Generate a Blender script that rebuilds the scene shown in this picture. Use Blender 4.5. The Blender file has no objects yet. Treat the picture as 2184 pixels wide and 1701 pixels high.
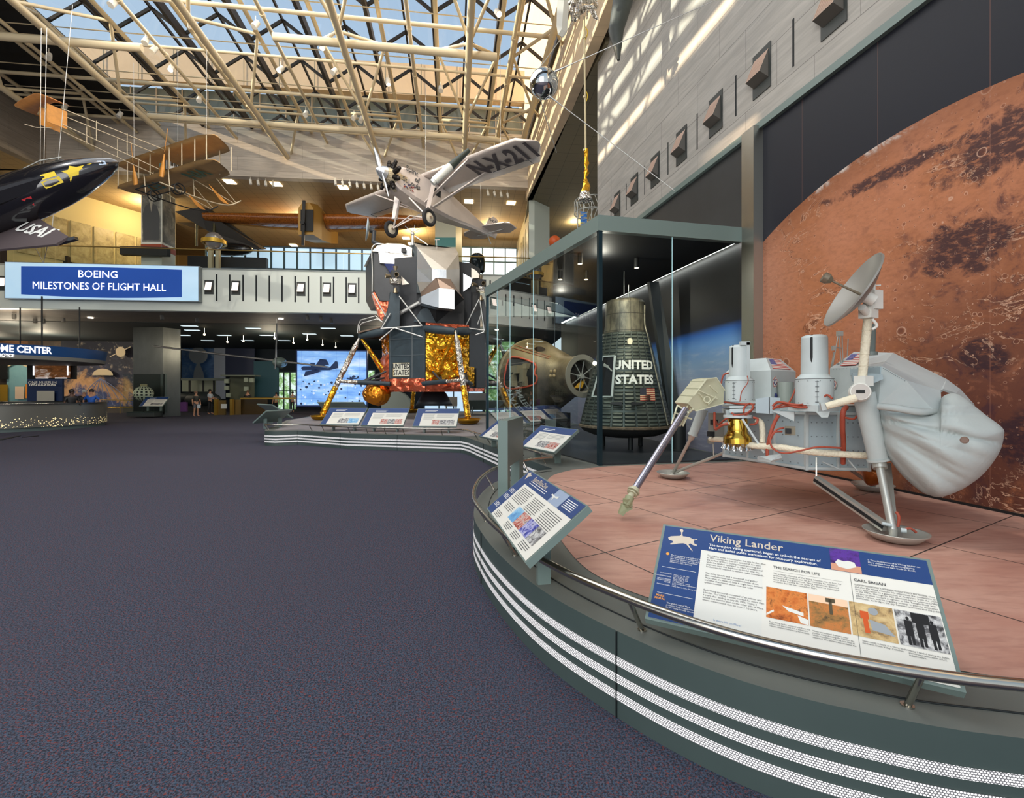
import bpy, math, random
from mathutils import Vector as V, Matrix
from math import sin, cos, pi, sqrt, radians as R
rnd = random.Random(7)
sc = bpy.context.scene
COL = sc.collection
# ---------------------------------------------------------------- camera
H = 1.7
cd = bpy.data.cameras.new('camera'); cam = bpy.data.objects.new('camera', cd); COL.objects.link(cam)
cam.location = (0, 0, H); cam.rotation_euler = (pi/2, 0, 0)
cd.sensor_width = 36; cd.lens = 1000/2184*36; cd.shift_y = -17.5/2184; cd.clip_start = .05; cd.clip_end = 400
sc.camera = cam
# ---------------------------------------------------------------- world, sun, exposure
sc.view_settings.view_transform = 'Standard'; sc.view_settings.look = 'None'
sc.view_settings.gamma = 1; sc.view_settings.exposure = 0.35; sc.view_settings.use_curve_mapping = False
w = bpy.data.worlds.new('sky'); sc.world = w; w.use_nodes = True
nt = w.node_tree; nt.nodes.clear()
tc = nt.nodes.new('ShaderNodeTexCoord'); sx = nt.nodes.new('ShaderNodeSeparateXYZ'); rp = nt.nodes.new('ShaderNodeValToRGB')
bg = nt.nodes.new('ShaderNodeBackground'); ou = nt.nodes.new('ShaderNodeOutputWorld')
nt.links.new(tc.outputs['Generated'], sx.inputs[0]); nt.links.new(sx.outputs['Z'], rp.inputs[0])
nt.links.new(rp.outputs[0], bg.inputs[0]); nt.links.new(bg.outputs[0], ou.inputs[0])
rp.color_ramp.elements[0].position = 0; rp.color_ramp.elements[0].color = (.80, .84, .86, 1)
rp.color_ramp.elements[1].position = .8; rp.color_ramp.elements[1].color = (.42, .55, .72, 1)
e_ = rp.color_ramp.elements.new(.45); e_.color = (.56, .68, .80, 1)
bg.inputs[1].default_value = .85
def lamp(name, kind, loc, power, color=(1, 1, 1), size=.2, aim=None, blend=.5, angle=60):
    l = bpy.data.lights.new(name, kind); l.energy = power; l.color = color
    o = bpy.data.objects.new(name, l); COL.objects.link(o); o.location = loc
    if kind == 'AREA': l.size = size
    elif kind != 'SUN': l.shadow_soft_size = size
    if kind == 'SPOT': l.spot_size = R(angle); l.spot_blend = blend
    if aim is not None:
        o.rotation_euler = (V(aim)-V(loc)).to_track_quat('-Z', 'Y').to_euler()
    return o
sun = lamp('sun', 'SUN', (0, 0, 30), 12, (1, .74, .48), aim=(.88*30, .20*30, 30-.30*30)); sun.data.angle = R(.6)
WARM = (1, .80, .55); WHITE = (1, .95, .88)
# entrance windows behind the viewer, gallery and lobby ceilings, spotlights on the trusses
lamp('entrance_window_light', 'AREA', (-7, -8.5, 7), 1700, (1, .975, .94), 12, aim=(-5, 8, 3))
lamp('skylight_light', 'AREA', (-8, 12, 15.3), 1250, (1, .97, .93), 14, aim=(-8, 12.1, 0))
for x_, y_, p_ in ((-22, 28, 240), (-14, 31, 300), (-7, 33, 300), (-1.5, 32, 180), (-29, 20, 220), (6, 21, 160), (4, 30, 140)): lamp('gallery_lamp', 'POINT', (x_, y_, 12.3), p_, (1, .78, .45), .3)
for x_, y_, p_ in ((-31, 29, 240), (-34, 34, 340), (-40, 36, 200), (-17, 33, 190), (-9, 33, 160), (-2, 31, 120), (-26, 24, 160)): lamp('lobby_lamp', 'POINT', (x_, y_, 4.7), p_, (1, .85, .62), .25)
for a_, t_, p_, an_ in (((-5, 13, 14.6), (-3.5, 21, 4), 1350, 34), ((-2, 4, 14.6), (3.2, 5.2, 1.2), 1000, 30), ((-7, 10, 13.5), (-4, 20, 11), 900, 40), ((-1, 3, 14.4), (4.6, 6.5, 3.0), 450, 45), ((-9, 6, 14.6), (-12, 24.5, 7.5), 3800, 62), ((-3, 6, 14.6), (-1, 25, 7.5), 1800, 40), ((-14, 8, 14.4), (-9.5, 12, 7), 500, 40), ((-3, 8, 14.4), (2.5, 11, 2), 500, 30)): lamp('truss_spot', 'SPOT', a_, p_, (1, .93, .82), .15, aim=t_, angle=an_)
for t_ in (8.9, 12.5): lamp('case_lamp', 'POINT', ((1.6+.2*(t_ < 10)-.25*(t_ > 10)), t_+.4, 4.2), 20, (1, .9, .75), .015)
for a_, t_ in (((-.3, 12.0, 4.25), (.6, 12.6, 2.3)), ((.9, 10.2, 4.25), (1.3, 12, 2.2)), ((2.2, 8.9, 4.25), (2.4, 10.2, 2.0)), ((2.6, 8.6, 4.3), (3.9, 10.2, 1.6)), ((1.6, 10.6, 4.3), (3.6, 12, 1.6))): lamp('case_fill_spot', 'SPOT', a_, 110, (1, .88, .68), .03, aim=t_, angle=70)  # added fill: brightens the capsules and, in place of the strip, the Earth mural
sc.cycles.max_bounces = 7; sc.cycles.diffuse_bounces = 3; sc.cycles.glossy_bounces = 3; sc.cycles.transmission_bounces = 5
sc.cycles.transparent_max_bounces = 12; sc.cycles.caustics_reflective = False; sc.cycles.caustics_refractive = False
sc.cycles.sample_clamp_indirect = 4; sc.cycles.use_denoising = True

def Pd(px, py, D):            # point seen at a place of the photograph, D metres deep
    return V(((px-1092)/1000*D, D, H-(py-833)/1000*D))
def Pz(px, py, z):            # the same, at a height
    D = (H-z)*1000/(py-833); return Pd(px, py, D)
WB = V((.98, .199, 0)); WA = V((-.199, .98, 0))   # across the hall / down the right wall
def Pw(px, py, off=0):        # on the right wall
    D = (5.875-off)/(.98*(px-1092)/1000+.199); return Pd(px, py, D)
# ---------------------------------------------------------------- materials
MATS = {}
def nodes(name):
    m = bpy.data.materials.new(name); m.use_nodes = True; n = m.node_tree; n.nodes.clear()
    o = n.nodes.new('ShaderNodeOutputMaterial'); b = n.nodes.new('ShaderNodeBsdfPrincipled'); n.links.new(b.outputs[0], o.inputs[0])
    return m, n, b, o
class NG:                      # small node-graph helper
    def __init__(s, n): s.n = n
    def put(s, sock, v):
        if hasattr(v, 'links') or isinstance(v, bpy.types.NodeSocket): s.n.links.new(v, sock)
        elif v is not None: sock.default_value = v
    def m(s, op, a, b=None, c=None):
        x = s.n.nodes.new('ShaderNodeMath'); x.operation = op
        for i, q in enumerate((a, b, c)):
            if q is not None: s.put(x.inputs[i], q)
        return x.outputs[0]
    def mix(s, f, a, b):
        x = s.n.nodes.new('ShaderNodeMix'); x.data_type = 'RGBA'
        s.put(x.inputs[0], f)
        for i, q in ((6, a), (7, b)): s.put(x.inputs[i], (*q, 1) if isinstance(q, tuple) and len(q) == 3 else q)
        return x.outputs[2]
    def obj(s):
        return s.n.nodes.new('ShaderNodeTexCoord').outputs['Object']
    def xyz(s, v):
        x = s.n.nodes.new('ShaderNodeSeparateXYZ'); s.n.links.new(v, x.inputs[0]); return x.outputs
    def comb(s, a, b, c=0.):
        x = s.n.nodes.new('ShaderNodeCombineXYZ')
        for i, q in enumerate((a, b, c)): s.put(x.inputs[i], q)
        return x.outputs[0]
    def mapv(s, v, scale=(1, 1, 1), rot=(0, 0, 0), loc=(0, 0, 0)):
        x = s.n.nodes.new('ShaderNodeMapping'); s.n.links.new(v, x.inputs[0])
        x.inputs['Scale'].default_value = scale; x.inputs['Rotation'].default_value = rot; x.inputs['Location'].default_value = loc
        return x.outputs[0]
    def noise(s, v, scale, detail=3, rough=.5, dist=0):
        x = s.n.nodes.new('ShaderNodeTexNoise'); s.put(x.inputs['Vector'], v); x.inputs['Scale'].default_value = scale
        x.inputs['Detail'].default_value = detail; x.inputs['Roughness'].default_value = rough; x.inputs['Distortion'].default_value = dist
        return x.outputs[0]
    def vor(s, v, scale, feature='F1', out='Distance', rand=1):
        x = s.n.nodes.new('ShaderNodeTexVoronoi'); x.feature = feature; s.put(x.inputs['Vector'], v)
        x.inputs['Scale'].default_value = scale; x.inputs['Randomness'].default_value = rand
        return x.outputs[out]
    def ramp(s, f, stops, interp='LINEAR'):
        x = s.n.nodes.new('ShaderNodeValToRGB'); s.put(x.inputs[0], f); cr = x.color_ramp; cr.interpolation = interp
        cr.elements[0].position = stops[0][0]; cr.elements[0].color = (*stops[0][1], 1)
        cr.elements[1].position = stops[-1][0]; cr.elements[1].color = (*stops[-1][1], 1)
        for p, c in stops[1:-1]: e = cr.elements.new(p); e.color = (*c, 1)
        return x.outputs[0]
    def sm(s, v, a, b):        # smoothstep 0..1
        x = s.n.nodes.new('ShaderNodeMapRange'); x.interpolation_type = 'SMOOTHSTEP'; s.put(x.inputs[0], v)
        x.inputs[1].default_value = a; x.inputs[2].default_value = b; return x.outputs[0]
    def bump(s, h, st, d=.01):
        x = s.n.nodes.new('ShaderNodeBump'); s.put(x.inputs['Height'], h); x.inputs['Strength'].default_value = st; x.inputs['Distance'].default_value = d
        return x.outputs[0]
def mat(name, c, rough=.5, metal=0, var=0, vs=3, bump=0, bs=20, emit=0, coat=0, alpha=1, spec=.5, stretch=None):
    if name in MATS: return MATS[name]
    m, n, b, o = nodes(name); g = NG(n)
    b.inputs['Roughness'].default_value = rough; b.inputs['Metallic'].default_value = metal
    b.inputs['Base Color'].default_value = (*c, 1); b.inputs['Specular IOR Level'].default_value = spec
    if coat: b.inputs['Coat Weight'].default_value = coat
    if alpha < 1: b.inputs['Alpha'].default_value = alpha
    v = None
    if var or bump:
        v = g.obj()
        if stretch: v = g.mapv(v, stretch)
    if var:
        f = g.noise(v, vs, 4, .6)
        n.links.new(g.mix(g.sm(f, .3, .7), tuple(max(0, x*(1-var)) for x in c), tuple(min(1, x*(1+var)) for x in c)), b.inputs['Base Color'])
    if bump: n.links.new(g.bump(g.noise(v, bs, 3), bump, .02), b.inputs['Normal'])
    if emit: b.inputs['Emission Color'].default_value = (*c, 1); b.inputs['Emission Strength'].default_value = emit
    MATS[name] = m; return m
def foil(name, c, rough=.22, scale=5, st=1.0, metal=1, d=.12):
    if name in MATS: return MATS[name]
    m, n, b, o = nodes(name); g = NG(n); v = g.obj()
    w1 = g.vor(g.mapv(v, (1, 1, 1)), scale, 'F1'); w2 = g.vor(v, scale*2.7, 'F1'); 
    h = g.m('ADD', g.m('MULTIPLY', w1, 1.0), g.m('MULTIPLY', w2, .35))
    n.links.new(g.bump(h, st, d), b.inputs['Normal'])
    b.inputs['Base Color'].default_value = (*c, 1); b.inputs['Metallic'].default_value = metal; b.inputs['Roughness'].default_value = rough
    MATS[name] = m; return m
def glass(name, tint=(.9, .96, .95), refl=.12, trans=1.0, rough=.0):
    m = bpy.data.materials.new(name); m.use_nodes = True; n = m.node_tree; n.nodes.clear()
    o = n.nodes.new('ShaderNodeOutputMaterial'); t = n.nodes.new('ShaderNodeBsdfTransparent'); gl = n.nodes.new('ShaderNodeBsdfGlossy')
    t.inputs[0].default_value = (*tint, 1); gl.inputs['Roughness'].default_value = rough
    mx = n.nodes.new('ShaderNodeMixShader'); fr = n.nodes.new('ShaderNodeLayerWeight'); fr.inputs[0].default_value = refl
    k_ = n.nodes.new('ShaderNodeMath'); k_.operation = 'MULTIPLY'; k_.inputs[1].default_value = .45; n.links.new(fr.outputs['Fresnel'], k_.inputs[0]); n.links.new(k_.outputs[0], mx.inputs[0]); n.links.new(t.outputs[0], mx.inputs[1]); n.links.new(gl.outputs[0], mx.inputs[2]); n.links.new(mx.outputs[0], o.inputs[0])
    MATS[name] = m; return m
# ---------------------------------------------------------------- geometry
ROOT = {}
class MB:
    def __init__(s): s.v = []; s.f = []; s.s = []; s.mi = []
    def add(s, vs, fs, smooth=False, mi=0):
        k = len(s.v); s.v += [V(p) for p in vs]
        for f in fs: s.f.append([k+i for i in f]); s.s.append(smooth); s.mi.append(mi)
        return s
    def obox(s, c, a, b, d, mi=0):      # centre and three half vectors
        c, a, b, d = V(c), V(a), V(b), V(d)
        p = [c+a*i+b*j+d*k for k in (-1, 1) for j in (-1, 1) for i in (-1, 1)]
        return s.add(p, [(0, 2, 3, 1), (4, 5, 7, 6), (0, 1, 5, 4), (2, 6, 7, 3), (0, 4, 6, 2), (1, 3, 7, 5)], mi=mi)
    def box(s, c, sz, rz=0, mi=0):
        return s.obox(c, V((cos(rz), sin(rz), 0))*sz[0]/2, V((-sin(rz), cos(rz), 0))*sz[1]/2, V((0, 0, sz[2]/2)), mi)
    def bar(s, p, q, w_, h, up=(0, 0, 1), mi=0):
        p, q = V(p), V(q); d = (q-p); up = V(up); x = d.cross(up)
        if x.length < 1e-6: x = d.cross(V((1, 0, 0)))
        x.normalize(); y = x.cross(d).normalized()
        return s.obox((p+q)/2, d/2, x*w_/2, y*h/2, mi)
    def tube(s, p, q, r, r2=None, n=10, cap=True, mi=0):
        p, q = V(p), V(q); r2 = r if r2 is None else r2
        z = (q-p).normalized(); x = z.orthogonal().normalized(); y = z.cross(x)
        A = [p+(x*cos(2*pi*i/n)+y*sin(2*pi*i/n))*r for i in range(n)]; B = [q+(x*cos(2*pi*i/n)+y*sin(2*pi*i/n))*r2 for i in range(n)]
        s.add(A+B, [(i, (i+1) % n, n+(i+1) % n, n+i) for i in range(n)], True, mi)
        if cap:
            if r > 0: s.add(A, [list(range(n))[::-1]], mi=mi)
            if r2 > 0: s.add(B, [list(range(n))], mi=mi)
        return s
    def pipe(s, pts, r, n=8, closed=False, sub=0, mi=0, cap=True):
        pts = [V(p) for p in pts]
        if sub: pts = crom(pts, sub, closed)
        m = len(pts); rings = []; up = None; rr = r if callable(r) else (lambda t: r)
        for i in range(m):
            a = pts[(i-1) % m] if (closed or i > 0) else pts[i]; b = pts[(i+1) % m] if (closed or i < m-1) else pts[i]
            t = (b-a).normalized()
            if up is None: up = t.orthogonal().normalized()
            up = (up-t*up.dot(t)).normalized(); y = t.cross(up); q = rr(i/max(1, m-1))
            rings.append([pts[i]+(up*cos(2*pi*k/n)+y*sin(2*pi*k/n))*q for k in range(n)])
        vs = [p for g_ in rings for p in g_]; fs = []
        for i in range(m if closed else m-1):
            j = (i+1) % m
            for k in range(n): fs.append((i*n+k, i*n+(k+1) % n, j*n+(k+1) % n, j*n+k))
        s.add(vs, fs, True, mi)
        if cap and not closed: s.add(rings[0], [list(range(n))[::-1]], mi=mi); s.add(rings[-1], [list(range(n))], mi=mi)
        return s
    def lathe(s, prof, o=(0, 0, 0), ax=(0, 0, 1), n=24, smooth=True, mi=0, a0=0, a1=2*pi, xd=None):
        o = V(o); z = V(ax).normalized(); x = V(xd).normalized() if xd else (V((1, 0, 0)) if abs(z.z) > .99 else z.orthogonal().normalized()); y = z.cross(x)
        full = abs(a1-a0-2*pi) < 1e-6; k = n if full else n+1
        for (r1, h1), (r2, h2) in zip(prof, prof[1:]):
            A = [o+z*h1+(x*cos(a0+(a1-a0)*i/n)+y*sin(a0+(a1-a0)*i/n))*r1 for i in range(k)]
            B = [o+z*h2+(x*cos(a0+(a1-a0)*i/n)+y*sin(a0+(a1-a0)*i/n))*r2 for i in range(k)]
            s.add(A+B, [(i, (i+1) % k, k+(i+1) % k, k+i) for i in range(n)], smooth, mi)
        return s
    def slathe(s, prof, o=(0, 0, 0), ax=(0, 0, 1), n=24, mi=0):   # smooth along the profile too
        o = V(o); z = V(ax).normalized(); x = V((1, 0, 0)) if abs(z.z) > .99 else z.orthogonal().normalized(); y = z.cross(x); m = len(prof)
        vs = [o+z*h+(x*cos(2*pi*i/n)+y*sin(2*pi*i/n))*r for r, h in prof for i in range(n)]
        return s.add(vs, [(j*n+i, j*n+(i+1) % n, (j+1)*n+(i+1) % n, (j+1)*n+i) for j in range(m-1) for i in range(n)], True, mi)
    def poly(s, pts, mi=0): return s.add(pts, [list(range(len(pts)))], mi=mi)
    def extr(s, pts, vec, mi=0):        # polygon extruded by a vector
        pts = [V(p) for p in pts]; vec = V(vec); n = len(pts); q = [p+vec for p in pts]
        s.add(pts, [list(range(n))[::-1]], mi=mi); s.add(q, [list(range(n))], mi=mi)
        return s.add(pts+q, [(i, (i+1) % n, n+(i+1) % n, n+i) for i in range(n)], mi=mi)
    def prism(s, xy, z0, z1, mi=0): return s.extr([(x, y, z0) for x, y in xy], (0, 0, z1-z0), mi)
    def ball(s, c, r, sc_=(1, 1, 1), nu=20, nv=12, mi=0):
        c = V(c); vs = []; fs = []
        for j in range(nv+1):
            for i in range(nu):
                a = 2*pi*i/nu; b = pi*j/nv; vs.append(c+V((r*sin(b)*cos(a)*sc_[0], r*sin(b)*sin(a)*sc_[1], r*cos(b)*sc_[2])))
        for j in range(nv):
            for i in range(nu): fs.append((j*nu+i, (j+1)*nu+i, (j+1)*nu+(i+1) % nu, j*nu+(i+1) % nu))
        return s.add(vs, fs, True, mi)
    def torus(s, c, r, t, ax=(0, 0, 1), n=28, k=8, mi=0):
        z = V(ax).normalized(); x = z.orthogonal().normalized(); y = z.cross(x)
        return s.pipe([V(c)+(x*cos(2*pi*i/n)+y*sin(2*pi*i/n))*r for i in range(n)], t, k, True, mi=mi)
    def grid(s, P, smooth=True, mi=0, closed=False):
        m, n = len(P), len(P[0]); fs = []
        for i in range(m-1):
            for j in range(n if closed else n-1): fs.append((i*n+j, i*n+(j+1) % n, (i+1)*n+(j+1) % n, (i+1)*n+j))
        return s.add([p for r_ in P for p in r_], fs, smooth, mi)
    def skin(s, secs, smooth=True, mi=0, cap=True):   # loft closed sections
        s.grid(secs, smooth, mi, True)
        if cap: s.add(secs[0], [list(range(len(secs[0])))[::-1]], mi=mi); s.add(secs[-1], [list(range(len(secs[-1])))], mi=mi)
        return s
    def text(s, t, O, X, Y, size, align='CENTER', depth=0, bold=0, mi=0, sx_=1, line=1.0, lift=.002):
        X = V(X).normalized(); Y = V(Y).normalized(); N = X.cross(Y); O = V(O)
        cu = bpy.data.curves.new('t', 'FONT'); cu.body = t; cu.size = size; cu.align_x = align; cu.align_y = 'CENTER'; cu.offset = bold
        cu.resolution_u = 2; cu.space_line = line; cu.extrude = depth/2; cu.fill_mode = 'FRONT' if not depth else 'BOTH'
        ob = bpy.data.objects.new('t', cu); me = bpy.data.meshes.new_from_object(ob)
        k = [O+X*v.co.x*sx_+Y*v.co.y+N*(v.co.z+depth/2+lift) for v in me.vertices]
        s.add(k, [list(p.vertices) for p in me.polygons], mi=mi)
        bpy.data.objects.remove(ob); bpy.data.curves.remove(cu); bpy.data.meshes.remove(me); return s
    def build(s, name, m, parent=None, world=True, label=None):
        me = bpy.data.meshes.new(name); vs = s.v
        M = ROOT.get(parent.name) if parent else None
        if M is not None and world: vs = [M @ p for p in vs]
        me.from_pydata([tuple(p) for p in vs], [], s.f)
        for x in (m if isinstance(m, (list, tuple)) else [m]): me.materials.append(x)
        me.polygons.foreach_set('use_smooth', s.s); me.polygons.foreach_set('material_index', s.mi); me.update()
        o = bpy.data.objects.new(name, me); COL.objects.link(o)
        if parent: o.parent = parent; ROOT[o.name] = ROOT.get(parent.name, Matrix())
        if label: o['label'] = label
        return o
def crom(P, k, closed=False):
    out = []; n = len(P)
    for i in range(n if closed else n-1):
        a = P[(i-1) % n] if (closed or i > 0) else P[i]; b = P[i]; c = P[(i+1) % n]; d = P[(i+2) % n] if (closed or i+2 < n) else c
        for j in range(k):
            t = j/k; out.append(.5*((2*b)+(c-a)*t+(2*a-5*b+4*c-d)*t*t+(3*b-a-3*c+d)*t**3))
    if not closed: out.append(P[-1])
    return out
def thing(name, label, cat, loc=(0, 0, 0), rz=0, group=None):
    o = bpy.data.objects.new(name, None); COL.objects.link(o); o.location = loc; o.rotation_euler = (0, 0, rz); o.empty_display_size = .1
    o['label'] = label; o['category'] = cat
    if group: o['group'] = group
    ROOT[o.name] = (Matrix.Translation(V(loc)) @ Matrix.Rotation(rz, 4, 'Z')).inverted(); return o
def tag(o, label, cat, group=None, kind=None):
    o['label'] = label; o['category'] = cat
    if group: o['group'] = group
    if kind: o['kind'] = kind
    return o
def struct(o): o['kind'] = 'structure'; return o
KIDS = {}
def dup(root, loc=None, rz=None, label=None, group=None):
    if not KIDS:
        pass
    def cp(o, par):
        c = o.copy(); COL.objects.link(c)
        if par: c.parent = par
        for ch in [x for x in bpy.data.objects if x.parent == o and x != c]: cp(ch, c)
        return c
    c = cp(root, None)
    if loc is not None: c.location = loc
    if rz is not None: c.rotation_euler = (0, 0, rz)
    if label: c['label'] = label
    if group: c['group'] = group
    return c
def local():                   # builder in a thing's own space
    return MB()
def c8(r, g, b):
    f = lambda x: (x/255/12.92 if x <= 10 else ((x/255+.055)/1.055)**2.4)
    return (f(r), f(g), f(b))
def dot(g, v, d):
    x = g.n.nodes.new('ShaderNodeVectorMath'); x.operation = 'DOT_PRODUCT'; g.n.links.new(v, x.inputs[0]); x.inputs[1].default_value = d
    return x.outputs['Value']
def lines(g, t, pitch, width, off=0.):      # 1 on thin lines every pitch metres
    f = g.m('FRACT', g.m('DIVIDE', g.m('ADD', t, off), pitch)); a = g.m('ABSOLUTE', g.m('SUBTRACT', f, .5))
    return g.m('GREATER_THAN', a, .5-width/pitch/2)
def stone(name, c, ux=(1, 0, 0), bl=1.5, bh=.75):
    m, n, b, o = nodes(name); g = NG(n); v = g.obj(); x, y, z = g.xyz(v); u = dot(g, v, ux)
    p = g.comb(g.m('MULTIPLY', u, .55), g.m('MULTIPLY', z, 5.0), 0.)
    f = g.noise(p, 1.6, 7, .62, .6); f2 = g.noise(g.comb(u, g.m('MULTIPLY', z, 26.), 1.), 1.2, 3, .5)
    row = g.m('FLOOR', g.m('DIVIDE', z, bh)); tone = g.n.nodes.new('ShaderNodeTexWhiteNoise')
    col_ = g.m('FLOOR', g.m('DIVIDE', g.m('ADD', u, g.m('MULTIPLY', row, bl/2)), bl))
    n.links.new(g.comb(row, col_, 0.), tone.inputs['Vector'])
    base = g.mix(g.sm(f, .3, .75), tuple(x*.82 for x in c), tuple(min(1, x*1.12) for x in c))
    base = g.mix(g.m('MULTIPLY', g.sm(f2, .5, .75), .25), base, tuple(x*.5 for x in c))
    base = g.mix(g.m('MULTIPLY', tone.outputs[0], .12), base, tuple(x*.6 for x in c))
    j = g.m('MAXIMUM', lines(g, z, bh, .012), lines(g, g.m('ADD', u, g.m('MULTIPLY', row, bl/2)), bl, .008))
    n.links.new(g.mix(g.m('MULTIPLY', j, .75), base, tuple(x*.25 for x in c)), b.inputs['Base Color'])
    b.inputs['Roughness'].default_value = .55; return m
TRAV = stone('travertine_side', c8(178, 173, 165), tuple(WA))
BD = V((.9958, .0914, 0)); BN = V((.0914, -.9958, 0))
TRAVB = stone('travertine_front', c8(196, 182, 164), tuple(BD), 2.2, .7)
TRAVW = stone('travertine_warm', c8(222, 196, 160), (0, 1, 0), 2.2, .9)
# carpet
m, n, b, o = nodes('carpet'); g = NG(n); v = g.obj()
sp = g.noise(v, 95, 2, .75); s2 = g.noise(g.mapv(v, loc=(3, 7, 1)), 66, 2, .7); s3 = g.noise(g.mapv(v, loc=(9, 2, 5)), 110, 1, .5); big = g.noise(v, .6, 4)
c0 = g.mix(g.sm(sp, .42, .6), c8(46, 49, 59), c8(88, 91, 106))
c0 = g.mix(g.m('MULTIPLY', g.sm(s2, .56, .64), .8), c0, c8(132, 66, 58)); c0 = g.mix(g.m('MULTIPLY', g.sm(s3, .57, .66), .75), c0, c8(58, 92, 118))
c0 = g.mix(g.m('MULTIPLY', g.sm(s3, .36, .3), .6), c0, c8(24, 24, 30))
n.links.new(g.mix(g.m('MULTIPLY', g.sm(big, .35, .7), .25), c0, c8(74, 72, 82)), b.inputs['Base Color']); b.inputs['Roughness'].default_value = 1
b.inputs['Specular IOR Level'].default_value = .1
n.links.new(g.bump(g.noise(v, 160, 2), .25, .006), b.inputs['Normal']); CARPET = m
mb = MB(); mb.add([(-70, -10, 0), (30, -10, 0), (30, 60, 0), (-70, 60, 0)], [(0, 1, 2, 3)]); struct(mb.build('floor', CARPET))
# pink tiles of the Mars deck
m, n, b, o = nodes('mars_tile'); g = NG(n); v = g.obj()
f = g.noise(g.mapv(v, (1, 2.2, 1), (0, 0, -.4)), 1.1, 6, .6); f2 = g.noise(g.mapv(v, (1, 5, 1), (0, 0, -.15)), 4, 5, .6)
base = g.mix(g.sm(f, .3, .7), c8(186, 136, 120), c8(212, 168, 150)); base = g.mix(g.m('MULTIPLY', g.sm(f2, .45, .75), .5), base, c8(158, 110, 98))
u = dot(g, v, (.866, .5, 0)); vv = dot(g, v, (-.5, .866, 0))
u0 = 2*.866+5.06*.5; v0 = -2*.5+5.06*.866
j = g.m('MAXIMUM', lines(g, u, 1.22, .012, .61-u0+1.22*20), lines(g, vv, 1.22, .012, .61-v0+1.22*20))
n.links.new(g.mix(j, base, c8(52, 50, 48)), b.inputs['Base Color']); b.inputs['Roughness'].default_value = .42; PINK = m
APRON = mat('deck_grey', c8(108, 112, 106), .5, var=.05, vs=2, bump=.05, bs=200)
LILAC = mat('deck_lilac', c8(150, 144, 146), .55, var=.14, vs=.7)
FASC = mat('fascia_green', c8(64, 77, 75), .45, var=.04, vs=3)
TEAL = mat('paint_teal', c8(112, 129, 124), .4)
STEEL = mat('brushed_steel', c8(168, 166, 158), .28, 1, stretch=(1, 1, 30), bump=.04, bs=40)
DSTEEL = mat('dark_steel', c8(92, 94, 92), .35, .9, var=.15, vs=.8, stretch=(1, 1, .4))
RAIL = mat('rail_steel', c8(190, 186, 176), .2, 1)
BLACK = mat('matt_black', c8(14, 15, 17), .6)
WHITEP = mat('white_paint', c8(222, 222, 214), .5)
SLITM = mat('slot_dark', c8(14, 22, 24), .7)
NAVY = mat('navy_print', c8(26, 62, 118), .45); PAPER = mat('cream_print', c8(226, 224, 214), .5); INK = mat('ink', c8(70, 72, 74), .6)
WINK = mat('white_ink', c8(235, 236, 232), .5); LBLUE = mat('blue_print', c8(46, 104, 172), .45); OCHRE = mat('ochre_ink', c8(236, 160, 66), .5)
EDGE = [(4.6, 1.12), (3.2, 1.42), (2.5, 1.55), (1.854, 1.685), (1.62, 1.736), (1.397, 1.814), (1.16, 1.92), (.913, 2.08), (.64, 2.336), (.312, 2.745), (.083, 3.15), (-.12, 3.65), (-.258, 4.1), (-.37, 4.6), (-.405, 5.15), (-.37, 5.75), (-.25, 6.35), (-.02, 6.85), (.3, 7.25), (.66, 7.5)]
E2 = [V((.66, 7.5, 0)), V((-1.14, 12.4, 0)), V((-1.4, 12.85, 0)), V((-4.79, 13.7, 0)), V((-6.75, 14.75, 0)), V((-7.3, 14.45, 0)), V((-7.7, 14.6, 0)), V((-7.95, 15.1, 0)), V((-8.4, 16.6, 0)), V((-9.6, 20, 0)), V((-10.3, 27.5, 0)), V((1.5, 28, 0)), V((1.1, 24.6, 0))]
EC = crom([V((x, y, 0)) for x, y in EDGE], 8)
DZ = .45
deck = [(p.x, p.y) for p in EC]+[(p.x, p.y) for p in E2[1:]]
wr = lambda Y: ((5.875-.199*Y)/.98, Y)
mb = MB(); mb.add([(x, y, DZ) for x, y in deck]+[(*wr(24.6), DZ), (*wr(.6), DZ)], [list(range(len(deck)+2))])
d_ = mb.build('exhibit_deck', APRON); struct(d_)
# lilac floor under the lunar module
mb = MB(); mb.add([(x, y, DZ+.004) for x, y in [(-1.3, 12.75), (-1.72, 13.2), (-4.72, 13.95), (-6.75, 15.0), (-7.5, 14.8), (-7.75, 15.6), (-9.4, 20), (-10.1, 27.2), (.6, 27.2), (.2, 15), (-.75, 13.25)]], [list(range(11))]); struct(mb.build('floor_moon_deck', LILAC))
PK = [(.95, 7.4), (.62, 6.95), (.45, 6.3), (.38, 5.5), (.36, 4.68), (.40, 4.0), (.49, 3.4), (.62, 3.08), (.80, 2.85), (1.1, 2.6), (1.5, 2.34), (1.9, 2.13), (2.3, 2.0), (3, 1.88), (4.4, 1.6)]
pk = crom([V((x, y, DZ+.004)) for x, y in PK], 5)
mb = MB(); k = pk+[V((*wr(1.6), DZ+.004)), V((*wr(8.3), DZ+.004)), V((1.6, 7.75, DZ+.004))]; mb.add(k, [list(range(len(k)))]); struct(mb.build('floor_mars_tiles', PINK))
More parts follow.
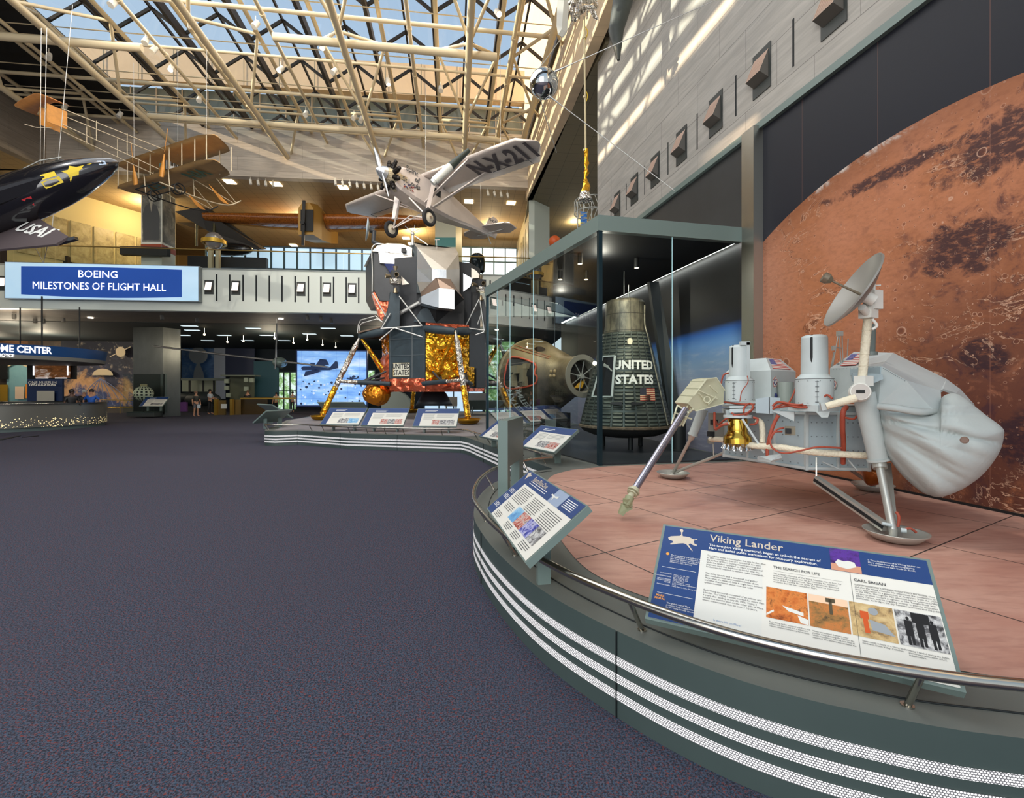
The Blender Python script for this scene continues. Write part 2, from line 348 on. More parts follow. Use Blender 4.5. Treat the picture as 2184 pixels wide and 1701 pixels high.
# fascia with three lit strips
def ribbon(name, pts, z0, z1, m, off=0, parent=None):
    me = bpy.data.meshes.new(name); vs = []; fs = []; at = []; a = 0
    for i, p in enumerate(pts):
        t = (pts[min(i+1, len(pts)-1)]-pts[max(i-1, 0)]).normalized(); nn = V((-t.y, t.x, 0))*-1
        if i: a += (p-pts[i-1]).length
        q = p-nn*off; vs += [(q.x, q.y, z0), (q.x, q.y, z1)]; at += [(a, z0, 0), (a, z1, 0)]
        if i: k = 2*i; fs.append((k-2, k-1, k+1, k))
    me.from_pydata(vs, [], fs); A = me.attributes.new('arc', 'FLOAT_VECTOR', 'POINT'); A.data.foreach_set('vector', [c for t in at for c in t])
    me.materials.append(m); me.polygons.foreach_set('use_smooth', [True]*len(fs)); ob = bpy.data.objects.new(name, me); COL.objects.link(ob)
    if parent: ob.parent = parent
    return ob
m, n, b, o = nodes('lit_mesh'); g = NG(n); at = n.nodes.new('ShaderNodeAttribute'); at.attribute_name = 'arc'
v = g.mapv(at.outputs['Vector'], (90, 90*1.155, 1)); x, y, z = g.xyz(v); ry = g.m('FLOOR', y); sh = g.m('MULTIPLY', g.m('FRACT', g.m('MULTIPLY', ry, .5)), 1.)
dx = g.m('SUBTRACT', g.m('FRACT', g.m('ADD', x, sh)), .5); dy = g.m('SUBTRACT', g.m('FRACT', y), .5)
dd = g.m('SQRT', g.m('ADD', g.m('MULTIPLY', dx, dx), g.m('MULTIPLY', dy, dy)))
hole = g.sm(dd, .42, .34)
n.links.new(g.mix(hole, c8(120, 120, 122), (.9, .88, .88)), b.inputs['Base Color']); b.inputs['Roughness'].default_value = .4
b.inputs['Emission Color'].default_value = (1, .97, .97, 1); n.links.new(g.m('MULTIPLY', hole, .5), b.inputs['Emission Strength']); LITM = m
FULL = EC+[p for p in E2[1:11]]
FS = []
for i, p in enumerate(FULL[:-1]):
    q = FULL[i+1]; k = max(1, int((q-p).length/.5)); FS += [p.lerp(q, j/k) for j in range(k)]
FS.append(FULL[-1])
fa = ribbon('trim_1', FS, 0, DZ, FASC); struct(fa)
for i, z in enumerate((.095, .185, .275)):
    s_ = ribbon('trim_%d' % (2+i), FS, z, z+.046, LITM, .006); struct(s_)
mb = MB()      # panel joints
acc = 0; nxt = .55
for i in range(1, len(FS)):
    L = (FS[i]-FS[i-1]).length
    while acc+L >= nxt:
        p = FS[i-1].lerp(FS[i], (nxt-acc)/L); t = (FS[i]-FS[i-1]).normalized(); mb.obox(p+V((t.y, -t.x, 0))*-.006+V((0, 0, DZ/2)), t*.003, V((t.y, -t.x, 0))*.004, V((0, 0, DZ/2-.002))); nxt += 1.9
    acc += L
struct(mb.build('trim_5', SLITM))
mb = MB(); mb.pipe([p+V((-.0, 0, 0)) for p in [q+V((0, 0, DZ+.003)) for q in [FS[i]+V((-(FS[min(i+1,len(FS)-1)]-FS[i-1]).normalized().y, (FS[min(i+1,len(FS)-1)]-FS[i-1]).normalized().x, 0))*-.15 for i in range(1, 150)]]], .004, 4); struct(mb.build('trim_6', SLITM))
# guard rail round the decks
grail = thing('guard_rail', 'long curved brushed steel handrail running along the front edge of the raised deck', 'railing', (.6, 2.3, DZ))
def inward(i, d):
    t = (FS[min(i+1, len(FS)-1)]-FS[max(i-1, 0)]).normalized(); return FS[i]+V((t.y, -t.x, 0))*d
last = max(i for i, p in enumerate(FS) if p.y < 16 and p.x < -7)
rp_ = [FS[i]+V((0, 0, DZ+.19)) for i in range(0, last)]
mb = MB(); mb.pipe(rp_, .023, 10); mb.build('handrail', RAIL, grail)
acc = 0; nxt = .30; cand = []
for i in range(1, last):
    acc += (FS[i]-FS[i-1]).length
    if acc >= nxt: cand.append(i); nxt += .98 if FS[i].y < 12 else 1.0
# place the two near posts where the photo has them
def near(x, y): return min(range(last), key=lambda i: (FS[i]-V((x, y, 0))).length)
posts = [near(1.55, 1.76), near(.62, 2.36), near(-.08, 3.55), near(-.36, 4.5), near(-.35, 5.95), near(.15, 7.1)]+[near(.45, 8.0), near(.15, 8.9), near(-.2, 9.9), near(-.6, 10.9), near(-1, 12.0)]+[near(-1.4-.73*k, 12.85+.18*k) for k in range(1, 8)]+[near(-7.6, 14.6), near(-8, 15.3)]
for i in posts:
    s = -1 if (FS[i+1]-FS[i-1]).cross(V((3, 6, 0))-FS[i]).z > 0 else 1
    t = (FS[i+1]-FS[i-1]).normalized(); nn = V((t.y, -t.x, 0))
    mb = MB(); mb.tube(FS[i]+nn*.105+V((0, 0, DZ)), FS[i]+V((0, 0, DZ+.175)), .013, n=8); mb.tube(FS[i]+nn*.105+V((0, 0, DZ)), FS[i]+nn*.105+V((0, 0, DZ+.006)), .024, n=10); mb.build('support_post', RAIL, grail)
# right wall --------------------------------------------------------------
def wq(Y, z, off=0): x = (5.875-off-.199*Y)/.98; return V((x, Y, z))
def wall_rect(name, y0, y1, z0, z1, m, off=0, th=.15, kind=True):
    mb = MB(); mb.extr([wq(y0, z0, off), wq(y1, z0, off), wq(y1, z1, off), wq(y0, z1, off)], WB*th); ob = mb.build(name, m)
    return struct(ob) if kind else ob
U0, ZC, RM = 4.47, -.68, 5.6
m, n, b, o = nodes('mars_mural'); g = NG(n); v = g.obj(); x, y, z = g.xyz(v); u = g.m('MULTIPLY', dot(g, v, tuple(WA)), -1.)   # u grows to the right of the picture
uz = g.comb(u, z, 0.)
du = g.m('ADD', u, U0); dz = g.m('SUBTRACT', z, ZC); dist = g.m('SQRT', g.m('ADD', g.m('MULTIPLY', du, du), g.m('MULTIPLY', dz, dz)))
big = g.noise(uz, .7, 6, .6, .4); mid = g.noise(uz, 3.2, 8, .68, .5); fine = g.noise(g.mapv(uz, (1, 2, 1), (0, 0, .8)), 9, 8, .7)
base = g.mix(g.sm(big, .3, .7), c8(190, 126, 94), c8(172, 108, 70)); base = g.mix(g.m('MULTIPLY', g.sm(u, -6.2, -7.6), .7), base, c8(206, 150, 126))
base = g.mix(g.m('MULTIPLY', g.sm(fine, .40, .72), .45), base, c8(132, 82, 60))
right = g.sm(u, -5.9, -3.9); low = g.sm(z, 4.2, 1.4); dark = g.m('MULTIPLY', right, low)
base = g.mix(g.m('MULTIPLY', g.m('MULTIPLY', dark, g.sm(mid, .25, .48)), .97), base, c8(92, 54, 44))
base = g.mix(g.m('MULTIPLY', g.m('MULTIPLY', right, g.sm(mid, .52, .68)), .85), base, c8(70, 44, 50))
def blot(cu, cz, ru, rz, th=.5):
    a = g.m('DIVIDE', g.m('ADD', u, -cu), ru); c = g.m('DIVIDE', g.m('ADD', z, -cz), rz)
    r2 = g.m('SQRT', g.m('ADD', g.m('MULTIPLY', a, a), g.m('MULTIPLY', c, c)))
    return g.sm(g.m('ADD', r2, g.m('MULTIPLY', g.m('SUBTRACT', mid, .5), 3.0)), 1.1, .65)
for bx in ((-4.05, 3.28, .62, .26), (-3.6, 4.25, .7, .30), (-4.9, 4.45, .9, .10), (-3.9, 2.05, .25, .2), (-3.3, 1.2, .5, .35)):
    base = g.mix(g.m('MULTIPLY', g.m('MULTIPLY', blot(*bx), g.sm(fine, .68, .48)), .9), base, c8(50, 34, 42))
wuz = g.n.nodes.new('ShaderNodeVectorMath'); wuz.operation = 'ADD'; n.links.new(uz, wuz.inputs[0])
nz = g.n.nodes.new('ShaderNodeTexNoise'); n.links.new(uz, nz.inputs['Vector']); nz.inputs['Scale'].default_value = 14
sc_ = g.n.nodes.new('ShaderNodeVectorMath'); sc_.operation = 'SCALE'; n.links.new(nz.outputs[1], sc_.inputs[0]); sc_.inputs[3].default_value = .02; n.links.new(sc_.outputs[0], wuz.inputs[1])
def craters(base, scale, keep, r, shift):
    vt = g.n.nodes.new('ShaderNodeTexVoronoi'); n.links.new(g.mapv(wuz.outputs[0], loc=shift), vt.inputs['Vector']); vt.inputs['Scale'].default_value = scale
    rr, gg, bb = g.xyz(vt.outputs['Color']); dd = vt.outputs['Distance']
    on = g.m('GREATER_THAN', g.m('ADD', rr, g.m('MULTIPLY', right, .35)), keep); rad = g.m('MULTIPLY', g.m('ADD', g.m('MULTIPLY', gg, .7), .4), r)
    q = g.m('DIVIDE', dd, rad)
    ring = g.m('MULTIPLY', on, g.m('MULTIPLY', g.sm(q, .85, .97), g.sm(q, 1.14, 1.0))); pit = g.m('MULTIPLY', on, g.sm(q, .9, .55))
    base = g.mix(g.m('MULTIPLY', pit, .55), base, c8(96, 54, 42)); return g.mix(g.m('MULTIPLY', ring, .75), base, c8(204, 164, 140))
base = craters(base, 3.2, .95, .20, (0, 0, 0)); base = craters(base, 9, .86, .24, (5, 3, 0)); base = craters(base, 20, .88, .25, (2, 9, 0))
rd = g.noise(g.mapv(uz, (1, 1.8, 1), (0, 0, .7)), 1.7, 9, .62, .8)      # valleys
val = g.sm(g.m('ABSOLUTE', g.m('SUBTRACT', rd, .5)), .012, .0); val2 = g.sm(g.m('ABSOLUTE', g.m('SUBTRACT', rd, .515)), .010, .0)
mk = g.sm(big, .48, .6)
base = g.mix(g.m('MULTIPLY', g.m('MULTIPLY', val, mk), .8), base, c8(80, 44, 36)); base = g.mix(g.m('MULTIPLY', g.m('MULTIPLY', val2, mk), .7), base, c8(232, 190, 160))
limb = g.sm(dist, RM-.45, RM); base = g.mix(g.m('MULTIPLY', limb, .45), base, c8(120, 70, 44))
cl = g.m('MULTIPLY', g.sm(dist, RM-.10, RM-.02), g.m('MULTIPLY', g.sm(mid, .45, .6), g.m('MULTIPLY', g.sm(u, -6.3, -5.9), g.sm(u, -4.3, -4.8)))); base = g.mix(cl, base, c8(206, 196, 186))
sky = g.mix(g.sm(z, 2, 6), c8(22, 25, 40), c8(34, 36, 44))
col = g.mix(g.m('GREATER_THAN', dist, RM), base, sky)
seam = lines(g, u, 1.22, .006, .15+12.2); col = g.mix(g.m('MULTIPLY', seam, .35), col, c8(160, 110, 90))
n.links.new(col, b.inputs['Base Color']); b.inputs['Roughness'].default_value = .5; b.inputs['Specular IOR Level'].default_value = .3; MARS = m
mm = wall_rect('mars_mural', .4, 8.15, DZ, 6.28, MARS); mm['kind'] = 'thing'; tag(mm, 'huge printed mural of the cratered orange planet Mars against black on the right wall', 'mural')
# dark wall with the Earth's limb
m, n, b, o = nodes('earth_mural'); g = NG(n); v = g.obj(); x, y, z = g.xyz(v); u = dot(g, v, tuple(WA)); uz = g.comb(u, z, 0.)
cl = g.noise(g.mapv(uz, (1, 5, 1), (0, 0, .05)), 1.5, 8, .65); zl = g.m('ADD', z, g.m('MULTIPLY', g.m('SUBTRACT', u, 9.), .03))
col = g.ramp(g.m('DIVIDE', zl, 5.), [(.0, c8(96, 90, 112)), (.3, c8(150, 152, 172)), (.45, c8(130, 156, 188)), (.53, c8(96, 140, 196)), (.575, c8(36, 90, 166)), (.60, c8(6, 14, 34)), (.66, c8(4, 6, 10)), (1, c8(3, 4, 6))])
col = g.mix(g.m('MULTIPLY', g.m('MULTIPLY', g.sm(cl, .45, .75), g.sm(zl, 2.8, 2.3)), .45), col, c8(190, 190, 200))
n.links.new(col, b.inputs['Base Color']); b.inputs['Roughness'].default_value = .45; EARTH = m
em = wall_rect('earth_mural', 8.4, 19.5, DZ, 4.55, EARTH, -.01); tag(em, 'dark printed mural of the blue limb of Earth behind the glass case', 'mural', kind='thing')
wall_rect('wall_recess', 8.4, 15.4, 4.55, 6.35, mat('recess_grey', c8(58, 60, 62), .45, .3, var=.1, vs=1), -.01)
# steel pillar between the murals
mb = MB(); mb.extr([wq(8.12, DZ, .0), wq(8.42, DZ, 0), wq(8.42, DZ, .16), wq(8.12, DZ, .16)], (0, 0, 5.85)); struct(mb.build('pillar', STEEL))
wall_rect('wall_right', -3, 15.5, 6.36, 21, TRAV, .02, .5)
wall_rect('trim_7', -3, 15.5, 6.24, 6.36, TEAL, .07, .3)
wall_rect('baseboard_right', .4, 8.1, DZ, DZ+.03, BLACK, .02, .05)
LED = mat('strip_light', (1, .97, .92), .5, emit=8)
mb = MB(); a_, c_ = wq(8.45, 4.45, .10), wq(19, 4.45, .10); mb.bar(a_, c_, .05, .03); o_ = mb.build('strip_light', LED); tag(o_, 'long white strip light glowing along the top of the space mural', 'light')
mb = MB(); mb.bar(wq(8.6, 6.30, .05), wq(15.4, 6.30, .05), .015, .02); o_ = mb.build('strip_light', mat('strip_dim', (1, .9, .78), .5, emit=1.0)); tag(o_, 'thin warm strip light tucked under the stone wall above the dark recess', 'light')
# wall hoods (Y of right edge of each opening)
HOODF = mat('hood_frame', c8(52, 56, 54), .5); HOOD = mat('hood_bronze', c8(206, 178, 160), .35, .2); HOODD = mat('hood_side', c8(96, 92, 86), .5, .3)
ys = [5.15, 6.5, 7.9, 9.15, 10.36, 11.53, 12.65, 13.75]
where = ['cropped by the top edge of the picture', 'at the top of the stone wall above the Mars mural', 'large, second along the stone wall from the right', 'third along the stone wall from the right', 'fourth along the stone wall from the right', 'fifth along the stone wall from the right', 'sixth along the stone wall from the right', 'smallest, just above the glass case roof']
for i, Y in enumerate(ys):
    if i == 0: continue
    t = thing('wall_hood', 'sloping bronze light hood, '+where[i], 'wall light', tuple(wq(Y+.2, 6.86, .02)), group='light hoods along the right wall')
    a = .42; P = lambda y_, z_, off: wq(y_, z_, off+.02)
    mb = MB(); mb.extr([P(Y, 6.84, .005), P(Y+a, 6.84, .005), P(Y+a, 7.6, .005), P(Y, 7.6, .005)], WB*-.012); mb.build('frame', HOODF, t)
    mb = MB(); y0, y1 = Y+.04, Y+a-.04
    A = [P(y0, 7.5, .02), P(y1, 7.5, .02), P(y1, 7.12, .17), P(y0, 7.12, .17)]; B = [P(y0, 7.02, .02), P(y1, 7.02, .02)]
    mb.add(A, [(0, 1, 2, 3)]); mb.add([A[3], A[2], B[1], B[0]], [(0, 1, 2, 3)], mi=1); mb.add([A[0], A[3], B[0]], [(0, 1, 2)], mi=1); mb.add([A[1], B[1], A[2]], [(0, 1, 2)], mi=1)
    for k in range(7):
        yy = y0+.03+k*(y1-y0-.06)/6; mb.bar(P(yy, 7.48, .03), P(yy, 7.14, .172), .006, .006)
    mb.build('hood', [HOOD, HOODD], t)
for i, Y in enumerate([7.42, 8.76, 9.97, 11.13, 12.27, 13.35, 14.4]):
    struct(wall_rect('wall_slot', Y, Y+.035, 6.84, 7.6, SLITM, .025, .02))
# far gallery: balcony, band, galleries
def bq(px, z, off=0):     # point of the balcony front under a photo column
    D = 24/(1-(px-220)*8.6e-5); return V(((px-1092)/1000*D, D, z))+BN*off
def brect(name, x0, x1, z0, z1, m, off=0, th=.4):
    mb = MB(); mb.extr([bq(x0, z0, off), bq(x1, z0, off), bq(x1, z1, off), bq(x0, z1, off)], BN*-th); return struct(mb.build(name, m))
FW = mat('fascia_white', c8(226, 232, 222), .55)
brect('wall_balcony', -60, 1240, 5.85, 8.03, FW)
brect('wall_band', 95, 1135, 12.97, 15.9, TRAVB)
brect('trim_8', -60, 1240, 8.03, 8.1, mat('coping', c8(150, 156, 152), .5), .03, .1)
slx = [16, 460.6, 488.5, 517, 545, 573, 600, 628, 656, 683, 710, 737, 763.5, 790.6, 1044, 1070, 1094, 1118, 1142, 1166, 1190]
for x in slx:
    mb = MB(); a = bq(x, 6.4, .012); mb.extr([a, a+BD*.075, a+BD*.075+V((0, 0, 1.38)), a+V((0, 0, 1.38))], BN*-.03); struct(mb.build('wall_slot', SLITM))
HGL = mat('hood_glow', (1, .82, .72), .5, emit=1.0)
hx = [(8, 'at the left edge of the picture'), (446, 'just right of the blue hall sign'), (503, 'second to the right of the blue hall sign'), (642, 'third to the right of the hall sign'), (697, 'fourth to the right of the hall sign'), (751, 'just left of the lunar module'), (1106, 'seen through the glass case'), (1154, 'further right through the glass case')]
for x, wh in hx:
    a = bq(x, 6.73, .02)-BD*.22; t = thing('balcony_light', 'small square light in the balcony front, '+wh, 'wall light', tuple(a), group='square lights in the balcony front')
    mb = MB(); mb.extr([a, a+BD*.45, a+BD*.45+V((0, 0, .74)), a+V((0, 0, .74))], BN*-.03); mb.build('frame', HOODF, t)
    mb = MB(); q = a+BN*.01+BD*.07; A = [q+V((0, 0, .64)), q+BD*.31+V((0, 0, .64)), q+BD*.31+V((0, 0, .2))+BN*.14, q+V((0, 0, .2))+BN*.14]; B = [q+V((0, 0, .12)), q+BD*.31+V((0, 0, .12))]
    mb.add(A, [(0, 3, 2, 1)]); mb.add([A[3], A[2], B[1], B[0]], [(0, 1, 2, 3)], mi=1); mb.add([A[0], A[3], B[0]], [(0, 1, 2)], mi=1); mb.add([A[1], B[1], A[2]], [(0, 1, 2)], mi=1)
    mb.build('hood', [HGL, HOODD], t)
# soffit below the balcony
TILE = None
def tiles(name, c, pitch=.6, ux=tuple(BD), uy=(-.0914, .9958, 0), rough=.7, k=.35):
    m, n, b, o = nodes(name); g = NG(n); v = g.obj(); j = g.m('MAXIMUM', lines(g, dot(g, v, ux), pitch, .02, 60.), lines(g, dot(g, v, uy), pitch, .02, 60.))
    n.links.new(g.mix(g.m('MULTIPLY', j, .7), c, tuple(x*k for x in c)), b.inputs['Base Color']); b.inputs['Roughness'].default_value = rough; return m
def slab(name, pts, z, m, th=.2):
    mb = MB(); mb.extr([(x, y, z) for x, y in pts], (0, 0, th)); return struct(mb.build(name, m))
bp = lambda px, d=0: ((bq(px, 0)-BN*d).x, (bq(px, 0)-BN*d).y)
slab('ceiling_under_balcony', [bp(-1200, .42), bp(1240, .42), bp(1240, 4.6), bp(-1200, 4.6)], 5.86, mat('soffit_brown', c8(104, 96, 90), .7, var=.1, vs=1.5))
slab('ceiling_lobby', [bp(-1200, 4.6), bp(1260, 4.6), bp(1300, 24), bp(-1200, 24)], 5.84, mat('ceiling_dark', c8(40, 50, 54), .7))
slab('floor_gallery', [bp(-1200, .3), bp(1260, .3), bp(1300, 24), bp(-1200, 24)], 7.9, mat('gallery_floor', c8(90, 80, 70), .8), .13)
GT = tiles('gallery_tiles', c8(176, 150, 108), .62)
slab('ceiling_gallery', [bp(-1200, .3), bp(1300, .3), bp(1300, 24), bp(-1200, 24)], 12.98, GT)
# left wall of the hall
mb = MB(); mb.extr([(-23.6, -8, 12.97), (-23.6, 23.7, 12.97), (-23.6, 23.7, 15.9), (-23.6, -8, 15.9)], (-.4, 0, 0)); struct(mb.build('wall_left', stone('travertine_left', c8(150, 138, 124), (0, 1, 0), 2.2, .7)))
mb = MB(); mb.extr([(-23.8, -8, 12.98), (-23.8, 24, 12.98), (-58, 24, 12.98), (-58, -8, 12.98)], (0, 0, .2)); struct(mb.build('ceiling_left', GT))
mb = MB(); mb.extr([(-58, -10, 0), (-58, 55, 0), (-58, 55, 16), (-58, -10, 16)], (-.3, 0, 0)); struct(mb.build('wall_far_left', mat('yellow_wall', c8(198, 178, 124), .7)))
for y_ in (19.2, 21.4):
    mb = MB(); mb.box((-23.59, y_, 14.6), (.03, .06, 1.0)); struct(mb.build('wall_slot', SLITM))
# roof fascia on the right and gallery soffit beyond the stone wall
DV = V((-.126, .992, 0)); EV = V((.992, .126, 0))
fa0, fa1 = V((2.75, 13.3, 12.5)), V((.85, 26.2, 12.5))
mb = MB(); mb.extr([fa0-DV*16, fa1+DV*.5, fa1+DV*.5+V((0, 0, 3.4)), fa0-DV*16+V((0, 0, 3.4))], EV*.35); struct(mb.build('beam_right', TRAVW))
mb = MB(); mb.extr([(2.9, 14.6, 12.5), (.9, 26.4, 12.5), (.6, 44, 12.5), (14, 44, 12.5), (14, 14.6, 12.5)], (0, 0, .2)); struct(mb.build('ceiling_right', tiles('right_tiles', c8(128, 118, 92), .75)))
wall_rect('wall_return', 15.5, 16.1, 0.45, 12.4, mat('grey_return', c8(90, 92, 90), .6), -.2, 8)
# ---------------------------------------------------------------- skylight roof
IRON = mat('bronze_iron', c8(44, 38, 32), .5, .3); CREAM = mat('cream_tube', c8(214, 196, 160), .45)
m = bpy.data.materials.new('skylight_glass'); m.use_nodes = True; n = m.node_tree; n.nodes.clear()
o = n.nodes.new('ShaderNodeOutputMaterial'); t = n.nodes.new('ShaderNodeBsdfTransparent'); t.inputs[0].default_value = (.80, .88, .95, 1)
gl = n.nodes.new('ShaderNodeBsdfGlossy'); gl.inputs['Roughness'].default_value = .05; mx = n.nodes.new('ShaderNodeMixShader'); mx.inputs[0].default_value = .06
n.links.new(t.outputs[0], mx.inputs[1]); n.links.new(gl.outputs[0], mx.inputs[2]); n.links.new(mx.outputs[0], o.inputs[0]); SKYG = m
# origin of roof frame: e along the hall's width, d along its depth
RO = V((-18.6, 24.7, 0))
NF = 8; PW = 2.44; Z0, Z1 = 15.75, 16.65; DL = 22.0; STEP = 2.3
def rq(e, d, z): return RO+EV*e-DV*d+V((0, 0, z))
for k in range(NF):
    e0 = k*PW; wn = 'window_%d' % (k+1)
    mb = MB()
    for (a, za, b_, zb) in ((e0, Z0, e0+PW/2, Z1), (e0+PW/2, Z1, e0+PW, Z0)):
        mb.add([rq(a, 0, za), rq(b_, 0, zb), rq(b_, DL, zb), rq(a, DL, za)], [(0, 1, 2, 3)])
    mb.add([rq(e0, 0, Z0), rq(e0+PW, 0, Z0), rq(e0+PW/2, 0, Z1)], [(0, 1, 2)])
    gl_ = struct(mb.build(wn, SKYG))
    mb = MB()
    mb.bar(rq(e0, 0, Z0-.12), rq(e0, DL, Z0-.12), .13, .34)
    mb.bar(rq(e0+PW/2, 0, Z1), rq(e0+PW/2, DL, Z1), .07, .12)
    for j in range(int(DL/STEP)+1):
        d = j*STEP
        mb.bar(rq(e0, d, Z0), rq(e0+PW/2, d, Z1), .07, .12); mb.bar(rq(e0+PW/2, d, Z1), rq(e0+PW, d, Z0), .07, .12)
    fr = struct(mb.build('window_frame', IRON)); fr.parent = gl_
mb = MB(); mb.bar(rq(-6, .0, 15.78), rq(NF*PW+1.2, .0, 15.78), .3, .35); mb.bar(rq(NF*PW, 0, Z0-.1), rq(NF*PW, DL, Z0-.1), .2, .4); struct(mb.build('beam_roof', IRON))
mb = MB(); mb.extr([rq(-.15, 0, 15.7), rq(-.15, DL+16, 15.7), rq(-7, DL+16, 15.7), rq(-7, 0, 15.7)], (0, 0, .25)); struct(mb.build('ceiling_black', mat('roof_black', c8(16, 15, 14), .8)))
mb = MB(); mb.extr([rq(-8, DL, 15.8), rq(NF*PW+8, DL, 15.8), rq(NF*PW+8, DL+5, 15.8), rq(-8, DL+5, 15.8)], (0, 0, .25)); struct(mb.build('ceiling_near', BLACK))
# buildings outside, over the roof
TAN = mat('tan_stone_outside', c8(212, 190, 160), .8, var=.05, vs=.6); GRN = mat('grey_glazing_outside', c8(110, 118, 108), .3, var=.1, vs=.5)
mb = MB(); mb.extr([bq(-60, 20.6, -4.6), bq(1180, 20.6, -4.6), bq(1180, 22.6, -4.6), bq(-60, 22.6, -4.6)], BN*-.6)
mb.extr([bq(-60, 16, -5.4), bq(1180, 16, -5.4), bq(1180, 20.6, -5.4), bq(-60, 20.6, -5.4)], BN*-.6, mi=1)
for k in range(18): a = bq(-20+k*68, 16, -5.35); mb.extr([a, a+BD*.06, a+BD*.06+V((0, 0, 4.6)), a+V((0, 0, 4.6))], BN*.04)
for k in range(14): a = bq(-20+k*90, 20.6, -4.58); mb.extr([a, a+BD*.03, a+BD*.03+V((0, 0, 2)), a+V((0, 0, 2))], BN*.01, mi=1)
struct(mb.build('wall_penthouse', [TAN, GRN]))
mb = MB(); e1 = NF*PW+.5; mb.extr([rq(e1, -6, 16), rq(e1, DL, 16), rq(e1, DL, 27), rq(e1, -6, 27)], EV*.5); struct(mb.build('wall_parapet', TAN))
mb = MB(); mb.extr([rq(e1-.6, 0, 15.6), rq(e1-.6, DL+6, 15.6), rq(e1+3, DL+6, 15.6), rq(e1+3, 0, 15.6)], (0, 0, .4)); struct(mb.build('roof_edge', BLACK))
# cream space trusses
def truss(e, zb=13.9, far=.35, dl=22, i=0, lab=''):
    t = thing('roof_truss', lab, 'truss', tuple(rq(e, far, zb)), group='cream roof trusses')
    mb = MB(); mb.tube(rq(e, far, zb), rq(e, dl, zb), .13, n=10); mb.build('bottom_chord', CREAM, t)
    for s in (-1, 1):
        mb = MB(); mb.tube(rq(e+s*1.22, .1, 15.45), rq(e+s*1.22, dl, 15.45), .085, n=8)
        for j in range(0, int(dl/4.88)+1):
            d = far+j*4.88
            if d+2.44 < dl: mb.tube(rq(e, d, zb), rq(e+s*1.22, d+2.44, 15.45), .06, n=7)
            if d-2.44 > 0: mb.tube(rq(e, d, zb), rq(e+s*1.22, d-2.44, 15.45), .06, n=7)
        mb.build('top_chord', CREAM, t)
pos = [(-6, 'cream tubular roof truss at the far upper left'), (-1.2, 'second cream tubular roof truss from the left'), (3.9, 'cream tubular roof truss above the biplane'), (8.9, 'cream tubular roof truss left of the silver monoplane'), (13.9, 'cream tubular roof truss running down towards the silver wing'), (17.4, 'cream tubular roof truss closest to the right stone beam')]
ev = lambda px, D=24.35: (V(((px-1092)/1000*D, D, 0))-RO).dot(EV)
for i, ((e, lab), px) in enumerate(zip(pos, (210, 392, 606, 804, 990, 1118))): truss(ev(px), 14.05 if i < 5 else 14.9, lab=lab)
# cross pipes hung below the glass
for i, (d, z, r) in enumerate([(1.5, 15.15, .07), (2.9, 15.15, .055), (4.6, 15.1, .075), (7.0, 15.1, .055), (9.4, 15.1, .075), (11.8, 15.1, .055), (14.2, 15.1, .07)]):
    mb = MB(); mb.tube(rq(-4.6, d, z), rq(NF*PW-.3, d, z), r, n=8); mb.tube(rq(-4.6, d+.2, z+.28), rq(NF*PW-.3, d+.2, z+.28), .022, n=6)
    ob = mb.build('cross_pipe', CREAM); tag(ob, 'long horizontal cream pipe under the skylight, %s from the far end' % ['first', 'second', 'third', 'fourth', 'fifth', 'sixth', 'seventh'][i], 'pipe', 'horizontal cream pipes under the skylight')
for i, (d, z, x0, x1, r) in enumerate([(3.4, 14.3, 1.5, 17.5, .13), (9.2, 14.3, 9, 17, .14), (8.0, 14.3, -5, 4, .13)]):
    mb = MB(); pts = [rq(x0, d, z), rq(x1, d, z)]+([rq(x1+.5, d, z-.1), rq(x1+.6, d-.2, z-.7)] if i == 0 else []); mb.pipe(pts, r, 10); ob = mb.build('duct_pipe', CREAM); tag(ob, ['thick cream pipe across the trusses ending in a bend by the stone beam', 'thick capped cream pipe high above the silver monoplane', 'thick cream pipe at the far upper left of the roof'][i], 'pipe')
# thin sprinkler pipes along the depth
for i, px in enumerate((300, 500, 690, 900, 1060)):
    e = ev(px); mb = MB()
    mb.tube(rq(e, .6, 14.95), rq(e, 18, 14.95), .075, n=8)
    for k in range(6): mb.tube(rq(e, 1.5+k*2.6, 14.95), rq(e, 1.62+k*2.6, 14.95), .1, n=8)
    ob = mb.build('sprinkler_pipe', CREAM); tag(ob, 'cream pipe with couplings running lengthwise between the roof trusses, %s' % ['above the biplane tail', 'above the biplane', 'left of the silver monoplane nose', 'above the silver fuselage', 'above the silver wing'][i], 'pipe', 'lengthwise cream pipes between the trusses')
# spotlights on the trusses
SPW = mat('spot_white', c8(226, 220, 206), .5); GLOW = mat('spot_glow', (1, .85, .6), .5, emit=9)
spots = [(240, 8), (365, 146), (310, 88), (328, 106), (545, 53), (598, 148), (688, 98), (712, 152), (828, 175), (940, 190), (1062, 28), (104, 120), (70, 210), (138, 228), (255, 245), (425, 212), (652, 243), (755, 250), (768, 226), (770, 255)]
for i, (px, py) in enumerate(spots):
    z = 14.75; D = (z-H)/((833-py)/1000); 
    if D > 24.2: D = 24.2; z = H+(833-py)/1000*D
    p = Pd(px, py, D); t = thing('spotlight', 'small white can spotlight clamped to the cream roof tubes', 'spotlight', tuple(p), group='can spotlights on the roof trusses')
    mb = MB(); ax = V((rnd.uniform(-.5, .5), rnd.uniform(-.7, -.1), -1)).normalized(); mb.tube(p+ax*-.16, p+ax*.12, .09, .11, n=12); mb.build('housing', SPW, t)
    if i in (1, 10, 6, 5, 8): mb = MB(); mb.tube(p+ax*.1, p+ax*.125, .085, n=12); mb.build('lens', GLOW, t)
    mb = MB(); mb.tube(p, p+V((0, 0, .32)), .015, n=6); mb.build('bracket', SPW, t)
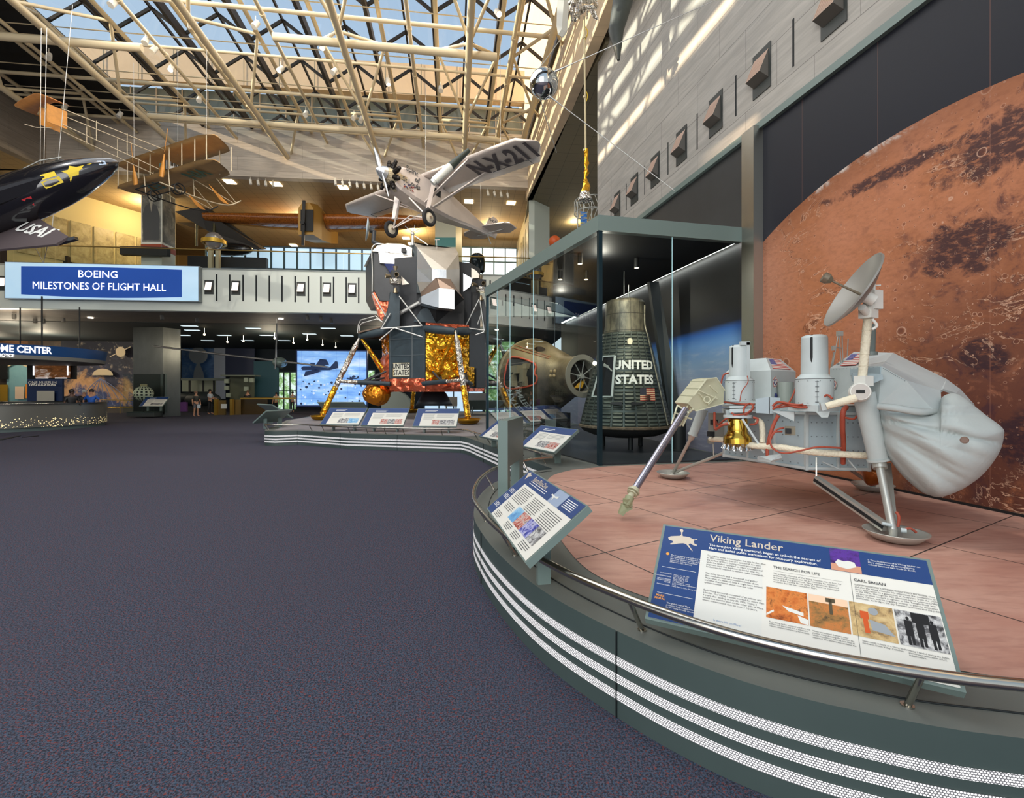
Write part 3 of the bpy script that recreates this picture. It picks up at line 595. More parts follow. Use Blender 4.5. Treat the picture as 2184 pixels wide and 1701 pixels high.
# ---------------------------------------------------------------- glass case
CA, CB_, CC, CD = V((1.47, 7.86, 0)), V((-.70, 13.27, 0)), V(wq(17, 0, .15)), V(wq(8.46, 0, .17))
t = thing('display_case', 'tall corner glass display case with grey green roof rim around two space capsules', 'display case', (1.47, 7.86, DZ))
CG = glass('case_glass', (.86, .93, .93), .10)
def pane(a, b, z0, z1, m, par, nm='glass_pane', th=.02):
    mb = MB(); d = (b-a).normalized(); nn = V((-d.y, d.x, 0))*th
    mb.add([a+V((0, 0, z0)), b+V((0, 0, z0)), b+V((0, 0, z1)), a+V((0, 0, z1))], [(0, 1, 2, 3)]); return mb.build(nm, m, par)
def upto(a, b, fr): return a.lerp(b, fr)
ZH = 4.37
for f0, f1 in ((0, .46), (.46, .70), (.70, .86), (.86, 1)): pane(upto(CA, CB_, f0+.002), upto(CA, CB_, f1-.002), DZ+.02, ZH, CG, t)
for f0, f1 in ((0, .50), (.50, 1)): pane(upto(CA, CD, f0+.002), upto(CA, CD, f1-.002), DZ+.02, ZH, CG, t)
pane(CB_, CC, DZ+.02, ZH, CG, t)
SEAM = mat('glass_edge', c8(170, 214, 220), .3, emit=.12)
for a, b, f in ((CA, CB_, .46), (CA, CB_, .70), (CA, CB_, .86), (CA, CD, .5)):
    p = upto(a, b, f); mb = MB(); mb.box((p.x, p.y, (DZ+ZH)/2), (.012, .012, ZH-DZ)); mb.build('glass_seam', SEAM, t)
for p in (CA, CB_): mb = MB(); mb.box((p.x, p.y, (DZ+ZH)/2), (.07, .07, ZH-DZ), .3); mb.build('corner_post', mat('post_dark', c8(36, 62, 72), .3, .6), t)
mb = MB()
for a, b in ((CA, CB_), (CA, CD), (CB_, CC)): 
    d = (b-a).normalized(); nn = V((d.y, -d.x, 0)); nn = nn if nn.dot(V((2, 12, 0))-a) < 0 else -nn
    mb.extr([a-d*.04+nn*.05+V((0, 0, ZH)), b+d*.02+nn*.05+V((0, 0, ZH)), b+d*.02+nn*.05+V((0, 0, 4.63)), a-d*.04+nn*.05+V((0, 0, 4.63))], -nn*.12)
mb.build('roof_rim', TEAL, t)
mb = MB(); mb.extr([p+V((0, 0, 4.4)) for p in (CA, CB_, V((1.4, 14.4, 0)), CC, CD)], (0, 0, .08)); mb.build('roof_panel', mat('case_ceiling', c8(12, 14, 17), .7), t)
mb = MB(); mb.extr([p+V((0, 0, DZ+.006)) for p in (CA, CB_, CC, CD)], (0, 0, .02)); mb.build('case_floor', mat('case_floor', c8(54, 56, 60), .35), t)
for i, (px, py, D) in enumerate([(1358, 540, 9.5), (1237, 528, 9.2), (1195, 550, 10.5), (1250, 582, 10.5)]):
    p = Pd(px, py, 9.5); p = Pz(px, 833-(4.33-H)*1000/D, 4.33) if False else V(((px-1092)/1000*D, D, 4.33))
    q = thing('case_spotlight', 'small spotlight hanging under the dark roof of the glass case', 'spotlight', tuple(p), group='spotlights inside the glass case')
    mb = MB(); mb.tube(p+V((0, 0, .06)), p+V((0, 0, -.14)), .05, n=12); mb.build('housing', BLACK, q); mb = MB(); mb.tube(p+V((0, 0, -.135)), p+V((0, 0, -.145)), .045, n=12); mb.build('lens', mat('case_glow', (1, .8, .55), .5, emit=3), q)
# black leaning support slabs in the case
mb = MB(); mb.extr([Pd(1385, 600, 11.0), Pd(1405, 600, 11.0), Pd(1458, 915, 10.45), Pd(1432, 915, 10.6)], WA*.12); mb.box(tuple(Pz(1445, 960, 0.5)+V((0,0,.3))), (.3, .3, .6)) if False else None
o_ = mb.build('leaning_support', mat('support_black', c8(22, 30, 34), .5)); tag(o_, 'tall black leaning support slab right behind the upright ribbed capsule', 'support')
p = Pd(1448, 905, 9.6); mb = MB(); mb.lathe([(0, 0), (.16, 0), (.16, .02), (.14, .03), (.14, .62), (0, .62)], (p.x, p.y, DZ+.03), n=20); o_ = mb.build('round_plinth', BLACK); tag(o_, 'short round black plinth at the foot of the ribbed capsule', 'plinth')
# ---------------------------------------------------------------- reading rails
def cmat(name, r, g, b, **k): return mat(name, c8(r, g, b), **k)
def photo(name, cols, sc_=18, st=(1, 1, 1)):
    m, n, b, o = nodes(name); g = NG(n); f = g.noise(g.mapv(g.obj(), st), sc_, 7, .7, .4)
    k = len(cols); n.links.new(g.ramp(f, [(.32+.36*i/(k-1), c8(*c)) for i, c in enumerate(cols)]), b.inputs['Base Color']); b.inputs['Roughness'].default_value = .4; return m
PH = dict(mars=photo('photo_mars', [(120, 60, 24), (196, 106, 44), (214, 130, 62), (90, 50, 30)]), desert=photo('photo_desert', [(70, 60, 40), (150, 110, 60), (196, 120, 60), (110, 110, 70)]), rock=photo('photo_rock', [(90, 70, 50), (190, 160, 110), (214, 190, 140)]), bw=photo('photo_grey', [(20, 20, 22), (90, 90, 92), (190, 190, 188), (220, 220, 216)], 22), purple=photo('photo_purple', [(40, 24, 60), (90, 50, 150), (30, 60, 40)], 12), blue=photo('photo_blue', [(20, 20, 30), (60, 70, 170), (190, 190, 220), (40, 40, 110)]), red=photo('photo_red', [(30, 30, 34), (180, 70, 50), (210, 190, 180), (60, 60, 80)], 24), cyan=photo('photo_cyan', [(70, 130, 190), (120, 180, 220), (200, 220, 230)], 8))
STONEP = cmat('warm_silver', 206, 194, 176, rough=.4)
class Face:
    def __init__(s, O, yaw, tilt, w, h):
        s.O = V(O); s.U = V((cos(yaw), sin(yaw), 0)); s.Vv = V((-sin(yaw)*cos(tilt), cos(yaw)*cos(tilt), sin(tilt))); s.N = s.U.cross(s.Vv); s.w = w; s.h = h
    def p(s, x, y, l=0): return s.O+s.U*(x*s.w)+s.Vv*(y*s.h)+s.N*l
    def rect(s, mb, x0, y0, x1, y1, l=.002, sk=0, mi=0): return mb.poly([s.p(x0+sk, y0, l), s.p(x1+sk, y0, l), s.p(x1, y1, l), s.p(x0, y1, l)], mi)
    def txt(s, mb, t, x, y, size, align='LEFT', bold=0, mi=0, line=1.0, l=.004): return mb.text(t, s.p(x, y), s.U, s.Vv, size, align, bold=bold, mi=mi, line=line, lift=l)
def reader(label, q, z, feet=True, th=.045, group=None):
    X, D, yaw, tilt, w_, h = q; f = Face((X, D, z), yaw, tilt, w_, h)
    t = thing('reading_rail', label, 'information panel', (X, D, DZ), group=group)
    mb = MB(); mb.extr([f.p(0, 0, -.001), f.p(1, 0, -.001), f.p(1, 1, -.001), f.p(0, 1, -.001)], f.N*-th); mb.build('panel_board', TEAL, t)
    for a in (.22, .78):
        mb = MB(); p = f.p(a, .55, -th); mb.extr([f.p(a-.02, .62, -th), f.p(a+.02, .62, -th), f.p(a+.02, .3, -th), f.p(a-.02, .3, -th)], V((0, 0, DZ-f.p(a, .3, -th).z))) if False else mb.extr([V((q_.x, q_.y, DZ)) for q_ in (f.p(a-.015, .4), f.p(a+.015, .4), f.p(a+.015, .62), f.p(a-.015, .62))], (0, 0, f.p(a, .42).z-DZ-th*1.1)); mb.build('leg', TEAL, t)
    return t, f
t, f = reader('large slanted information panel about the lander, right behind the near curved handrail', (.671, 2.37, -.503, .652, 1.211, .593), .55)
mb = MB(); f.rect(mb, .012, .02, .988, .98, .001); mb.build('printed_sheet', PAPER, t)
mb = MB(); f.rect(mb, .012, .02, .185, .98, .0018); f.rect(mb, .185, .765, .988, .98, .0018); mb.build('navy_band', NAVY, t)
mb = MB(); f.rect(mb, .19, .02, .43, .76, .0018); mb.build('white_column', WHITEP, t)
mb = MB(); f.txt(mb, 'Viking Lander', .215, .905, .064, bold=.0005); mb.build('title_lettering', STONEP, t)
mb = MB(); f.txt(mb, 'The two-part Viking spacecraft began to unlock the secrets of\nMars and fueled public enthusiasm for planetary exploration.', .215, .812, .0205, bold=.0003, line=1.05)
f.txt(mb, 'The long digging arm collected soil\nfor experiments. It dropped the soil\ninto three canisters on top of the\nspacecraft. Can you find them?\n(Hint: One has a funnel.)', .06, .62, .0115, line=.95)
f.txt(mb, 'LAUNCH DATE:\n\nMARS LANDING DATE:\n\nWEIGHT, LANDER:\nLAUNCH VEHICLE:\nPOWER:\n\nMANUFACTURER:', .078, .40, .0085, 'RIGHT'); f.txt(mb, 'Viking 1, Aug. 20, 1975\nViking 2, Sept. 9, 1975\nViking 1, July 20, 1976\nViking 2, Sept. 3, 1976\n576 kg (1,270 lb)\nTitan IIIE/Centaur rocket\n2 radioisotope thermal generators\n70 W\nMartin Marietta Corp., Denver, CO', .085, .40, .0085)
f.txt(mb, 'This global view of Mars,\nproduced from images returned\nby the Viking Orbiter spacecraft,', .075, .16, .0115)
f.txt(mb, '< This illustration of a Viking lander on\nMars shows how its accompanying\norbiter beamed data back to Earth.', .80, .885, .0125)
for y_ in (.52, .26): f.rect(mb, .03, y_, .175, y_+.003, .003)
mb.build('white_lettering', WINK, t)
mb = MB(); f.txt(mb, 'This Viking lander is identical to the two landers that\nin 1976 became the first U.S. spacecraft to reach\nthe surface of Mars. During mission planning and\nwhile the landers operated on Mars, scientists and\nengineers used this duplicate to model how the\nlanders would respond to various radio commands.', .212, .655, .0130, line=1.05)
f.txt(mb, 'The ability to soft land a spacecraft and gather\ndata revolutionized what scientists knew about\nMars: what it\'s made of, how it might have formed,\nand what that reveals about how our solar\nsystem evolved.', .212, .485, .0130, line=1.05)
f.txt(mb, 'Each Viking spacecraft consisted of an orbiter and\na lander. The Viking 1 lander worked for more than\n6 years after landing on July 20, 1976. Viking 2\nlanded two months later on the other side of Mars,\nwhere it transmitted data for over 3 1/2 years.', .212, .32, .0130, line=1.05)
f.txt(mb, 'THE SEARCH FOR LIFE', .47, .70, .020, bold=.0003); f.txt(mb, 'CARL SAGAN', .745, .70, .020, bold=.0004)
f.txt(mb, 'The primary objective of the Viking missions was to hunt for\nevidence of present or past life by searching for chemical\nindicators of living processes. Viking instruments detected\nmany of the building blocks of life but found no conclusive\nevidence that life ever existed on Mars.', .47, .60, .0115)
f.txt(mb, 'Cornell astronomer Carl Sagan helped select the landing sites\nand plan the Viking missions. He articulated the excitement of\nspace exploration to a generation of Americans from the 1970s\nto the 1990s. Through his PBS television series Cosmos (1980),\nhis appearances on such programs as The Tonight Show with\nJohnny Carson, and his engaging writings in popular magazines\nand books, he bridged the gap between scientists and the public.', .745, .60, .0115)
f.txt(mb, 'Each Viking lander scooped soil from the\nsurface and deposited it in a miniature\nrobotic chemical laboratory for analysis.', .455, .185, .0098); f.txt(mb, 'Viking transmitted dramatic color\nphotos, many showing the Martian sky,\nwhich was salmon colored, not blue as\nexpected. The landers also analyzed the', .595, .175, .0098)
f.txt(mb, 'Sagan stands in front of a Viking lander\nmockup in Death Valley, California.', .745, .195, .0098); f.txt(mb, 'Viking 1 landed during the 200th\nanniversary celebration of U.S.\nindependence.', .872, .185, .0098)
f.rect(mb, .735, .04, .7362, .765, .003); f.rect(mb, .47, .665, .71, .6665, .003); f.rect(mb, .745, .665, .96, .6665, .003)
mb.build('dark_lettering', INK, t)
mb = MB(); f.txt(mb, 'Is there life on Mars?', .31, .115, .0145, 'CENTER'); mb.build('blue_lettering', cmat('pale_blue_ink', 120, 150, 190), t)
for nm, a, c, k in (('photo_print', .445, .585, 'mars'), ('photo_print', .59, .715, 'desert'), ('photo_print', .72, .85, 'rock'), ('photo_print', .855, .985, 'bw')):
    mb = MB(); f.rect(mb, a, .235, c, .505, .003); ph = mb.build(nm, PH[k], t)
    mb = MB()
    if k == 'mars': mb.poly([f.p(.50, .36, .004), f.p(.57, .33, .004), f.p(.57, .30, .004), f.p(.52, .32, .004)]); mb.poly([f.p(.55, .30, .004), f.p(.584, .28, .004), f.p(.584, .236, .004), f.p(.56, .24, .004)]); mb.poly([f.p(.446, .27, .004), f.p(.47, .31, .004), f.p(.472, .295, .004), f.p(.446, .25, .004)]); mb.build('lander_pictured', WHITEP, ph)
    if k == 'desert': f.rect(mb, .59, .445, .715, .505, .004); mb.build('pale_sky', cmat('salmon_sky', 236, 200, 168), ph); mb = MB(); f.rect(mb, .655, .36, .665, .49, .005); f.rect(mb, .645, .46, .675, .495, .005); mb.build('mast_pictured', cmat('olive_dark', 80, 70, 50), ph)
    if k == 'rock':
        f.rect(mb, .755, .27, .77, .42, .004, .003); f.rect(mb, .75, .38, .775, .44, .0042); mb.build('orange_figure', cmat('orange_cloth', 200, 84, 30), ph); mb = MB(); c_ = f.p(.79, .45, .005); mb.poly([c_+f.U*cos(2*pi*i/14)*.018+f.Vv*sin(2*pi*i/14)*.018 for i in range(14)]); mb.poly([f.p(.775, .38, .004), f.p(.82, .36, .004), f.p(.845, .28, .004), f.p(.78, .3, .004)]); mb.build('lander_pictured', cmat('grey_pictured', 150, 156, 160), ph)
    if k == 'bw':
        for x_ in (.888, .92, .955): f.rect(mb, x_-.011, .31, x_+.011, .43, .004); f.rect(mb, x_-.009, .245, x_-.001, .31, .004); f.rect(mb, x_+.002, .25, x_+.010, .31, .004); c_ = f.p(x_, .445, .004); mb.poly([c_+f.U*cos(2*pi*i/10)*.006+f.Vv*sin(2*pi*i/10)*.009 for i in range(10)])
        f.rect(mb, .9, .42, .95, .5, .0035); mb.build('dark_figures', BLACK, ph)
mb = MB(); f.rect(mb, .675, .765, .775, .98, .003); ph = mb.build('photo_print', PH['purple'], t); mb = MB(); f.rect(mb, .675, .765, .775, .83, .004); mb.build('sand_pictured', cmat('sand_pictured', 206, 150, 120), ph); mb = MB(); mb.poly([f.p(x_, y_, .005) for x_, y_ in ((.69, .84), (.70, .80), (.73, .79), (.76, .82), (.755, .86), (.735, .87), (.72, .86), (.70, .87))]); mb.build('lander_pictured', WHITEP, ph)
sil = [(.034, .845), (.045, .865), (.065, .875), (.085, .885), (.09, .90), (.0875, .93), (.082, .94), (.08, .955), (.086, .965), (.094, .96), (.098, .945), (.094, .93), (.095, .90), (.098, .885), (.125, .885), (.14, .872), (.15, .865), (.162, .875), (.163, .868), (.148, .85), (.152, .82), (.165, .81), (.163, .795), (.148, .80), (.135, .815), (.128, .80), (.150, .735), (.147, .733), (.118, .80), (.105, .805), (.085, .795), (.067, .78), (.05, .77), (.048, .78), (.062, .80), (.055, .815), (.04, .82)]
mb = MB(); mb.poly([f.p(x_, y_, .003) for x_, y_ in sil[::-1]]); mb.build('lander_emblem', STONEP, t)
mb = MB(); c_ = f.p(.045, .665, .003); mb.poly([c_+f.U*cos(2*pi*i/12)*.009+f.Vv*sin(2*pi*i/12)*.009 for i in range(12)]); f.txt(mb, 'MARS\nMURAL', .045, .22, .016, 'CENTER', .0004); mb.build('orange_lettering', OCHRE, t)
# second near panel
t, f = reader('slanted information panel about a private space plane, beside the grey post', (-.218, 3.993, -1.343, .676, 1.305, .499), .70)
mb = MB(); f.rect(mb, .012, .02, .988, .98, .001); mb.build('printed_sheet', PAPER, t)
mb = MB(); f.rect(mb, .012, .02, .15, .98, .0018); f.rect(mb, .15, .74, .988, .98, .0018); mb.build('navy_band', NAVY, t)
mb = MB(); f.txt(mb, 'SpaceShipOne', .20, .90, .062, bold=.0005); mb.build('title_lettering', STONEP, t)
mb = MB()
for k in range(2): f.rect(mb, .20, .835-k*.04, .52, .845-k*.04, .003)
for k in range(5): f.rect(mb, .80, .92-k*.03, .93, .932-k*.03, .003)
for y_ in (.55, .42, .22): 
    for k in range(4): f.rect(mb, .04, y_-k*.022, .13, y_-k*.022+.008, .003)
mb.build('white_lettering', WINK, t)
def bars(f, mb, x0, y1, x1, n, dy=.032, th=.009):
    for k in range(n): f.rect(mb, x0, y1-k*dy, x1-(.04 if k == n-1 else rnd.uniform(0, .015)), y1-k*dy+th, .003)
mb = MB(); bars(f, mb, .19, .68, .42, 9); bars(f, mb, .46, .66, .66, 8); bars(f, mb, .70, .66, .93, 9); bars(f, mb, .2, .34, .38, 4)
for x_ in (.19, .45, .62, .79): bars(f, mb, x_, .14, x_+.13, 4, .028)
mb.build('dark_lettering', INK, t)
for a, c, k in ((.40, .52, 'cyan'), (.52, .66, 'red'), (.66, .80, 'blue'), (.80, .92, 'bw')): mb = MB(); f.rect(mb, a, .18, c, .42, .003); mb.build('photo_print', PH[k], t)
mb = MB(); f.rect(mb, .62, .74, .78, .98, .003); ph = mb.build('photo_print', cmat('sky_print', 150, 166, 190), t)
mb = MB(); mb.poly([f.p(x_, y_, .005) for x_, y_ in ((.60, .87), (.66, .86), (.70, .89), (.70, .845), (.655, .835), (.66, .79), (.65, .79), (.635, .835), (.6, .845))]); mb.build('plane_pictured', WHITEP, ph)
mb = MB(); mb.poly([f.p(x_, y_, .003) for x_, y_ in ((.03, .93), (.06, .97), (.09, .93), (.13, .92), (.09, .87), (.08, .80), (.06, .86))]); mb.build('plane_emblem', STONEP, t)
# smaller panels round the moon deck
def small_reader(label, q, z, pics=('bw', 'red'), grp='reading panels around the moon deck'):
    t, f = reader(label, q, z, group=grp)
    mb = MB(); f.rect(mb, .01, .02, .99, .98, .001); mb.build('printed_sheet', PAPER, t)
    mb = MB(); f.rect(mb, .01, .02, .15, .98, .002); f.rect(mb, .15, .72, .99, .98, .002); mb.build('navy_band', NAVY, t)
    mb = MB(); bars(f, mb, .2, .64, .45, 6, .05, .014); bars(f, mb, .5, .64, .9, 4, .05, .014); mb.build('dark_lettering', cmat('grey_ink', 150, 152, 150), t)
    mb = MB(); bars(f, mb, .2, .86, .5, 2, .06, .02); mb.build('white_lettering', WINK, t)
    for k, p_ in enumerate(pics): mb = MB(); f.rect(mb, .42+.52*k/len(pics), .10, .42+.52*(k+1)/len(pics)-.006, .36, .003); mb.build('photo_print', PH[p_], t)
    return t
small_reader('tilted panel with blue header on the moon deck, leftmost of three facing the carpet', (-5.95, 14.50, -.10, .62, 1.25, .85), .66, ('bw', 'cyan'))
small_reader('tilted panel with blue header on the moon deck, middle of three facing the carpet', (-4.55, 14.10, -.06, .62, 1.3, .85), .66, ('red', 'bw', 'red'))
small_reader('tilted blue-headed panel on the moon deck, rightmost of three, beside the gold foot pad', (-2.92, 13.72, -.04, .62, 1.3, .85), .66, ('red', 'bw', 'bw'))
small_reader('slanted panel with blue header between the grey post and the glass case', (.12, 8.75, -1.05, .62, 1.15, .62), .68, ('bw', 'red'))
small_reader('half hidden slanted panel left of the grey post', (-.75, 10.6, -1.1, .62, 1.15, .62), .68, ('bw', 'red'))
for lab, q in (('dark back of a slanted panel at the far left of the moon deck', (-8.2, 17.6, 2.4, .6, 1.5, .9)), ('dark back of a slanted panel by the left foot pad', (-6.5, 21.6, 3.0, .6, 2.2, .9)), ('dark back of a slanted panel at the far right of the moon deck', (-.4, 25.4, 3.14, .6, 2.2, .9))):
    t, f = reader(lab, q, .7)
small_reader('pale slanted panel at the left end of the moon deck beside a grey column', (-8.15, 16.4, -1.9, .62, 1.1, .7), .66, ('bw', 'bw'))
# grey post
t = thing('kiosk_post', 'tall grey green box on two legs at the near edge of the raised deck', 'post', (-.1, 5.5, DZ))
a, b_, c_ = V((-.165, 5.52, 0)), V((-.05, 5.47, 0)), V((.155, 6.42, 0)); d_ = c_-b_
mb = MB(); mb.extr([p+V((0, 0, .80)) for p in (a, b_, c_, a+d_)], (0, 0, .55)); mb.build('box', TEAL, t)
for k in (0, .72): mb = MB(); mb.extr([p+V((0, 0, DZ)) for p in (a+d_*k, b_+d_*k, b_+d_*(k+.28 if k else .13), a+d_*(k+.28 if k else .13))], (0, 0, .35)); mb.build('leg', TEAL, t)
# ---------------------------------------------------------------- Mars lander
VW = cmat('lander_grey_white', 184, 194, 194, rough=.5, var=.04, vs=4); VW2 = cmat('lander_panel', 158, 174, 180, rough=.5, var=.05, vs=3)
KH = cmat('khaki_housing', 186, 184, 156, rough=.5, var=.05, vs=5); CABLE = cmat('red_cable', 160, 72, 52, rough=.6, bump=.3, bs=90)
WRAP = cmat('white_wrap', 222, 214, 190, rough=.75, bump=.6, bs=45); ALU = cmat('aluminium', 184, 184, 176, rough=.36, metal=.55); GOLD = cmat('polished_gold', 214, 170, 70, rough=.18, metal=1)
CLOTH = cmat('grey_cloth', 174, 182, 180, rough=.85, bump=.15, bs=30); HOLE = cmat('dark_gap', 18, 22, 24, rough=.7)
LT = thing('mars_lander', 'pale grey three legged planetary lander with dish and cloth bag on the pink tiles', 'spacecraft', (3.35, 5.45, DZ))
C0 = V((3.35, 5.45, 0)); zb, zt = .90, 1.49
F1, F2, F3 = V((3.19, 3.9, DZ)), V((2.30, 6.7, DZ)), V((4.50, 5.85, DZ))
hexa = []
for k, A in enumerate((-97, 23, 143)):
    d = V((cos(R(A)), sin(R(A)), 0)); s_ = V((-d.y, d.x, 0)); hexa += [C0+d*.76-s_*.29, C0+d*.76+s_*.29]
mb = MB(); mb.prism([(p.x, p.y) for p in hexa], zb, zt); body = mb.build('body', VW2, LT)
mb = MB()
for i in range(6):
    p, q = hexa[i], hexa[(i+1) % 6]; d = (q-p); nn = V((d.y, -d.x, 0)).normalized()
    for z in (zb+.01, zt-.03): mb.extr([p+nn*.001+V((0, 0, z)), q+nn*.001+V((0, 0, z)), q+nn*.02+V((0, 0, z)), p+nn*.02+V((0, 0, z))], (0, 0, .025))
    mb.box(tuple(p.lerp(q, 0)+V((0, 0, (zb+zt)/2))), (.03, .03, zt-zb))
    k = max(1, int(d.length/.28))
    for j in range(1, k): c_ = p.lerp(q, j/k)+nn*.008; mb.box((c_.x, c_.y, (zb+zt)/2), (.022, .022, zt-zb-.04), math.atan2(d.y, d.x))
mb.build('body_ribs', VW, body)
mb = MB()
for i in range(6):
    p, q = hexa[i], hexa[(i+1) % 6]; d = (q-p); nn = V((d.y, -d.x, 0)).normalized()
    for z in (zb+.06, zb+.2, zb+.34, zb+.48):
        for j in range(1, 12): c_ = p.lerp(q, j/12)+nn*.004+V((0, 0, z)); mb.obox(c_, nn*.003, V((0, 0, .005)), d.normalized()*.005)
mb.build('rivets', cmat('rivet_grey', 120, 128, 130), body)
mb = MB(); mb.prism([(C0.x+(p.x-C0.x)*.93, C0.y+(p.y-C0.y)*.93) for p in hexa], zt, zt+.05); mb.build('top_plate', VW, LT)
# legs and foot pads
def pad(p, r, nm='foot_pad'):
    mb = MB(); mb.slathe([(0, .012), (.03, .012), (r*.75, .045), (r*.97, .085), (r, .09), (r*1.0, .083), (r*.7, .02), (r*.3, 0), (0, 0)], p, n=32); return mb.build(nm, ALU, LT)
for p in (F1, F2, F3): pad(p, .225)
lg = thing  # legs are parts
def leg(shroud, tube, foot, r=.085):
    mb = MB(); a, b_ = shroud; mb.tube(a, b_, r*.98, r*.86, n=20); mb.tube(b_, b_+(b_-a).normalized()*.02, r*1.0, n=20); sh = mb.build('leg_shroud', CLOTH, LT)
    mb = MB(); mb.tube(b_, b_+(foot-b_).normalized()*.09, r*.62, n=16); mb.tube(b_, foot, r*.36, n=14); mb.tube(foot-V((0, 0, .03)), foot+V((0, 0, .03)), .03, n=12); mb.build('leg', ALU, LT)
leg((Pd(1842, 838, 4.22), Pd(1873, 978, 4.18)), .03, F1+V((-.02, .0, .075)), .088)
leg((Pd(1500, 872, 5.9), Pd(1478, 925, 5.95)), .03, F2+V((0, 0, .075)), .062)
leg((C0+V((.7, .25, 1.4)), C0+V((.9, .3, 1.02))), .03, F3+V((0, 0, .075)), .07)
mb = MB(); mb.bar(Pd(1741, 1022, 4.68), F1+V((-.04, .05, .10)), .055, .075); mb.bar(Pd(1741, 975, 4.72), Pd(1741, 1025, 4.68), .012, .02); sp = mb.build('side_strut', ALU, LT); mb = MB(); mb.bar(Pd(1741, 1022, 4.68)+V((-.029, -.004, 0)), F1+V((-.07, .045, .10)), .004, .03); mb.build('strut_groove', HOLE, sp)
mb = MB(); mb.bar(Pd(1893, 990, 4.5), F1+V((.035, .06, .10)), .05, .04); mb.build('side_strut', ALU, LT)
mb = MB(); mb.tube(F2+V((.02, -.02, .09)), Pd(1520, 975, 6.1), .02, n=10); mb.tube(Pd(1520, 975, 6.1), Pd(1560, 958, 5.7), .018, n=10); mb.tube(Pd(1522, 972, 6.05), Pd(1521, 940, 6.05), .008, n=6); mb.build('side_strut', ALU, LT)
mb = MB(); mb.tube(F3+V((-.03, -.02, .09)), Pd(1790, 985, 5.0), .02, n=10); mb.tube(F3+V((-.1, -.1, .09)), Pd(1845, 985, 5.1), .014, n=8); mb.build('side_strut', ALU, LT)
mb = MB(); mb.tube(F1+V((.02, -.03, .10)), F1+V((.05, -.05, .10)), .02, n=12); mb.tube(F1+V((-.09, .03, .14)), F1+V((-.03, 0, .13)), .015, n=8); mb.build('foot_fitting', VW, LT)
mb = MB(); mb.pipe([F1+V((.03, -.03, .10)), F1+V((.08, -.05, .12)), F1+V((.12, -.06, .09))], .010, 6, sub=4); mb.pipe([F1+V((.02, 0, .12)), F1+V((.03, 0, .2)), F1+V((.02, .02, .24))], .012, 6, sub=4); mb.build('foot_cable', CABLE, LT)
# camera towers
def tower(p, r, z0, z1, z2, z3, yaw, nm='camera_tower', slit=True):
    mb = MB(); mb.lathe([(0, z0), (r, z0), (r, z1), (r*.72, z1+.045), (r*.72, z1+.05), (r*.70, z3-.03)], (p.x, p.y, 0), n=36); mb.slathe([(r*.70, z3-.03), (r*.66, z3-.01), (r*.5, z3), (0, z3+.004)], (p.x, p.y, 0), n=36)
    o_ = mb.build(nm, VW, LT)
    mb = MB(); mb.lathe([(r+.002, z1-.004), (r+.004, z1-.002), (r+.002, z1)], (p.x, p.y, 0), n=36)
    for k in range(10):
        for z in (z1-.022, z0+.02): a = yaw+.5+k*.63; mb.box((p.x+cos(a)*r, p.y+sin(a)*r, z), (.006, .006, .006), a)
    for k in range(5): a = yaw+.35; mb.box((p.x+cos(a)*r, p.y+sin(a)*r, z0+.03+k*(z1-z0-.06)/4), (.005, .03, .006), a)
    a = yaw+.35; mb.box((p.x+cos(a)*r, p.y+sin(a)*r, (z0+z1)/2), (.003, .003, z1-z0-.04), a)
    mb.build('rivets', cmat('rivet_dark', 60, 66, 68), o_)
    if slit:
        mb = MB(); q = r*.705; mb.lathe([(q, z1+.09), (q+.001, z1+.09), (q+.001, z3-.035), (q*.9, z3-.002)], (p.x, p.y, 0), n=5, a0=yaw-.10, a1=yaw+.10); mb.build('camera_slit', HOLE, o_)
    return o_
pA = Pd(1577, 830, 5.25); pB = Pd(1737, 830, 4.52)
tA = tower(pA, .150, 1.585, 1.815, 0, 2.21, -2.75); tB = tower(pB, .158, 1.565, 1.815, 0, 2.235, -2.36)
mb = MB(); q = Pd(1594, 700, 5.15); mb.obox((q.x, q.y, 2.0), V((.018, 0, 0)), V((0, .02, 0)), V((0, 0, .23))); mb.box((q.x-.03, q.y, 2.22), (.10, .04, .04)); mb.build('tower_bracket', VW, tA)
mb = MB(); mb.box((pB.x-.0, pB.y+.02, 1.535), (.30, .3, .06), .4); mb.build('tower_base', VW, LT)
# bracket plate under the left tower and the engine
mb = MB(); mb.extr([Pd(1540, 866, 5.7), Pd(1556, 870, 5.15), Pd(1640, 868, 5.0), Pd(1660, 862, 5.3), Pd(1600, 858, 5.7)], (0, 0, .022)); mb.extr([Pd(1556, 872, 5.14), Pd(1640, 870, 4.99), Pd(1640, 878, 4.99), Pd(1556, 880, 5.14)], (.01, .02, 0)); mb.box(tuple(Pd(1553, 885, 5.2)), (.05, .02, .12)); mb.build('bracket_plate', VW, LT)
mb = MB(); p = Pd(1573, 890, 5.02); mb.lathe([(0, 0), (.14, 0), (.14, .025), (0, .025)], (p.x, p.y, H-.057*5.02), n=28); mb.build('engine_flange', VW, LT)
ze = lambda y: H-(y-833)/1000*5.02
mb = MB(); mb.slathe([(.094, ze(892)), (.098, ze(894)), (.098, ze(918))], (p.x, p.y, 0), n=32); mb.slathe([(.098, ze(918)), (.108, ze(924)), (.136, ze(931)), (.140, ze(934))], (p.x, p.y, 0), n=32); mb.lathe([(.140, ze(934)), (.142, ze(944)), (0, ze(945))], (p.x, p.y, 0), n=32); eng = mb.build('descent_engine', GOLD, LT)
mb = MB()
for k in range(14):
    a = 2*pi*k/14; c_ = V((p.x+cos(a)*.118, p.y+sin(a)*.118, ze(945))); o2 = V((cos(a)*.025, sin(a)*.025, -.062)); mb.tube(c_, c_+o2, .008, .026, n=10, cap=False)
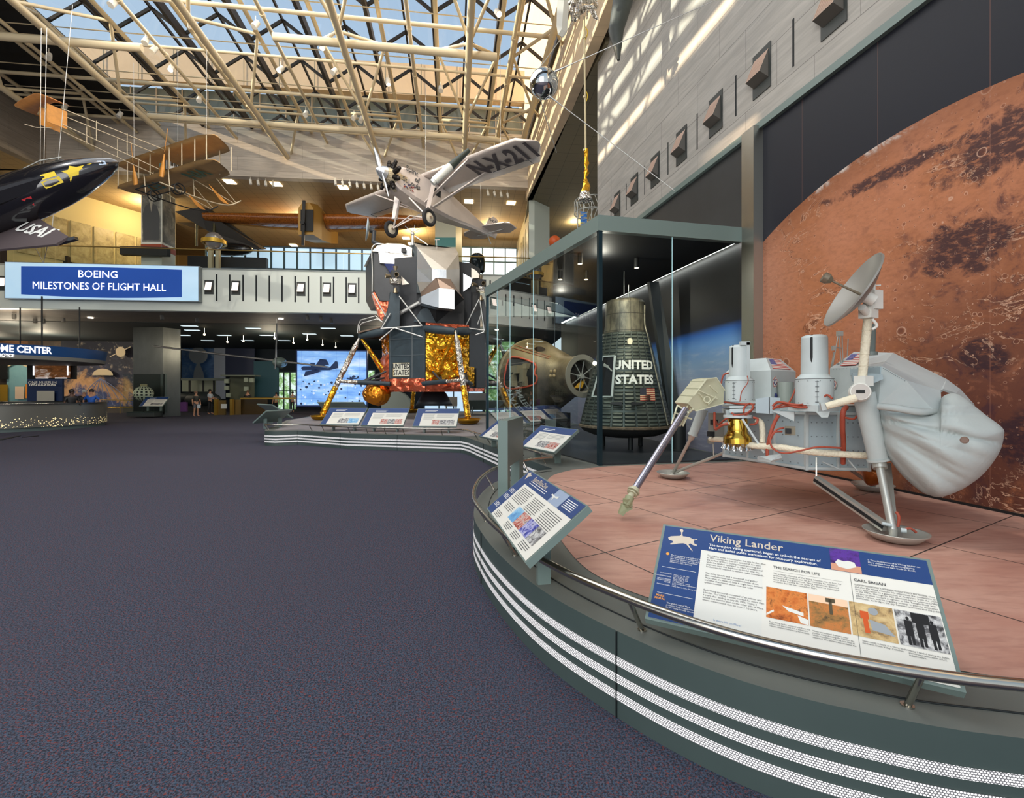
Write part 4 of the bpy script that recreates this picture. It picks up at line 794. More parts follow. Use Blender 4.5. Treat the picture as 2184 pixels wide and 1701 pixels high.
for k in range(6): a = 2*pi*k/6; c_ = V((p.x+cos(a)*.05, p.y+sin(a)*.05, ze(945))); mb.tube(c_, c_+V((0, 0, -.06)), .008, .026, n=10, cap=False)
mb.build('nozzle_cluster', cmat('chrome', 210, 210, 208, rough=.12, metal=1), eng)
# isotope generator cover (left)
pv, pl, pr = Pd(1644, 0, 5.35), Pd(1548, 0, 6.0), Pd(1697, 0, 5.75); pb = pl+pr-pv
ring = [V((q.x, q.y, 0)) for q in (pl, pv, pr, pb)]; cen = sum(ring, V())/4
mb = MB(); Zs = [(1.52, 1.0), (1.93, 1.0)]
mb.prism([(q.x, q.y) for q in ring], 1.52, 1.935); a_ = [V((q.x, q.y, 1.935)) for q in ring]; k_ = [V((cen.x+(q.x-cen.x)*.58, cen.y+(q.y-cen.y)*.58, 2.09)) for q in ring]
mb.skin([a_, k_], False); cov = mb.build('generator_cover', VW, LT)
def flag(P, par):     # P(u, v) maps the unit square
    mb = MB()
    for k in range(13):
        v0, v1 = k/13, (k+1)/13; u0 = .42 if k >= 6 else 0; mb.poly([P(u0, v0), P(1, v0), P(1, v1), P(u0, v1)], 0 if k % 2 == 0 else 1)
    mb.poly([P(0, 6/13), P(.42, 6/13), P(.42, 1), P(0, 1)], 2); o_ = mb.build('flag_decal', [cmat('flag_red', 190, 60, 56), WHITEP, cmat('flag_blue', 58, 74, 150)], par)
    mb = MB()
    for i in range(6):
        for j in range(5): mb.poly([P(.03+i*.065+dx, 6/13+.05+j*.1+dy) for dx, dy in ((0, 0), (.022, 0), (.022, .035), (0, .035))])
    # stars sit slightly proud of the blue
    me = mb; me.v = [p_+LFT for p_ in me.v]; me.build('stars', WHITEP, o_)
def quadmap(a, b_, c_, d_, lift):     # a BL, b BR, c TR, d TL
    nn = (b_-a).cross(d_-a).normalized(); nn = nn if nn.dot(V((0, 0, H))-a) > 0 else -nn
    return lambda u, v: a.lerp(b_, u).lerp(d_.lerp(c_, u), v)+nn*lift, nn
fa_ = [a_[1].lerp(a_[2], .12), a_[2].lerp(a_[1], .12), k_[2], k_[1]]
Pm, nn = quadmap(a_[1].lerp(a_[2], .10).lerp(k_[1].lerp(k_[2], .10), .12), a_[1].lerp(a_[2], .85).lerp(k_[1].lerp(k_[2], .85), .12), a_[1].lerp(a_[2], .80).lerp(k_[1].lerp(k_[2], .80), .9), a_[1].lerp(a_[2], .15).lerp(k_[1].lerp(k_[2], .15), .9), .004); LFT = nn*.002; flag(Pm, cov)
def star_logo(c_, X, Y, r, par):
    N = X.cross(Y); N = N if N.dot(V((0, 0, H))-c_) > 0 else -N
    pts = lambda r1, r2, l, ph=0: [c_+N*l+X*cos(2*pi*(i/10)+ph+pi/2)*(r1 if i % 2 == 0 else r2)+Y*sin(2*pi*(i/10)+ph+pi/2)*(r1 if i % 2 == 0 else r2) for i in range(10)]
    circ = lambda rr, l: [c_+N*l+X*cos(2*pi*i/20)*rr+Y*sin(2*pi*i/20)*rr for i in range(20)]
    mb = MB(); mb.poly(circ(r, .003), 0)
    for k in range(5):
        a = 2*pi*k/5+pi/2; cc = c_+X*cos(a)*r*.55+Y*sin(a)*r*.55; mb.poly([cc+N*.004+X*cos(2*pi*i/12)*r*.42+Y*sin(2*pi*i/12)*r*.42 for i in range(12)], 1)
        mb.poly([cc+N*.005+X*cos(2*pi*i/12)*r*.30+Y*sin(2*pi*i/12)*r*.30 for i in range(12)], 0)
    mb.poly(circ(r*.52, .006), 2); mb.poly(pts(r*.5, r*.2, .007), 0); mb.build('star_logo', [WHITEP, cmat('logo_red', 186, 52, 56), cmat('logo_blue', 50, 60, 130)], par)
dR = (ring[2]-ring[1]).normalized(); c_ = ring[1].lerp(ring[2], .10); star_logo(V((c_.x, c_.y, 1.80))+V((dR.y, -dR.x, 0))*.001+dR*.03, dR, V((0, 0, 1)), .065, cov)
c_ = ring[1].lerp(ring[2], .18); mb = MB(); mb.poly([V((c_.x, c_.y, 1.64))+V((dR.y, -dR.x, 0))*.004+dR*cos(2*pi*i/16)*.035+V((0, 0, 1))*sin(2*pi*i/16)*.035 for i in range(16)]); mb.build('round_decal', cmat('decal_blue', 70, 80, 140), cov)
mb = MB(); q = Pd(1675, 0, 5.4); mb.tube((q.x, q.y, 1.53), (q.x, q.y, 1.80), .075, .085, n=18); mb.build('soil_canister', cmat('green_grey', 146, 154, 146), LT)
mb = MB(); mb.extr([Pd(1612, 850, 4.85), Pd(1640, 846, 4.80), Pd(1640, 882, 4.80), Pd(1612, 880, 4.85)], (.05, .08, .0)); mb.extr([Pd(1642, 847, 4.79), Pd(1664, 848, 4.72), Pd(1664, 880, 4.72), Pd(1642, 882, 4.79)], (.03, .06, 0)); mb.build('equipment_box', VW2, LT)
# big cover (right)
L1, L2, T1, T2 = Pd(1770, 785, 4.9), Pd(1880, 780, 4.15), Pd(1822, 750, 5.25), Pd(1905, 752, 4.95)
L3, R1, BL, BM, BR, BR2, PA = Pd(1933, 811, 3.95), Pd(2019, 808, 4.5), Pd(1769, 856, 4.9), Pd(1874, 862, 4.15), Pd(1989, 873, 3.86), Pd(2010, 875, 3.9), Pd(2006, 832, 4.05)
K1, K2, K3 = T1+V((.1, .1, -.5)), T2+V((.25, .15, -.6)), R1+V((.05, .2, -.25))
mb = MB(); mb.add([L1, L2, T2, T1], [(0, 1, 2, 3)]); mb.add([BL, BM, L2, L1], [(0, 1, 2, 3)]); mb.add([BM, BR, L3, L2], [(0, 1, 2, 3)]); mb.add([L2, L3, R1, T2], [(0, 1, 2, 3)])
mb.add([L3, BR, BR2, PA, R1], [(0, 1, 2, 3, 4)]); mb.add([BL, L1, T1, K1], [(0, 1, 2, 3)]); mb.add([K1, T1, T2, K2], [(0, 1, 2, 3)]); mb.add([K2, T2, R1, K3], [(0, 1, 2, 3)]); mb.add([BL, K1, K2, K3, BR2, BR, BM], [range(7)])
cov2 = mb.build('equipment_cover', VW, LT)
mb = MB(); R2, R3 = Pd(2048, 829, 4.36), Pd(2079, 863, 4.22); U = [PA, R1, R2, R3]
mb.extr([R1, R2, R3, Pd(2072, 858, 4.12), Pd(2040, 838, 4.12), Pd(2012, 829, 4.08), PA], (.015, .015, -.02)); mb.build('cover_hood', VW, cov2)
Pm, nn = quadmap(L1.lerp(T1, .10).lerp(L2.lerp(T2, .1), .17), L1.lerp(T1, .10).lerp(L2.lerp(T2, .1), .50), L1.lerp(T1, .85).lerp(L2.lerp(T2, .85), .42), L1.lerp(T1, .85).lerp(L2.lerp(T2, .85), .02), .004); LFT = nn*.002; flag(Pm, cov2)
dq = (BM-BL).normalized(); star_logo(BL.lerp(BM, .10)+V((0, 0, .18)), dq, V((0, 0, 1)), .055, cov2)
mb = MB(); mb.bar(L2+V((0, 0, -.04)), L1.lerp(L2, .45)+V((0, 0, -.05)), .02, .06); mb.extr([Pd(1818, 795, 4.30), Pd(1882, 797, 4.05), Pd(1884, 808, 4.05), Pd(1852, 822, 4.15), Pd(1818, 812, 4.30)], (.03, .05, 0)); mb.build('cover_bracket', VW2, cov2)
# rivets along the cover seams
mb = MB()
for a, b_ in ((L2, L3), (L3, R1), (BM, BR), (L1, L2)):
    for k in range(1, 14): c_ = a.lerp(b_, k/14); mb.ball(c_+V((-.002, -.006, -.012)), .0035, nu=6, nv=4)
mb.build('rivets', cmat('rivet_grey', 120, 128, 130), cov2)
# cloth bag: an outline filled out towards and away from the viewer
def inflate(mb, out, c, D0, T, fold=None, nr=14, back=1.0, mi=0, dens=3):
    C = Pd(*c, D0); n_ = (C-V((0, 0, H))).normalized(); n_ = V((n_.x, n_.y, n_.z*.3)).normalized()
    def hit(px, py): r_ = V(((px-1092)/1000, 1, -(py-833)/1000)); t_ = (C-V((0, 0, H))).dot(n_)/r_.dot(n_); return V((0, 0, H))+r_*t_
    O = crom([hit(*p) for p in out], dens, True); m_ = len(O); rows = []
    for sgn in (-1, 1):
        for i in range(nr+1):
            f_ = i/nr if sgn < 0 else 1-i/nr
            if sgn > 0 and i == 0: continue
            r_ = sin(f_*pi/2); d_ = cos(f_*pi/2)*T*(1 if sgn < 0 else back); row = []
            for p in O:
                q = C.lerp(p, max(r_, .001)); dd = fold(q, f_) if fold and sgn < 0 else 0
                row.append(q+n_*(sgn*d_-dd))
            rows.append(row)
    mb.grid(rows, True, mi, True); return C, n_
BO = [(1876, 866), (1915, 868), (1960, 874), (2000, 868), (2010, 846), (2035, 838), (2060, 850), (2077, 864), (2103, 885), (2137, 911), (2141, 928), (2132, 962), (2099, 1008), (2063, 1036), (2035, 1050), (2003, 1059), (1980, 1054), (1963, 1046), (1929, 1017), (1904, 987), (1885, 955), (1878, 910)]
G1 = Pd(1942, 884, 3.75); G2 = Pd(2060, 935, 3.6)
def fold(q, f_):
    v_ = q-G1; a = math.atan2(v_.z, v_.x); r_ = v_.length; e = max(0, 1-f_**6)
    s_ = ((abs(sin(a*7+1.3*sin(a*3)))**.5-.6)*.065*min(1, r_*2.5)+(abs(sin(a*17+2))**.6-.5)*.018*min(1, r_*3))*(1 if v_.z < .08 else .25)
    v2 = q-G2; a2 = math.atan2(v2.z, v2.x); s2 = sin(a2*7)*.012*math.exp(-v2.length*5)
    return (s_+s2+.012*sin(q.x*31+q.z*17))*e
mb = MB(); inflate(mb, BO, (2005, 950), 3.98, .36, fold, 30, dens=6); bag = mb.build('cloth_bag', CLOTH, LT)
q = Pd(2057, 938, 3.55); mb = MB(); ax = (V((0, 0, H))-q).normalized(); mb.torus(q, .022, .005, ax, 18, 6); mb.tube(q, q+ax*.004, .02, n=16); mb.build('grommet', cmat('brown_ring', 110, 84, 70), bag)
mb = MB(); inflate(mb, [(1840, 985), (1880, 985), (1893, 1005), (1880, 1030), (1850, 1034), (1838, 1010)], (1866, 1006), 5.0, .14, None, 8); mb.build('propellant_tank', cmat('amber_tank', 150, 84, 30, rough=.25, metal=.6), LT)
mb = MB(); mb.pipe([Pd(1874, 866, 4.0), Pd(1910, 870, 3.9), Pd(1960, 878, 3.85), Pd(1992, 876, 3.9)], .03, 8, sub=4); mb.build('rolled_cloth', CLOTH, bag)
# dish antenna
r_ = V((.751, 1, .202)).normalized(); e1 = V((-1, .751, 0)).normalized(); e2 = e1.cross(r_); e2 = e2 if e2.z > 0 else -e2
nD = (-.24*r_+.97*(.82*e1+.57*e2)).normalized(); vx = Pd(1841, 630, 4.0); RD = .335; dp = .10
mb = MB(); prof = [(RD*i/12, dp*(i/12)**2) for i in range(13)]; mb.slathe(prof, vx, nD, n=48); mb.slathe([(r2, h_-.012) for r2, h_ in prof[::-1]], vx, nD, n=48); mb.lathe([(RD, dp), (RD+.008, dp), (RD+.008, dp-.014), (RD, dp-.012)], vx, nD, n=48)
dish = mb.build('dish_antenna', cmat('dish_grey', 150, 148, 142, rough=.38, metal=.3), LT)
mb = MB(); mb.tube(vx, vx+nD*.30, .012, .008, n=10); mb.tube(vx+nD*.27, vx+nD*.31, .02, .045, n=16); mb.tube(vx+nD*.31, vx+nD*.35, .045, n=16); mb.build('feed_horn', cmat('feed_bronze', 130, 118, 100, rough=.4, metal=.5), dish)
bk = vx-nD*.01
mb = MB(); mb.tube(bk, bk-nD*.08, .05, n=16); mb.box(tuple(Pd(1862, 640, 4.08)), (.10, .10, .16), .3); mb.box(tuple(Pd(1852, 664, 4.08)), (.12, .10, .12), .5); mb.tube(Pd(1864, 622, 4.05), Pd(1864, 604, 4.05), .012, n=8); mb.bar(Pd(1856, 609, 4.05), Pd(1878, 608, 4.05), .012, .01); mb.tube(Pd(1838, 655, 4.0), Pd(1850, 668, 4.05), .03, n=12)
mb.pipe([Pd(1860, 680, 4.0), Pd(1870, 694, 4.0), Pd(1860, 702, 4.02)], .012, 8, sub=4); mb.build('dish_mount', WHITEP, LT)
mb = MB(); mb.tube(Pd(1851, 680, 4.1), Pd(1839, 806, 4.12), .034, .034, n=18)
for k in range(1, 5): c_ = Pd(1851, 680, 4.1).lerp(Pd(1839, 806, 4.12), k/5); mb.tube(c_, c_+V((0, 0, .008)), .037, n=18)
mb.build('antenna_mast', WRAP, LT)
mb = MB(); mb.tube(Pd(1860, 690, 4.35), Pd(1858, 752, 4.4), .032, n=14); mb.tube(Pd(1858, 750, 4.4), Pd(1858, 757, 4.4), .05, n=14); mb.build('inner_mast', cmat('mast_grey', 110, 120, 116, rough=.4), LT)
q = Pd(1834, 836, 4.1); ax = V((-.55, -.8, .05)).normalized(); mb = MB(); mb.tube(q-ax*.02, q+ax*.11, .072, n=26); mb.ball(q-ax*.02, .085, nu=22, nv=12); mb.box(tuple(Pd(1842, 812, 4.12)), (.1, .1, .09), .3); hub = mb.build('joint_hub', WHITEP, LT)
mb = MB(); mb.tube(q+ax*.11, q+ax*.113, .066, n=26); mb.build('hub_cap', cmat('cap_grey', 186, 180, 172), hub); mb = MB(); s_ = V((ax.y, -ax.x, 0)).normalized(); mb.obox(q+ax*.116, s_*.03, V((0, 0, .014)), ax*.001); mb.build('hub_dial', HOLE, hub)
mb = MB(); mb.tube(Pd(1826, 848, 4.0), Pd(1762, 866, 4.1), .034, .030, n=16); mb.build('short_boom', WRAP, LT)
mb = MB(); mb.extr([Pd(1750, 860, 4.12), Pd(1762, 858, 4.10), Pd(1766, 872, 4.10), Pd(1754, 876, 4.12)], (.02, .05, 0)); mb.extr([Pd(1740, 878, 4.3), Pd(1770, 878, 4.2), Pd(1766, 890, 4.2), Pd(1752, 890, 4.25)], (.03, .05, 0)); mb.build('boom_clamp', VW, LT)
# weather mast behind
mb = MB()
for (x0, y0, x1, y1) in ((1790, 710, 1794, 785), (1788, 712, 1775, 785), (1796, 715, 1798, 780), (1776, 740, 1796, 742), (1779, 750, 1772, 786), (1785, 775, 1798, 778), (1809, 722, 1807, 760)): mb.tube(Pd(x0, y0, 4.95), Pd(x1, y1, 5.0), .006, n=6)
mb.box(tuple(Pd(1791, 711, 4.95)), (.05, .04, .05)); mb.box(tuple(Pd(1778, 742, 4.95)), (.03, .03, .05)); mb.build('sensor_mast', ALU, LT)
# sampling arm
A1, A2, A3, A4 = Pd(1444, 858, 5.35), Pd(1488, 808, 5.75), Pd(1527, 806, 5.55), Pd(1469, 862, 5.1)
mb = MB(); w_ = Pd(1469, 862, 5.1)-A1; low = V((0, 0, -.17))
top = [A1, A2, A3+V((0, 0, .0)), A4]; B1, B2, B3, B4 = Pd(1447, 868, 5.35), Pd(1500, 860, 5.75), Pd(1545, 850, 5.5), Pd(1480, 873, 5.15)
mb.extr([Pd(1467, 860, 5.12), Pd(1507, 808, 5.2), Pd(1527, 805, 5.25), Pd(1545, 832, 5.28), Pd(1543, 860, 5.26), Pd(1483, 876, 5.14)], Pd(1444, 858, 5.35)-Pd(1467, 860, 5.12)+V((-.0, .08, 0))); arm = mb.build('arm_housing', KH, LT)
mb = MB()
nrm = V((-.2, -.95, 0))*.012
for a, b_ in (((1467, 860), (1507, 808)), ((1483, 876), (1543, 860)), ((1490, 838), (1510, 862)), ((1510, 862), (1527, 845)), ((1492, 833), (1530, 850)), ((1507, 808), (1527, 805)), ((1527, 805), (1545, 832)), ((1513, 822), (1530, 838))): mb.bar(Pd(*a, 5.15)+nrm, Pd(*b_, 5.2)+nrm, .012, .010)
o0 = Pd(1467, 860, 5.12); dv = Pd(1444, 858, 5.35)-o0+V((0, .08, 0))
for k in (.3, .6, .9): c_ = o0.lerp(Pd(1507, 808, 5.2), k); mb.bar(c_+V((0, 0, .004)), c_+dv+V((0, 0, .004)), .012, .01)
mb.build('housing_ribs', cmat('khaki_light', 204, 204, 176), arm)
mb = MB(); c_ = Pd(1508, 852, 5.14); mb.torus(c_, .032, .006, (-.2, -.95, 0), 18, 6); mb.build('hub_ring', cmat('khaki_light', 204, 204, 176), arm)
mb = MB()
for a, b_ in (((1445, 864), (1432, 905)), ((1467, 865), (1450, 908)), ((1475, 868), (1456, 908)), ((1445, 864), (1470, 880)), ((1440, 880), (1464, 888)), ((1432, 905), (1440, 880)), ((1450, 908), (1464, 888)), ((1466, 884), (1478, 872)), ((1463, 889), (1475, 893))): mb.bar(Pd(*a, 5.2), Pd(*b_, 5.1), .014, .014)
mb.build('boom_cradle', cmat('khaki_light', 204, 204, 176), arm)
bA, bB = Pd(1462, 872, 5.15), Pd(1352, 1046, 4.62)
mb = MB(); mb.tube(bA, bB, .036, .036, n=20); mb.build('sampling_boom', cmat('blued_tube', 150, 150, 164, rough=.25, metal=.85), LT)
mb = MB(); dd = (bB-bA).normalized(); mb.tube(bB-dd*.03, bB+dd*.0, .045, n=18); mb.tube(bB, bB+dd*.012, .062, n=20); mb.tube(bB+dd*.03, bB+dd*.04, .055, n=20); mb.tube(bB, bB+dd*.09, .030, n=14); mb.build('boom_collar', KH, LT)
sC = bB+dd*.08; sE = Pd(1327, 1100, 4.5)
mb = MB(); mb.tube(sC, sC.lerp(sE, .45), .045, .035, n=12); mb.box(tuple(sC.lerp(sE, .3)), (.07, .06, .08), .4); mb.extr([sC.lerp(sE, .4)+V((-.045, 0, 0)), sC.lerp(sE, .4)+V((.045, 0, 0)), sE+V((.012, 0, -.0)), sE+V((-.03, 0, .02))], (0, .05, 0)); mb.extr([sC.lerp(sE, .55)+V((.02, 0, 0)), sC.lerp(sE, .5)+V((.07, 0, -.02)), sE+V((.03, 0, .03))], (0, .03, 0)); mb.build('soil_scoop', cmat('khaki_green', 150, 154, 120, rough=.5), LT)
# wrapped pipes and cables
mb = MB(); mb.pipe([Pd(1516, 936, 5.8), Pd(1545, 938, 5.2), Pd(1600, 949, 4.90), Pd(1660, 953, 4.68), Pd(1720, 962, 4.52), Pd(1790, 968, 4.45), Pd(1852, 972, 4.40)], lambda t_: .032+.002*sin(t_*260), 12, sub=12); mb.build('wrapped_pipe', WRAP, LT)
mb = MB(); mb.pipe([Pd(1612, 895, 4.98), Pd(1622, 900, 4.95), Pd(1626, 915, 4.93), Pd(1626, 944, 4.9)], .03, 10, sub=5); mb.build('wrapped_pipe', WRAP, LT)
mb = MB(); mb.bar(Pd(1583, 893, 4.86), Pd(1630, 965, 4.80), .012, .02); mb.bar(Pd(1755, 985, 4.6), Pd(1790, 1000, 4.6), .012, .012); mb.bar(Pd(1808, 980, 4.5), Pd(1828, 1003, 4.5), .012, .012); mb.build('brace', VW, LT)
mb = MB(); mb.extr([Pd(1617, 972, 4.85), Pd(1665, 968, 4.62), Pd(1668, 976, 4.62), Pd(1645, 982, 4.6), Pd(1618, 978, 4.85)], (.0, .02, -.02)); mb.build('corner_gusset', VW, LT); mb = MB(); mb.extr([Pd(1646, 876, 4.75), Pd(1694, 878, 4.62), Pd(1694, 898, 4.62)], (.03, .04, 0)); mb.build('corner_gusset', VW, LT)
q = Pd(1685, 918, 4.62); mb = MB(); mb.box(tuple(q), (.09, .05, .085), -.5); mb.build('connector_block', cmat('brown_connector', 120, 112, 92, rough=.5), LT)
mb = MB(); mb.box(tuple(q+V((-.03, -.02, 0))), (.05, .05, .05), -.5); mb.build('connector_socket', HOLE, LT)
cabs = [([(1722, 868, 4.35), (1800, 880, 4.2)], .0), ]
def cable(pts, r, sub=6):
    mb = MB(); mb.pipe([Pd(*p) for p in pts], r, 8, sub=sub); mb.build('red_cable', CABLE, LT)
cable([(1805, 868, 4.35), (1798, 880, 4.30), (1797, 915, 4.35), (1799, 945, 4.45), (1798, 988, 4.55)], .022)
cable([(1660, 885, 4.70), (1650, 905, 4.72), (1642, 930, 4.72), (1637, 955, 4.75), (1637, 975, 4.76)], .018)
cable([(1672, 912, 4.66), (1655, 917, 4.66), (1643, 935, 4.68), (1648, 955, 4.62), (1672, 966, 4.52), (1710, 960, 4.42), (1745, 953, 4.38), (1795, 955, 4.38)], .009)
cable([(1668, 920, 4.66), (1652, 922, 4.66), (1642, 940, 4.70)], .009)
cable([(1648, 866, 4.74), (1660, 857, 4.70), (1690, 862, 4.55), (1720, 866, 4.45)], .012); cable([(1648, 872, 4.74), (1670, 862, 4.66), (1700, 868, 4.5), (1722, 868, 4.43)], .011); cable([(1650, 869, 4.74), (1680, 866, 4.62), (1712, 862, 4.45)], .009)
cable([(1527, 898, 5.3), (1532, 905, 5.2), (1548, 893, 5.0), (1570, 885, 4.95), (1590, 882, 4.95), (1606, 870, 4.98), (1600, 860, 5.05), (1588, 868, 5.0), (1586, 880, 4.97)], .010); cable([(1524, 880, 5.3), (1524, 905, 5.2), (1527, 915, 5.1), (1540, 906, 4.95), (1553, 903, 4.92)], .014)
cable([(1545, 857, 5.3), (1580, 861, 5.12), (1610, 862, 5.02)], .010); cable([(1554, 795, 5.5), (1543, 800, 5.5), (1538, 818, 5.5)], .010); cable([(1594, 801, 5.1), (1595, 815, 5.05), (1582, 835, 5.05), (1578, 856, 5.06)], .005)
cable([(1599, 905, 4.95), (1612, 903, 4.9), (1616, 893, 4.9), (1606, 890, 4.92)], .012); cable([(1775, 850, 4.3), (1764, 842, 4.35), (1754, 850, 4.38), (1753, 858, 4.38)], .010); cable([(1700, 820, 4.9), (1690, 845, 4.85), (1682, 860, 4.8)], .009)
cable([(1802, 890, 4.28), (1820, 893, 4.28), (1828, 887, 4.3)], .010); cable([(1560, 880, 4.98), (1580, 890, 4.95), (1600, 878, 4.97), (1608, 868, 5.0)], .009)
mb = MB(); mb.box(tuple(Pd(1527, 905, 5.6)), (.14, .1, .28), .2); mb.box(tuple(Pd(1516, 940, 5.8)), (.06, .06, .06)); mb.tube(Pd(1542, 904, 4.98), Pd(1556, 903, 4.96), .022, n=12); mb.build('valve_cluster', cmat('valve_grey', 146, 146, 138, rough=.4, metal=.4), LT)
for q_ in ((1523, 900, 5.5), (1516, 925, 5.55)): mb = MB(); mb.box(tuple(Pd(*q_)), (.06, .06, .06), .2); mb.build('valve_socket', HOLE, LT)
# ---------------------------------------------------------------- lunar module
MC = V((-3.65, 22, 0)); mp = V((.41, -.91, 0)).normalized(); mq = V((-.91, -.41, 0)).normalized()
def M_(a, b, z): return MC+mp*a+mq*b+V((0, 0, z))
LM = thing('lunar_module', 'large black, silver and gold foil lunar module on four splayed legs', 'spacecraft', (MC.x, MC.y, DZ))
DK = cmat('blanket_black', 50, 64, 72, rough=.6, bump=.25, bs=5, var=.15, vs=2); DK2 = cmat('panel_charcoal', 52, 54, 58, rough=.55, var=.08, vs=2)
SIL = cmat('aluminium_skin', 196, 188, 176, rough=.38, metal=.4, var=.05, vs=2, bump=.1, bs=3); SIL2 = cmat('bright_skin', 214, 218, 222, rough=.25, metal=.8, bump=.15, bs=4); BRZ = cmat('bronze_skin', 128, 108, 94, rough=.4, metal=.5)
GFOIL = foil('gold_foil', c8(250, 184, 52), .25, 2.6, .6, metal=.85, d=.2); CFOIL = foil('copper_foil', c8(226, 116, 84), .28, 2.6, .5, metal=.75, d=.16); SFOIL = foil('silver_foil', c8(226, 220, 210), .2, 9, .8, d=.08); AFOIL = foil('amber_foil', c8(216, 134, 36), .24, 2.4, .6, metal=.85, d=.16)
def crumple(mb, P, n, m_, amp, N, seed=3, mi=0):
    r = random.Random(seed); G = [[P(i/n, j/m_)+(N*(r.random()*amp) if 0 < i < n and 0 < j < m_ else V())+(V((r.uniform(-1, 1), r.uniform(-1, 1), r.uniform(-1, 1)))*amp*.3 if 0 < i < n and 0 < j < m_ else V()) for j in range(m_+1)] for i in range(n+1)]
    for i in range(n):
        for j in range(m_):
            a, b_, c_, d_ = G[i][j], G[i+1][j], G[i+1][j+1], G[i][j+1]
            mb.add([a, b_, c_, d_], [(0, 1, 2), (0, 2, 3)] if r.random() < .5 else [(0, 1, 3), (1, 2, 3)], mi=mi)
R1_, hw = 2.2, .95
octa = [(R1_, -hw), (R1_, hw), (hw, R1_), (-hw, R1_), (-R1_, hw), (-R1_, -hw), (-hw, -R1_), (hw, -R1_)]
mb = MB(); mb.extr([M_(a, b, 1.82) for a, b in octa], (0, 0, 2.6)); ds = mb.build('descent_stage', DK, LM)
def octface(i, s0, s1, z0, z1, off, nm, m_, par, crn=None, amp=.06, seed=1):
    a, b = octa[i], octa[(i+1) % 8]; A, B = M_(*a, 0), M_(*b, 0); d = B-A; N = V((d.y, -d.x, 0)).normalized(); N = N if N.dot(A.lerp(B, .5)-MC) > 0 else -N
    mb = MB()
    if crn: crumple(mb, lambda u, v: A.lerp(B, s0+(s1-s0)*u)+N*off+V((0, 0, z0+(z1-z0)*v)), *crn, amp, N, seed)
    else: mb.extr([A.lerp(B, s0)+N*off+V((0, 0, z0)), A.lerp(B, s1)+N*off+V((0, 0, z0)), A.lerp(B, s1)+N*off+V((0, 0, z1)), A.lerp(B, s0)+N*off+V((0, 0, z1))], -N*.04)
    return mb.build(nm, m_, par), A, B, N
octface(0, 0, 1, 2.15, 4.3, .03, 'gold_blanket', GFOIL, ds, (8, 11), .28, 5)
octface(0, 0, 1, 1.78, 2.15, .05, 'copper_skirt', CFOIL, ds, (9, 3), .16, 6)
octface(0, .0, 1, 4.25, 4.55, .02, 'copper_collar', CFOIL, ds, (10, 3), .08, 7)
octface(7, .75, 1.15, 1.9, 2.75, .06, 'gold_blanket', GFOIL, ds, (4, 5), .16, 8)
octface(7, .0, .70, 1.85, 2.7, .12, 'charcoal_panel', DK2, ds); octface(7, .0, 1, 2.7, 4.35, .05, 'charcoal_panel', DK2, ds)
octface(1, 0, 1, 2.22, 4.42, .04, 'dark_panel', DK, ds)
o1, A, B, N = octface(1, 0, 1, 1.72, 2.24, .03, 'copper_skirt', CFOIL, ds, (9, 3), .16, 9)
octface(2, 0, 1, 1.85, 3.3, .04, 'copper_blanket', CFOIL, ds, (6, 7), .2, 10); octface(2, 0, 1, 3.3, 4.3, .04, 'amber_blanket', AFOIL, ds, (8, 6), .14, 11)
mb = MB()      # seams of the dark panel
for s_ in (.02, .34, .36, .98): mb.bar(A.lerp(B, s_)+N*.05+V((0, 0, 2.25)), A.lerp(B, s_)+N*.05+V((0, 0, 4.4)), .02, .02)
for z in (3.2, 3.9): mb.bar(A+N*.05+V((0, 0, z)), B+N*.05+V((0, 0, z)), .02, .02)
mb.build('panel_seams', cmat('seam_grey', 92, 100, 104), o1)
# the sign: which end of this face is on the left of the picture?
Lf, Rt = (A, B) if A.x/A.y < B.x/B.y else (B, A); X_ = (Rt-Lf).normalized(); c_ = Lf.lerp(Rt, .30)+N*.06+V((0, 0, 2.58))
s0 = Pd(857.5, 788, 0); 
t_ = ((857.5-1092)/1000); # point on face under that column
k_ = (t_*Lf.y-Lf.x)/((Rt.x-Lf.x)-t_*(Rt.y-Lf.y)); c_ = Lf.lerp(Rt, k_)+N*.055; c_.z = H-(788-833)/1000*c_.y
mb = MB(); mb.obox(c_, X_*.41, V((0, 0, .29)), N*.012); sg = mb.build('name_plate', cmat('plate_white', 226, 224, 206), LM)
mb = MB(); Y_ = V((0, 0, 1)); mb.text('UNITED', c_+Y_*.135+N*.012, X_, Y_, .30, bold=.006, sx_=.80); mb.text('STATES', c_-Y_*.135+N*.012, X_, Y_, .30, bold=.006, sx_=.80); mb.build('lettering', BLACK, sg)
mb = MB()
for a, b, c2, d2 in ((-.41, -.29, .41, -.27), (-.41, .27, .41, .29), (-.41, -.29, -.39, .29), (.39, -.29, .41, .29)): mb.poly([c_+X_*p+Y_*q+N*.014 for p, q in ((a, b), (c2, b), (c2, d2), (a, d2))])
mb.build('plate_border', cmat('plate_gold', 190, 160, 80), sg)
